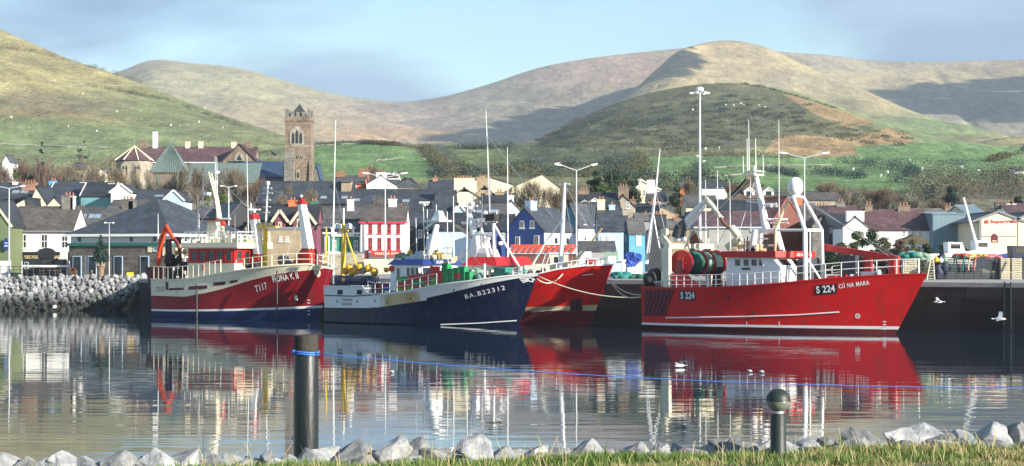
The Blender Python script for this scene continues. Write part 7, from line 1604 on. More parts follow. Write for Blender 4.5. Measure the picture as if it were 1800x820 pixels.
for pts,h,w,m,l in(([(742,262),(760,280),(785,305),(795,318)],4,4,'leaf_olive','dark hedgerow down the right side of the central green field'),([(748,262),(768,284),(792,306)],3,3,'leaf_olive','thinner hedgerow beside the central green field'),([(560,256),(620,252),(706,257),(742,263)],2.2,2,'leaf_olive','hedgerow along the top of the central green field'),([(1124,276),(1128,300),(1132,318)],4,4,'leaf_olive','hedgerow at the left end of the long right pasture'),([(1130,276),(1240,275),(1350,276),(1430,280)],3,3,'leaf_olive','hedgerow under the dark gorse hill'),([(1480,287),(1540,290),(1640,290),(1700,289)],2.6,2.4,'leaf_blue','hedgerow across the middle of the right pasture'),([(1495,296),(1560,297),(1605,304),(1600,312)],3,2.6,'leaf_blue','curved hedgerow in the right pasture'),([(1430,305),(1470,309),(1520,315)],2.8,2.6,'leaf_blue','short hedgerow above the stone barn'),([(1560,322),(1640,322)],2.6,2.4,'leaf_blue','low hedgerow above the large dark evergreen'),([(1690,312),(1760,315),(1800,318)],2.6,2.4,'leaf_blue','hedgerow at the right edge below the farmhouse'),([(1740,285),(1770,277),(1800,270)],2.6,2.2,'leaf_olive','hedgerow climbing at the right edge'),([(1400,312),(1380,306),(1340,300)],2.4,2.2,'leaf_blue','hedgerow behind the tripod mast'),([(0,85),(60,92),(130,110),(190,128),(250,148)],3,3,'leaf_olive','dark hedge line high on the left hill'),([(150,150),(210,162),(300,178),(360,200),(430,225)],2.6,2.6,'leaf_olive','hedge line crossing the middle of the left hill'),([(800,262),(900,262),(1000,268),(1120,274)],3.5,3,'leaf_blue','dark hedge line across the valley mouth'),([(1000,285),(1060,290),(1120,296)],4,4,'leaf_blue','scrub line below the gorse hill left end'),([(1220,295),(1228,305),(1236,312)],4.5,3,'leaf_blue','short dark hedge beside the tall lighting mast'),([(1300,148),(1340,154),(1400,170),(1470,192)],1.6,1.6,'leaf_olive','thin hedge along the gorse hill crest')):
 hedgerow(pts,h,w,m,l)
mat('field_stone',(.24,.235,.2),.9,.25,3)
for pts,l in(([(0,254),(60,257),(130,260),(200,262)],'pale stone field wall on the lower left hill'),([(555,257),(590,255),(650,253),(690,254)],'pale stone wall at the top of the central field'),([(1195,315),(1240,312),(1310,309),(1345,308)],'pale stone wall left of the tall mast in the right pasture'),([(1255,296),(1320,294),(1380,293),(1470,291)],'pale stone wall high in the right pasture'),([(660,284),(700,280),(712,277)],'short stone wall inside the central field'),([(60,140),(120,150),(250,152),(300,150)],'faint stone wall across the left hill')):
 mb=MB();q=[]
 for i in range(len(pts)-1):
  for k in range(12):f=k/12;q.append(terr(pts[i][0]+(pts[i+1][0]-pts[i][0])*f,pts[i][1]+(pts[i+1][1]-pts[i][1])*f)+Vector((0,0,.3+random.uniform(-.2,.2))))
 mb.tube(q,.3,4);tag(mb.build('field_wall','field_stone'),l,'wall','stone field walls')
def mass(name,poly_u,vfun,n_b,h,w,mats_,seed,kind='stuff',dens=60,size=.34):
 rg=random.Random(seed)
 bl={m:[]for m in mats_}
 for i in range(n_b):
  u=rg.uniform(*poly_u);v=vfun(u,rg.random());p=terr(u,v);s_=rg.uniform(.6,1.3);bl[rg.choice(mats_)].append((p.x,p.y,p.z+h*.4*s_,w*s_,w*s_,h*.55*s_))
 for m in mats_:tag(leaves(name,bl[m],len(bl[m])*dens,size,m,None,seed),kind=kind)
mass('woods',(1600,1860),lambda u,r:322+r*30+(10 if u<1660 else 0),46,7,5,['leaf_blue','twig','leaf_olive'],5,dens=420,size=.2)
mass('scrub',(1090,1290),lambda u,r:318+r*20,40,4,4,['leaf_olive','leaf_blue'],6,dens=150)
mass('woods',(-20,520),lambda u,r:292+r*30+(0 if u<260 else 8),70,6,4.5,['twig','twig_red','leaf_olive'],8,dens=230,size=.26)
mass('scrub',(760,1120),lambda u,r:292+r*22,60,3,3.5,['leaf_olive','leaf_blue'],9,dens=150)
mass('scrub',(940,1420),lambda u,r:165+abs(u-1290)*.15+r*95*(1-abs(u-1230)/500),330,1.6,4.0,['leaf_olive','leaf_blue'],10,dens=70,size=.42)
mass('scrub',(1400,1600),lambda u,r:205+abs(u-1400)*.15+r*30,60,1.6,4.0,['leaf_olive'],12,dens=70,size=.42)
def sheep():
 mb=MB();mb.sphere((0,0,.75),.5,8,6,sc=(1.25,.8,.8));mb.sphere((.75,0,.95),.2,6,5,sc=(1.2,.8,.9))
 for x in(-.35,.35):
  for y in(-.2,.2):mb.tube([(x,y,0),(x,y,.6)],.07,4)
 return mb.build('sheep','clean_white',None)
shp=None
rs=random.Random(4)
for(u,v)in[(145,166),(300,176),(360,170),(205,198),(120,224),(20,208),(170,232),(300,222),(316,223),(330,222),(392,226),(350,216),(233,169),(1218,195),(1276,186),(1290,187),(1302,184),(1308,186),(1316,185),(1334,187),(1345,190),(1262,194),(1270,196),(1252,269),(1240,264),(1264,262),(1226,277),(1237,286),(1560,305),(1600,284),(1620,300),(1548,312),(1690,296),(1720,303),(1660,308),(1740,296),(1500,300)]:
 o=sheep()if shp is None else shp.copy()
 if shp is None:shp=o
 else:COL.objects.link(o)
 p=terr(u,v);o.location=p;o.rotation_euler=(0,0,rs.uniform(0,6.28));sc_=rs.uniform(.75,1.05);o.scale=(sc_,)*3
 tag(o,'white sheep grazing on the left hill' if u<500 else 'white sheep grazing on the gorse hill' if v<280 else 'white sheep grazing on the right pasture','sheep','sheep on the left hill' if u<500 else 'sheep on the gorse hill' if v<280 else 'sheep on the right pasture')
# shore rocks
def rock_mat(name,tide):
 m,N,L,b=new_mat(name);b.inputs['Roughness'].default_value=.8
 tc=N.new('ShaderNodeTexCoord');n=N.new('ShaderNodeTexNoise');n.inputs['Scale'].default_value=2.2;n.inputs['Detail'].default_value=9;n.inputs['Roughness'].default_value=.72
 oi=N.new('ShaderNodeObjectInfo');va=N.new('ShaderNodeVectorMath');va.operation='ADD';L.new(tc.outputs['Object'],va.inputs[0])
 sc=N.new('ShaderNodeVectorMath');sc.operation='SCALE';sc.inputs['Scale'].default_value=9;L.new(oi.outputs['Random'],sc.inputs[0])if False else None
 cx=N.new('ShaderNodeCombineXYZ');mm=N.new('ShaderNodeMath');mm.operation='MULTIPLY';mm.inputs[1].default_value=20;L.new(oi.outputs['Random'],mm.inputs[0]);L.new(mm.outputs[0],cx.inputs[0]);L.new(cx.outputs[0],va.inputs[1]);L.new(va.outputs[0],n.inputs['Vector'])
 r=N.new('ShaderNodeValToRGB');e=r.color_ramp.elements;e[0].position=.32;e[0].color=(.13,.135,.145,1);e[1].position=.66;e[1].color=(.44,.44,.43,1);k=e.new(.5);k.color=(.27,.275,.28,1)
 L.new(n.outputs['Fac'],r.inputs['Fac']);out=r.outputs['Color']
 br=N.new('ShaderNodeMath');br.operation='MULTIPLY_ADD';br.inputs[1].default_value=.7;br.inputs[2].default_value=.55;L.new(oi.outputs['Random'],br.inputs[0])
 mx=N.new('ShaderNodeMix');mx.data_type='RGBA';mx.blend_type='MULTIPLY';mx.inputs[0].default_value=1;L.new(out,mx.inputs[6]);L.new(br.outputs[0],mx.inputs[7]);out=mx.outputs[2]
 if tide:
  g=N.new('ShaderNodeNewGeometry');sx=N.new('ShaderNodeSeparateXYZ');L.new(g.outputs['Position'],sx.inputs[0])
  ad=N.new('ShaderNodeMath');ad.operation='MULTIPLY_ADD';ad.inputs[1].default_value=.7;L.new(n.outputs['Fac'],ad.inputs[0]);L.new(sx.outputs[2],ad.inputs[2])
  mr=N.new('ShaderNodeMapRange');mr.inputs[1].default_value=1.1;mr.inputs[2].default_value=2.3;L.new(ad.outputs[0],mr.inputs[0])
  t2=N.new('ShaderNodeMix');t2.data_type='RGBA';L.new(mr.outputs[0],t2.inputs[0]);t2.inputs[6].default_value=(.022,.024,.02,1);L.new(out,t2.inputs[7]);out=t2.outputs[2]
 L.new(out,b.inputs['Base Color'])
 bp=N.new('ShaderNodeBump');bp.inputs['Strength'].default_value=.7;bp.inputs['Distance'].default_value=.08;L.new(n.outputs['Fac'],bp.inputs['Height']);L.new(bp.outputs['Normal'],b.inputs['Normal'])
rock_mat('rock',False);rock_mat('rock_tide',True)
def rock_mesh(seed,npt=16):
 rg=random.Random(seed);bm=bmesh.new()
 for i in range(npt):
  v=Vector((rg.gauss(0,1),rg.gauss(0,1),rg.gauss(0,1))).normalized()*rg.uniform(.75,1.05);bm.verts.new((v.x*.55,v.y*.5,v.z*.42))
 g=bmesh.ops.convex_hull(bm,input=bm.verts);bmesh.ops.delete(bm,geom=[x for x in g['geom_interior']if isinstance(x,bmesh.types.BMVert)],context='VERTS')
 bmesh.ops.bevel(bm,geom=list(bm.edges),offset=.018,segments=1,affect='EDGES',profile=.5)
 bmesh.ops.triangulate(bm,faces=list(bm.faces));bmesh.ops.subdivide_edges(bm,edges=list(bm.edges),cuts=2,use_grid_fill=True)
 for v in bm.verts:p=v.co;v.co=p+p.normalized()*0.034*mnoise.fractal(p*5+Vector((seed,0,0)),1,2,4)
 me=bpy.data.meshes.new('rock');bm.to_mesh(me);bm.free();return me
RM=[rock_mesh(s_,14+s_%6)for s_ in range(12)]
RN=[]
for me in RM:a=me.copy();me.materials.append(MATS['rock_tide']);a.materials.append(MATS['rock']);RN.append(a)
def put_rock(meshes,k,loc,rot,sc,label,group,cat='rock'):
 o=bpy.data.objects.new('boulder',meshes[k]);COL.objects.link(o);o.location=loc;o.rotation_euler=rot;o.scale=sc if isinstance(sc,tuple)else(sc,)*3;return tag(o,label,cat,group)
rr=random.Random(21)
rows=11
mb=MB();mb.add([(-80,202.6,-1),(-41.2,202.6,-1),(-41.2,212.4,3.2),(-80,212.4,3.2)],[(0,1,2,3)]);mb.add([(-41.2,202.6,-1),(-38.4,212.4,-1),(-41.2,212.4,3.2)],[(0,1,2)]);tag(mb.build('ground','soil'),kind='structure')
for j in range(rows):
 for i in range(27):
  f=j/(rows-1);Y=203.4+8.8*f;z=-.25+3.55*f;X=-57+(i+.5*(j%2)+rr.uniform(-.25,.25))*.62
  if X>-41.0+(f*.8-1.0 if j<7 else.3):continue
  s_=rr.uniform(.6,1.15)
  put_rock(RM,rr.randrange(12),(X,Y+rr.uniform(-.2,.2),z+rr.uniform(-.1,.15)),(rr.uniform(0,6),rr.uniform(0,6),rr.uniform(0,6)),s_,'pale rock high on the left harbour embankment' if j>6 else 'pale rock half way up the left harbour embankment' if j>3 else 'dark wet rock at the foot of the left harbour embankment','rocks of the left harbour embankment').name='embankment_rock'
near=[(10,786,66),(55,798,54),(85,797,40),(115,795,42),(155,795,48),(205,785,58),(248,796,30),(285,784,66),(318,780,24),(410,793,50),(452,796,46),(480,790,42),(508,796,56),(545,784,48),(575,780,32),(620,773,58),(655,786,30),(690,768,50),(722,768,30),(760,772,50),(792,782,26),(835,762,60),(880,782,30),(940,776,62),(985,785,40),(1035,771,46),(1062,785,30),(1120,778,60),(1155,773,36),(1215,768,84),(1252,775,40),(1276,766,66),(1306,763,40),(1345,768,48),(1415,768,56),(1452,761,42),(1510,750,70),(1540,765,40),(1578,745,56),(1622,743,50),(1655,756,44),(1688,752,30),(1702,767,40),(1738,737,48),(1762,755,28),(1786,737,50),(350,797,34),(375,800,30),(180,800,30),(1088,788,30),(905,786,34),(1385,778,34),(1478,770,34)]
ords=['first','second','third','fourth','fifth','sixth','seventh','eighth','ninth','tenth','eleventh','twelfth','thirteenth','fourteenth','fifteenth','sixteenth','seventeenth','eighteenth','nineteenth','twentieth']
srt=sorted(near);nl=[x for x in srt if x[0]<530];nm=[x for x in srt if 530<=x[0]<1367];nr_=[x for x in srt if x[0]>=1367]
for(u,vt,w)in near:
 Y0=34.0;
 for _ in range(4):X=xat(u,Y0);Y0=bank_edge(X)+.75+.25*((u*7)%5)/5
 W_=w*Y0/K*1.28;zt=zat(vt,Y0);H_=max(.45,W_*.66,(zt-2.42)*1.05);W_=max(W_,H_*1.15)
 sz='large' if w>=58 else 'small' if w<=34 else 'middling'
 if u<530:lab='%s grey boulder, %s from the left edge of the grass bank'%(sz,ords[nl.index((u,vt,w))])
 elif u<1367:i_=nm.index((u,vt,w));lab='%s grey boulder, %s right of the black pile'%(sz,ords[i_]if i_<20 else 'last but %d'%(len(nm)-1-i_)if i_<len(nm)-1 else 'last')
 else:lab='%s grey boulder, %s right of the bollard light'%(sz,ords[nr_.index((u,vt,w))])
 put_rock(RN,rr.randrange(12),(X,Y0,zt-H_*.47),(rr.uniform(-.25,.25),rr.uniform(-.25,.25),rr.uniform(0,6)),(W_/1.0,W_*.95,H_/.80),lab,'boulders along the grass bank')
xs_=sorted(xat(u,30)+0 for u,v,w in near)
for i in range(56):
 X=-8.6+17.6*i/55+rr.uniform(-.12,.12);Y0=bank_edge(X)+rr.uniform(.12,.5);s_=rr.uniform(.34,.68)
 put_rock(RN,rr.randrange(12),(X,Y0,2.62+rr.uniform(-.06,.05)+.08*(X>3)),(rr.uniform(-.3,.3),rr.uniform(-.3,.3),rr.uniform(0,6)),(s_*1.15,s_,s_*.95),'small grey stone half sunk along the grass edge','small stones along the grass edge').name='edge_stone'
# grass
def grass():
 m,N,L,b=new_mat('grass_blade');b.inputs['Roughness'].default_value=.6;b.inputs['Specular IOR Level'].default_value=.25
 at=N.new('ShaderNodeAttribute');at.attribute_name='tone';L.new(at.outputs['Color'],b.inputs['Base Color'])
 rg=np.random.default_rng(3);n=120000
 X=rg.uniform(-9.5,10.5,n);edge=29.2+.19*X+np.minimum(X,0)*.1+np.maximum(X,0)*.05+.22*np.sin(X*1.3);back=rg.random(n)**.8*5.0-.25;Y=edge-back;z=np.where(back>.8,2.77,2.72-.05*(.8-back))
 clump=np.array([mnoise.noise(Vector((x*1.1,y*1.1,0)))+.5*mnoise.noise(Vector((x*3.5,y*3.5,4)))for x,y in zip(X,Y)]);dry=np.array([mnoise.noise(Vector((x*.55,y*.9,9)))+.35*mnoise.noise(Vector((x*3,y*3,2)))for x,y in zip(X,Y)])
 dry=dry+rg.normal(0,.22,n)+.10*(back-1.2)+np.clip((X-4)/14,-.1,.25)
 keep=rg.random(n)<np.clip(.75+clump,.2,1);X,Y,z,clump,dry=X[keep],Y[keep],z[keep],clump[keep],dry[keep];n=len(X)
 h=(.055+.085*rg.random(n))*(1+np.clip(X/40,0,.2))*(1+.7*np.clip(clump,-.5,1));h*=np.where(rg.random(n)<.02,1.9,1)
 a=rg.uniform(0,2*np.pi,n);lean=rg.uniform(.1,.75,n)*h;w=rg.uniform(.004,.009,n);tw=a+np.pi/2+rg.normal(0,.5,n)
 B=np.stack([X,Y,z],1);s_=np.stack([np.cos(tw),np.sin(tw),0*X],1)*w[:,None];mid=B+np.stack([np.cos(a)*lean*.35,np.sin(a)*lean*.35,h*.6],1);tip=B+np.stack([np.cos(a)*lean,np.sin(a)*lean,h],1)
 V=np.stack([B-s_,B+s_,mid+s_*.8,mid-s_*.8,tip+s_*.15,tip-s_*.15],1).reshape(-1,3);k=np.arange(n)*6
 F=np.concatenate([np.stack([k,k+1,k+2,k+3],1),np.stack([k+3,k+2,k+4,k+5],1)])
 g1,g2,d1=np.array([.085,.16,.03]),np.array([.15,.21,.05]),np.array([.36,.29,.14]);t=rg.random(n)[:,None];c=g1*(1-t)+g2*t;q=np.clip((dry-.10)*2.2,0,1)[:,None];c=c*(1-q)+d1*(.8+.5*t)*q
 tag(np_mesh('grass',V,F,'grass_blade',False,np.repeat(c,6,0)),kind='stuff')
 n=260;X=np.concatenate([rg.uniform(-2.5,10,n//2),rg.normal(-4.2,.7,30),rg.normal(.0,.7,40),rg.uniform(3,10.5,n-n//2-70)]);Y=29.2+.19*X+np.minimum(X,0)*.1+np.maximum(X,0)*.05-rg.random(n)*3;h=rg.uniform(.15,.45,n);a=rg.uniform(0,6.28,n);ln=h*rg.uniform(.1,.6,n);B=np.stack([X,Y,2.72+0*X],1);w=.0045;s_=np.array([w,0,0])
 mid=B+np.stack([np.cos(a)*ln*.4,np.sin(a)*ln*.4,h*.6],1);tip=B+np.stack([np.cos(a)*ln,np.sin(a)*ln,h],1);V=np.stack([B-s_,B+s_,mid+s_,mid-s_,tip+s_*.7,tip-s_*.7],1).reshape(-1,3);k=np.arange(n)*6
 F=np.concatenate([np.stack([k,k+1,k+2,k+3],1),np.stack([k+3,k+2,k+4,k+5],1)]);tag(np_mesh('grass',V,F,'grass_blade',False,np.ones((6*n,3))*np.array([.48,.39,.2])),kind='stuff')
grass()
# pile, bollard light, blue rope
mat('pile_black',(.013,.016,.016),.38,.4,3,bump=.15,bscale=8,stretch=(1,1,.25),stain=(.10,.10,.075),stainamt=.5)
mat('pile_top',(.035,.032,.026),.85,.35,4,bump=.4,bscale=10);mat('bollard_green',(.018,.026,.022),.5,.2,6,bump=.08,bscale=30);mat('globe_glass',(.17,.19,.15),.22,.1,3,spec=.6);mat('blue_rope',(.05,.17,.60),.5,.1,20)
YP=34.0;PX_=xat(538,YP);rp=21.8*YP/K;zt=zat(588,YP)
r=thing('mooring_pile','tall black round mooring pile with worn top and a blue rope','pile',(PX_,YP,-1));mb=MB();Ht=zt+1
mb.lathe([(rp,0),(rp*1.01,Ht*.5),(rp,Ht-.32),(rp*.985,Ht-.31)],28);mb.build('shaft','pile_black',r,True,autos=40)
mb=MB();mb.lathe([(rp*.985,Ht-.308),(rp*.98,Ht-.05),(rp*.93,Ht-.015),(rp*.3,Ht)],28);mb.build('worn_top','pile_top',r,True,autos=40)
ra=zat(619,YP)
mb=MB();q=[Vector((PX_+(rp+.012)*math.cos(a),YP+(rp+.012)*math.sin(a),ra+.012*math.sin(a*2)))for a in np.linspace(0,2*math.pi,25)];mb.tube(q,.018,6);q2=[p+Vector((0,0,-.035))for p in q];mb.tube(q2,.016,6)
mb.sphere((PX_-rp*.9,YP-rp*.5,ra),.05,8,6)
st=Vector((PX_+rp*.7,YP-rp*.75,ra-.01));en=Vector((xat(1830,32),32,zat(682,32)));N_=30
mb.tube([st.lerp(en,i/N_)-Vector((0,0,.16*4*(i/N_)*(1-i/N_)))for i in range(N_+1)],.009,6);tag(mb.build('rope','blue_rope',None,True),'bright blue rope tied round the black pile and stretched to the right','rope')
YB=29.7;BX=xat(1368,YB);zb=2.72;r=thing('bollard_light','dark bollard light with a round two-tone globe head','bollard',(BX,YB,zb));s_=YB/K;H=zat(683,YB)-zb;rb=14.2*s_
zn=zat(727,YB)-zb;zg=zat(704,YB)-zb;rg_=21.5*s_
mb=MB();mb.lathe([(rb*1.08,-.3),(rb*1.08,0),(rb,.02),(rb*.95,zn-.06),(rb*.9,zn-.03),(rb*.9,zn)],24);mb.build('post','bollard_green',r,True,autos=35)
mb=MB();mb.lathe([(rb*.75,zn+.001),(rb*.72,zn+.05)],20);mb.build('collar','steel',r,True,autos=35)
lo=[(rg_*math.cos(a),zg+rg_*math.sin(a))for a in np.linspace(-math.asin(.93),-.02,9)];hi=[(rg_*1.02*math.cos(a),zg+rg_*.96*math.sin(a))for a in np.linspace(.0,math.pi/2-.02,10)]
mb=MB();mb.lathe(lo,26);mb.build('globe','globe_glass',r,True);mb=MB();mb.lathe([(rg_*1.03,zg-.012)]+hi,26);mb.build('hood','bollard_green',r,True,autos=50)
# lamps and quay furniture
mat('lamp_grey',(.55,.57,.57),.45,.1,3);mat('lamp_head',(.78,.78,.76),.4,.05,3);mat('railing_black',(.02,.021,.025),.5,.2,3)
def street_lamp(u,Y,vtop,spread,rise,label,z0=3.6,double=True,rz=0,small=False):
 r=thing('street_lamp',label,'street lamp',(xat(u,Y),Y,z0),0,'street lamps along the harbour');H=zat(vtop,Y)-z0;mb=MB();rr_=.055 if small else.1;mb.tube([(0,0,0),(0,0,H*.35),(0,0,H)],[rr_*1.25,rr_,rr_*.6],8);mb.build('pole','lamp_grey',r,True,autos=50)
 s_=spread*Y/K
 for k in((-1,1)if double else(1,)):
  mb=MB();mb.tube([(0,0,H-.05),(k*s_*.35,0,H+rise*.3),(k*s_*.75,0,H+rise*.85)],.05,6);o=mb.build('arm','lamp_grey',r,True,autos=50)
  mb=MB();mb.bar((k*s_*.72,0,H+rise*.86),(k*s_*1.05,0,H+rise*1.05),.22,.13);mb.bar((k*s_*.76,0,H+rise*.86-.08),(k*s_*1.0,0,H+rise*1.0-.08),.16,.06);mb.build('lamp_head','lamp_head',o)
 return r
street_lamp(16,224,331,27,.25,'double armed street lamp at the far left by the white pub',3.4);street_lamp(677,236,312,38,.55,'double armed street lamp before the white house with red trim');street_lamp(1013,198,299,36,.6,'double armed street lamp behind the red bow, gull on its left head',3.73)
street_lamp(1414,218,277,42,.55,'double armed street lamp right of the white radome',3.7);street_lamp(402,240,329,14,.15,'double armed street lamp behind the maroon trawler lattice mast')
r=street_lamp(192,214,392,8,.02,'short quay lamp with two small floodlights before the pavilion',3.4,small=True)
r=thing('lighting_mast','very tall slim lighting mast with a ring of floodlights on top','lighting mast',(xat(1230,262),262,3.8));H=zat(160,262)-3.8;mb=MB();mb.tube([(0,0,0),(0,0,H*.5),(0,0,H)],[.24,.19,.13],10);mb.build('pole','lamp_grey',r,True,autos=50)
mb=MB();mb.lathe([(.3,-.1),(.55,.0),(.55,.35),(.3,.5)],12,(0,0,H));mb.build('crown_ring','lamp_head',r)
for k in range(6):a=k*math.pi/3;c_,s_=math.cos(a),math.sin(a);mb=MB();mb.bar((c_*.4,s_*.4,H-.1),(c_*.95,s_*.95,H-.25),.1);o=mb.build('arm','lamp_grey',r);mb=MB();mb.box((c_*1.1,s_*1.1,H-.32),(.55,.4,.22),a);mb.build('floodlight','lamp_head',o)
Q=lambda u,Y:Vector((xat(u,Y),Y,3.38))
r=thing('barrier','white horizontal barrier beam on thin posts before the pub','barrier',Q(80,216));w=xat(121,216)-xat(38,216);mb=MB();mb.bb((-w/2,-.05,zat(470,216)-3.38),(w/2,.05,zat(466.5,216)-3.38));mb.build('beam','clean_white',r)
for s_ in(-1,1):mb=MB();mb.tube([(s_*w/2,0,0),(s_*w/2,0,zat(459,216)-3.38)],.06,6);mb.build('post','lamp_grey',r)
r=thing('litter_bin','bright orange litter bin on the left quay','litter bin',Q(128,215));mb=MB();mb.prism([(-.33,0,.0),(.27,0,.0),(.30,0,1.05),(-.10,0,1.2),(-.30,0,1.05)],(0,.55,0));mb.build('body','orange_plastic',r);mb=MB();mb.bb((-.15,-.02,.78),(.15,-.004,.98));mb.build('slot','black_paint',r)
r=thing('sign_post','stack of white direction boards on a thin post by the pub','sign',Q(118,215));mb=MB();mb.tube([(0,.06,0),(0,.06,zat(436,215)-3.38)],.045,6);mb.build('post','lamp_grey',r)
for k in range(5):mb=MB();z0=zat(456-k*4,215)-3.38;mb.bb((-.95 if k==0 else-.8,-.02,z0),(.0,.02,z0+.22));o=mb.build('board','clean_white',r);mb=MB();mb.bb((-.6,-.03,z0+.08),(-.2,-.021,z0+.14));mb.build('board_text','lead_flashing',o)
r=thing('fir_tree','young fir tree in a planter before the pavilion','tree',Q(177,212.5));H=zat(414,212.5)-3.38;leaves('crown',[(0,0,H*(.42+.55*k/12),.95*(1-k/12.5)+.08,.95*(1-k/12.5)+.08,.2)for k in range(13)],1500,.16,'leaf_blue',r,77);mb=MB();mb.tube([(0,0,.2),(0,0,H*.9)],[.09,.03],6);mb.build('trunk','bark',r)
mb=MB();mb.lathe([(.32,0),(.36,.3),(.36,.9),(.45,1.2),(.55,1.35)],10);mb.build('planter','timber',r)
mb=MB();
for k in range(6):a=k*1.05;mb.tube([(.4*math.cos(a),.4*math.sin(a),1.3),(.55*math.cos(a),.55*math.sin(a),2.2)],.04,4)
mb.build('tree_guard','timber_pale',r)
r=thing('sandwich_board','yellow sandwich board on the left quay','board',Q(228,213));mb=MB();mb.prism([(-.45,0,0),(.45,0,0),(.36,.2,.62),(-.36,.2,.62)],(0,.05,.02));mb.build('panel','yellow_paint',r);mb=MB();mb.prism([(-.45,.5,0),(.45,.5,0),(.36,.28,.62),(-.36,.28,.62)],(0,.05,0));mb.build('panel','yellow_paint',r)
for(u,l)in((134,'wooden bollard right of the orange bin'),(146,'wooden bollard left of the tall grey post'),(161,'wooden bollard left of the fir planter')):mb=MB();mb.lathe([(.13,0),(.13,.8),(.1,.86)],10,(0,0,0));o=mb.build('bollard','timber_pale');o.location=Q(u,214);tag(o,l,'bollard')
mb=MB();mb.tube([(0,0,0),(0,0,zat(449,214)-3.38)],.07,7);o=mb.build('post','clean_white');o.name='quay_post';o.location=Q(151,214);tag(o,'plain pale post right of the orange bin','post')
r=thing('railing','black metal railing at the quay edge before the pub','railing',Q(30,213.3));x0,x1=xat(-10,213.3)-r.location.x,xat(70,213.3)-r.location.x
for i in range(8):mb=MB();x=x0+(x1-x0)*i/7;mb.tube([(x,0,0),(x,0,1.35)],.04,5);mb.build('post','railing_black',r)
for z in(.5,.9,1.3):mb=MB();mb.tube([(x0,0,z),(x1,0,z)],.03,5);mb.build('rail','railing_black',r)
r=thing('picnic_bench','dark picnic table before the pub shopfront','bench',Q(90,218));
for y,z,w_ in((0,.75,.7),(-.6,.45,.25),(.6,.45,.25)):mb=MB();mb.bb((-1.1,y-w_/2,z),(1.1,y+w_/2,z+.06));mb.build('seat' if w_<.5 else 'tabletop','timber',r)
for x in(-.8,.8):
 for s_ in(-1,1):mb=MB();mb.bar((x,s_*.65,0),(x,s_*.2,.74),.08);mb.build('leg','railing_black',r)
r=thing('railing','black railing with slanted posts behind the orange bin','railing',Q(92,214));
for i,x in enumerate(np.linspace(-1.0,1.6,5)):mb=MB();mb.tube([(x,0,0),(x,0,1.0)],.05,5);mb.build('post','railing_black',r)
mb=MB();mb.tube([(-1.0,0,.95),(1.6,0,.95)],.045,5);mb.build('rail','railing_black',r)
for(u,l)in((1774,'dark vertical ladder recess in the pier wall at the right'),):
 X=38.6;r=thing('pier_ladder',l,'ladder',(X,pier_y(X)-.12,0),math.atan2(-.62,1))
 for s_ in(-.25,.25):mb=MB();mb.bb((s_-.04,-.1,.2),(s_+.04,0,3.85));mb.build('rail','dark_gear',r)
 for k in range(10):mb=MB();mb.bb((-.21,-.08,.4+k*.35),(.21,-.03,.46+k*.35));mb.build('rung','dark_gear',r)
 mb=MB();mb.bb((-.45,.0,-.5),(.45,.08,3.35));mb.build('back_plate','pile_black',r)
mb=MB();mb.lathe([(.14,-.03),(.2,-.03),(.2,.03),(.14,.03)],16,(0,0,0),M=Matrix.Rotation(R(60),3,'X'));o=mb.build('life_ring','clean_white',None,True);o.location=(xat(98,203.5),203.0,.45);tag(o,'white life ring lying at the foot of the embankment rocks','life ring')
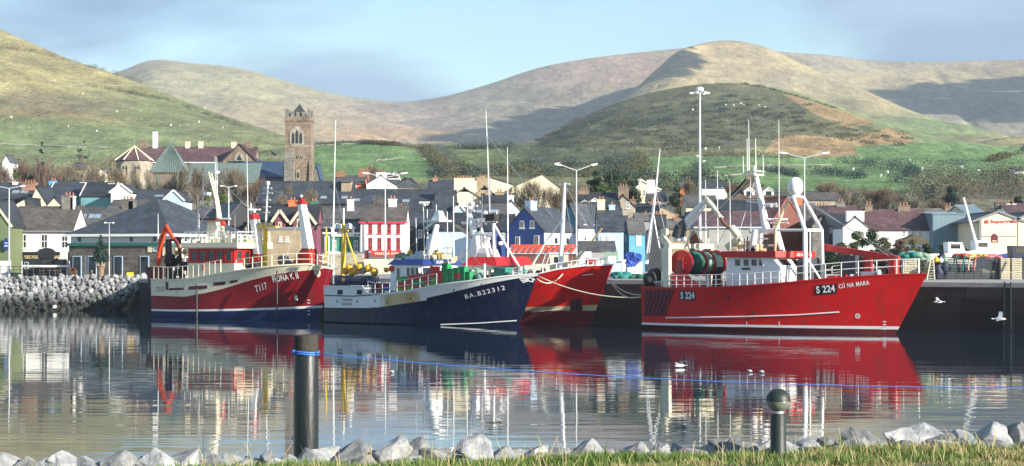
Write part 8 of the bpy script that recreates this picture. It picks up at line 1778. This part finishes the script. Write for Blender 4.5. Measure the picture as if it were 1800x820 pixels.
# gulls
mat('gull_white',(.80,.80,.78),.6,.05,4);mat('gull_grey',(.36,.38,.40),.6,.1,4)
def gull(p,rz,roll,label,pose='fly',sc=1.0):
 r=thing('gull',label,'gull',p,rz,'gulls of the harbour');r.scale=(sc,)*3;r.rotation_euler=(roll,0,rz)
 mb=MB();mb.lathe([(.01,-.30),(.05,-.22),(.085,-.08),(.09,.06),(.06,.17),(.055,.22),(.045,.27),(.01,.31)],10,M=Matrix.Rotation(R(90),3,'Y'));mb.prism([(-.28,-.03,0),(-.42,-.08,.01),(-.42,.08,.01),(-.28,.03,0)],(0,0,.012));mb.build('body','gull_white',r,True)
 if pose=='fly':
  for s_ in(-1,1):
   mb=MB();q=[(.12,s_*.06,.04),(.14,s_*.35,.20),(.02,s_*.72,.14),(-.10,s_*.70,.13),(-.06,s_*.34,.17),(-.10,s_*.06,.03)]
   mb.add(q+[(x,y,z+.012)for x,y,z in q],[(0,1,4,5),(1,2,3,4),(11,10,7,6),(10,9,8,7)]+[(i,(i+1)%6,6+(i+1)%6,6+i)for i in range(6)]);mb.build('wing','gull_grey',r)
 else:
  for s_ in(-1,1):mb=MB();mb.sphere((-.06,s_*.065,.03),.16,8,5,sc=(1.2,.3,.45));mb.build('wing','gull_grey',r,True)
 mb=MB();mb.lathe([(.018,.30),(.003,.37)],5,M=Matrix.Rotation(R(90),3,'Y'));mb.build('beak','yellow_paint',r)
gull(P(1195,643,100),R(200),R(10),'white gull in flight low over the water before S 224');gull(P(1650,531,128),R(180),R(-12),'gull in flight before the dark pier wall, the upper one');gull(P(1757,561,118),R(-20),R(18),'gull in flight before the dark pier wall, the lower one',sc=1.2)
for(u,v,l)in((689,656,'gull swimming under the navy trawler reflection'),(1317,655,'gull swimming left of a second one by the blue rope'),(1338,656,'gull swimming right of a second one by the blue rope')):Yw=CAMZ*K/(v-VH);gull(Vector((xat(u,Yw),Yw,.06)),R(100),0,l,'sit',.9)
gull(P(979,287,198),R(160),0,'gull perched on the left lamp head above the red bow','sit');gull(Vector((xat(178,130),130,.06)),R(20),0,'gull swimming below the left embankment','sit')if False else None
# haze
def haze():
 m=bpy.data.materials.new('haze');m.use_nodes=True;N=m.node_tree.nodes;L=m.node_tree.links
 N.remove(N['Principled BSDF']);v=N.new('ShaderNodeVolumePrincipled');L.new(v.outputs[0],N['Material Output'].inputs['Volume'])
 v.inputs['Color'].default_value=(.72,.84,1,1);v.inputs['Density'].default_value=.00009;v.inputs['Anisotropy'].default_value=.0
 MATS['haze']=m;mb=MB();mb.bb((-2600,-320,-3.5),(2600,4700,480));o=mb.build('haze','haze');tag(o,kind='stuff')
haze()
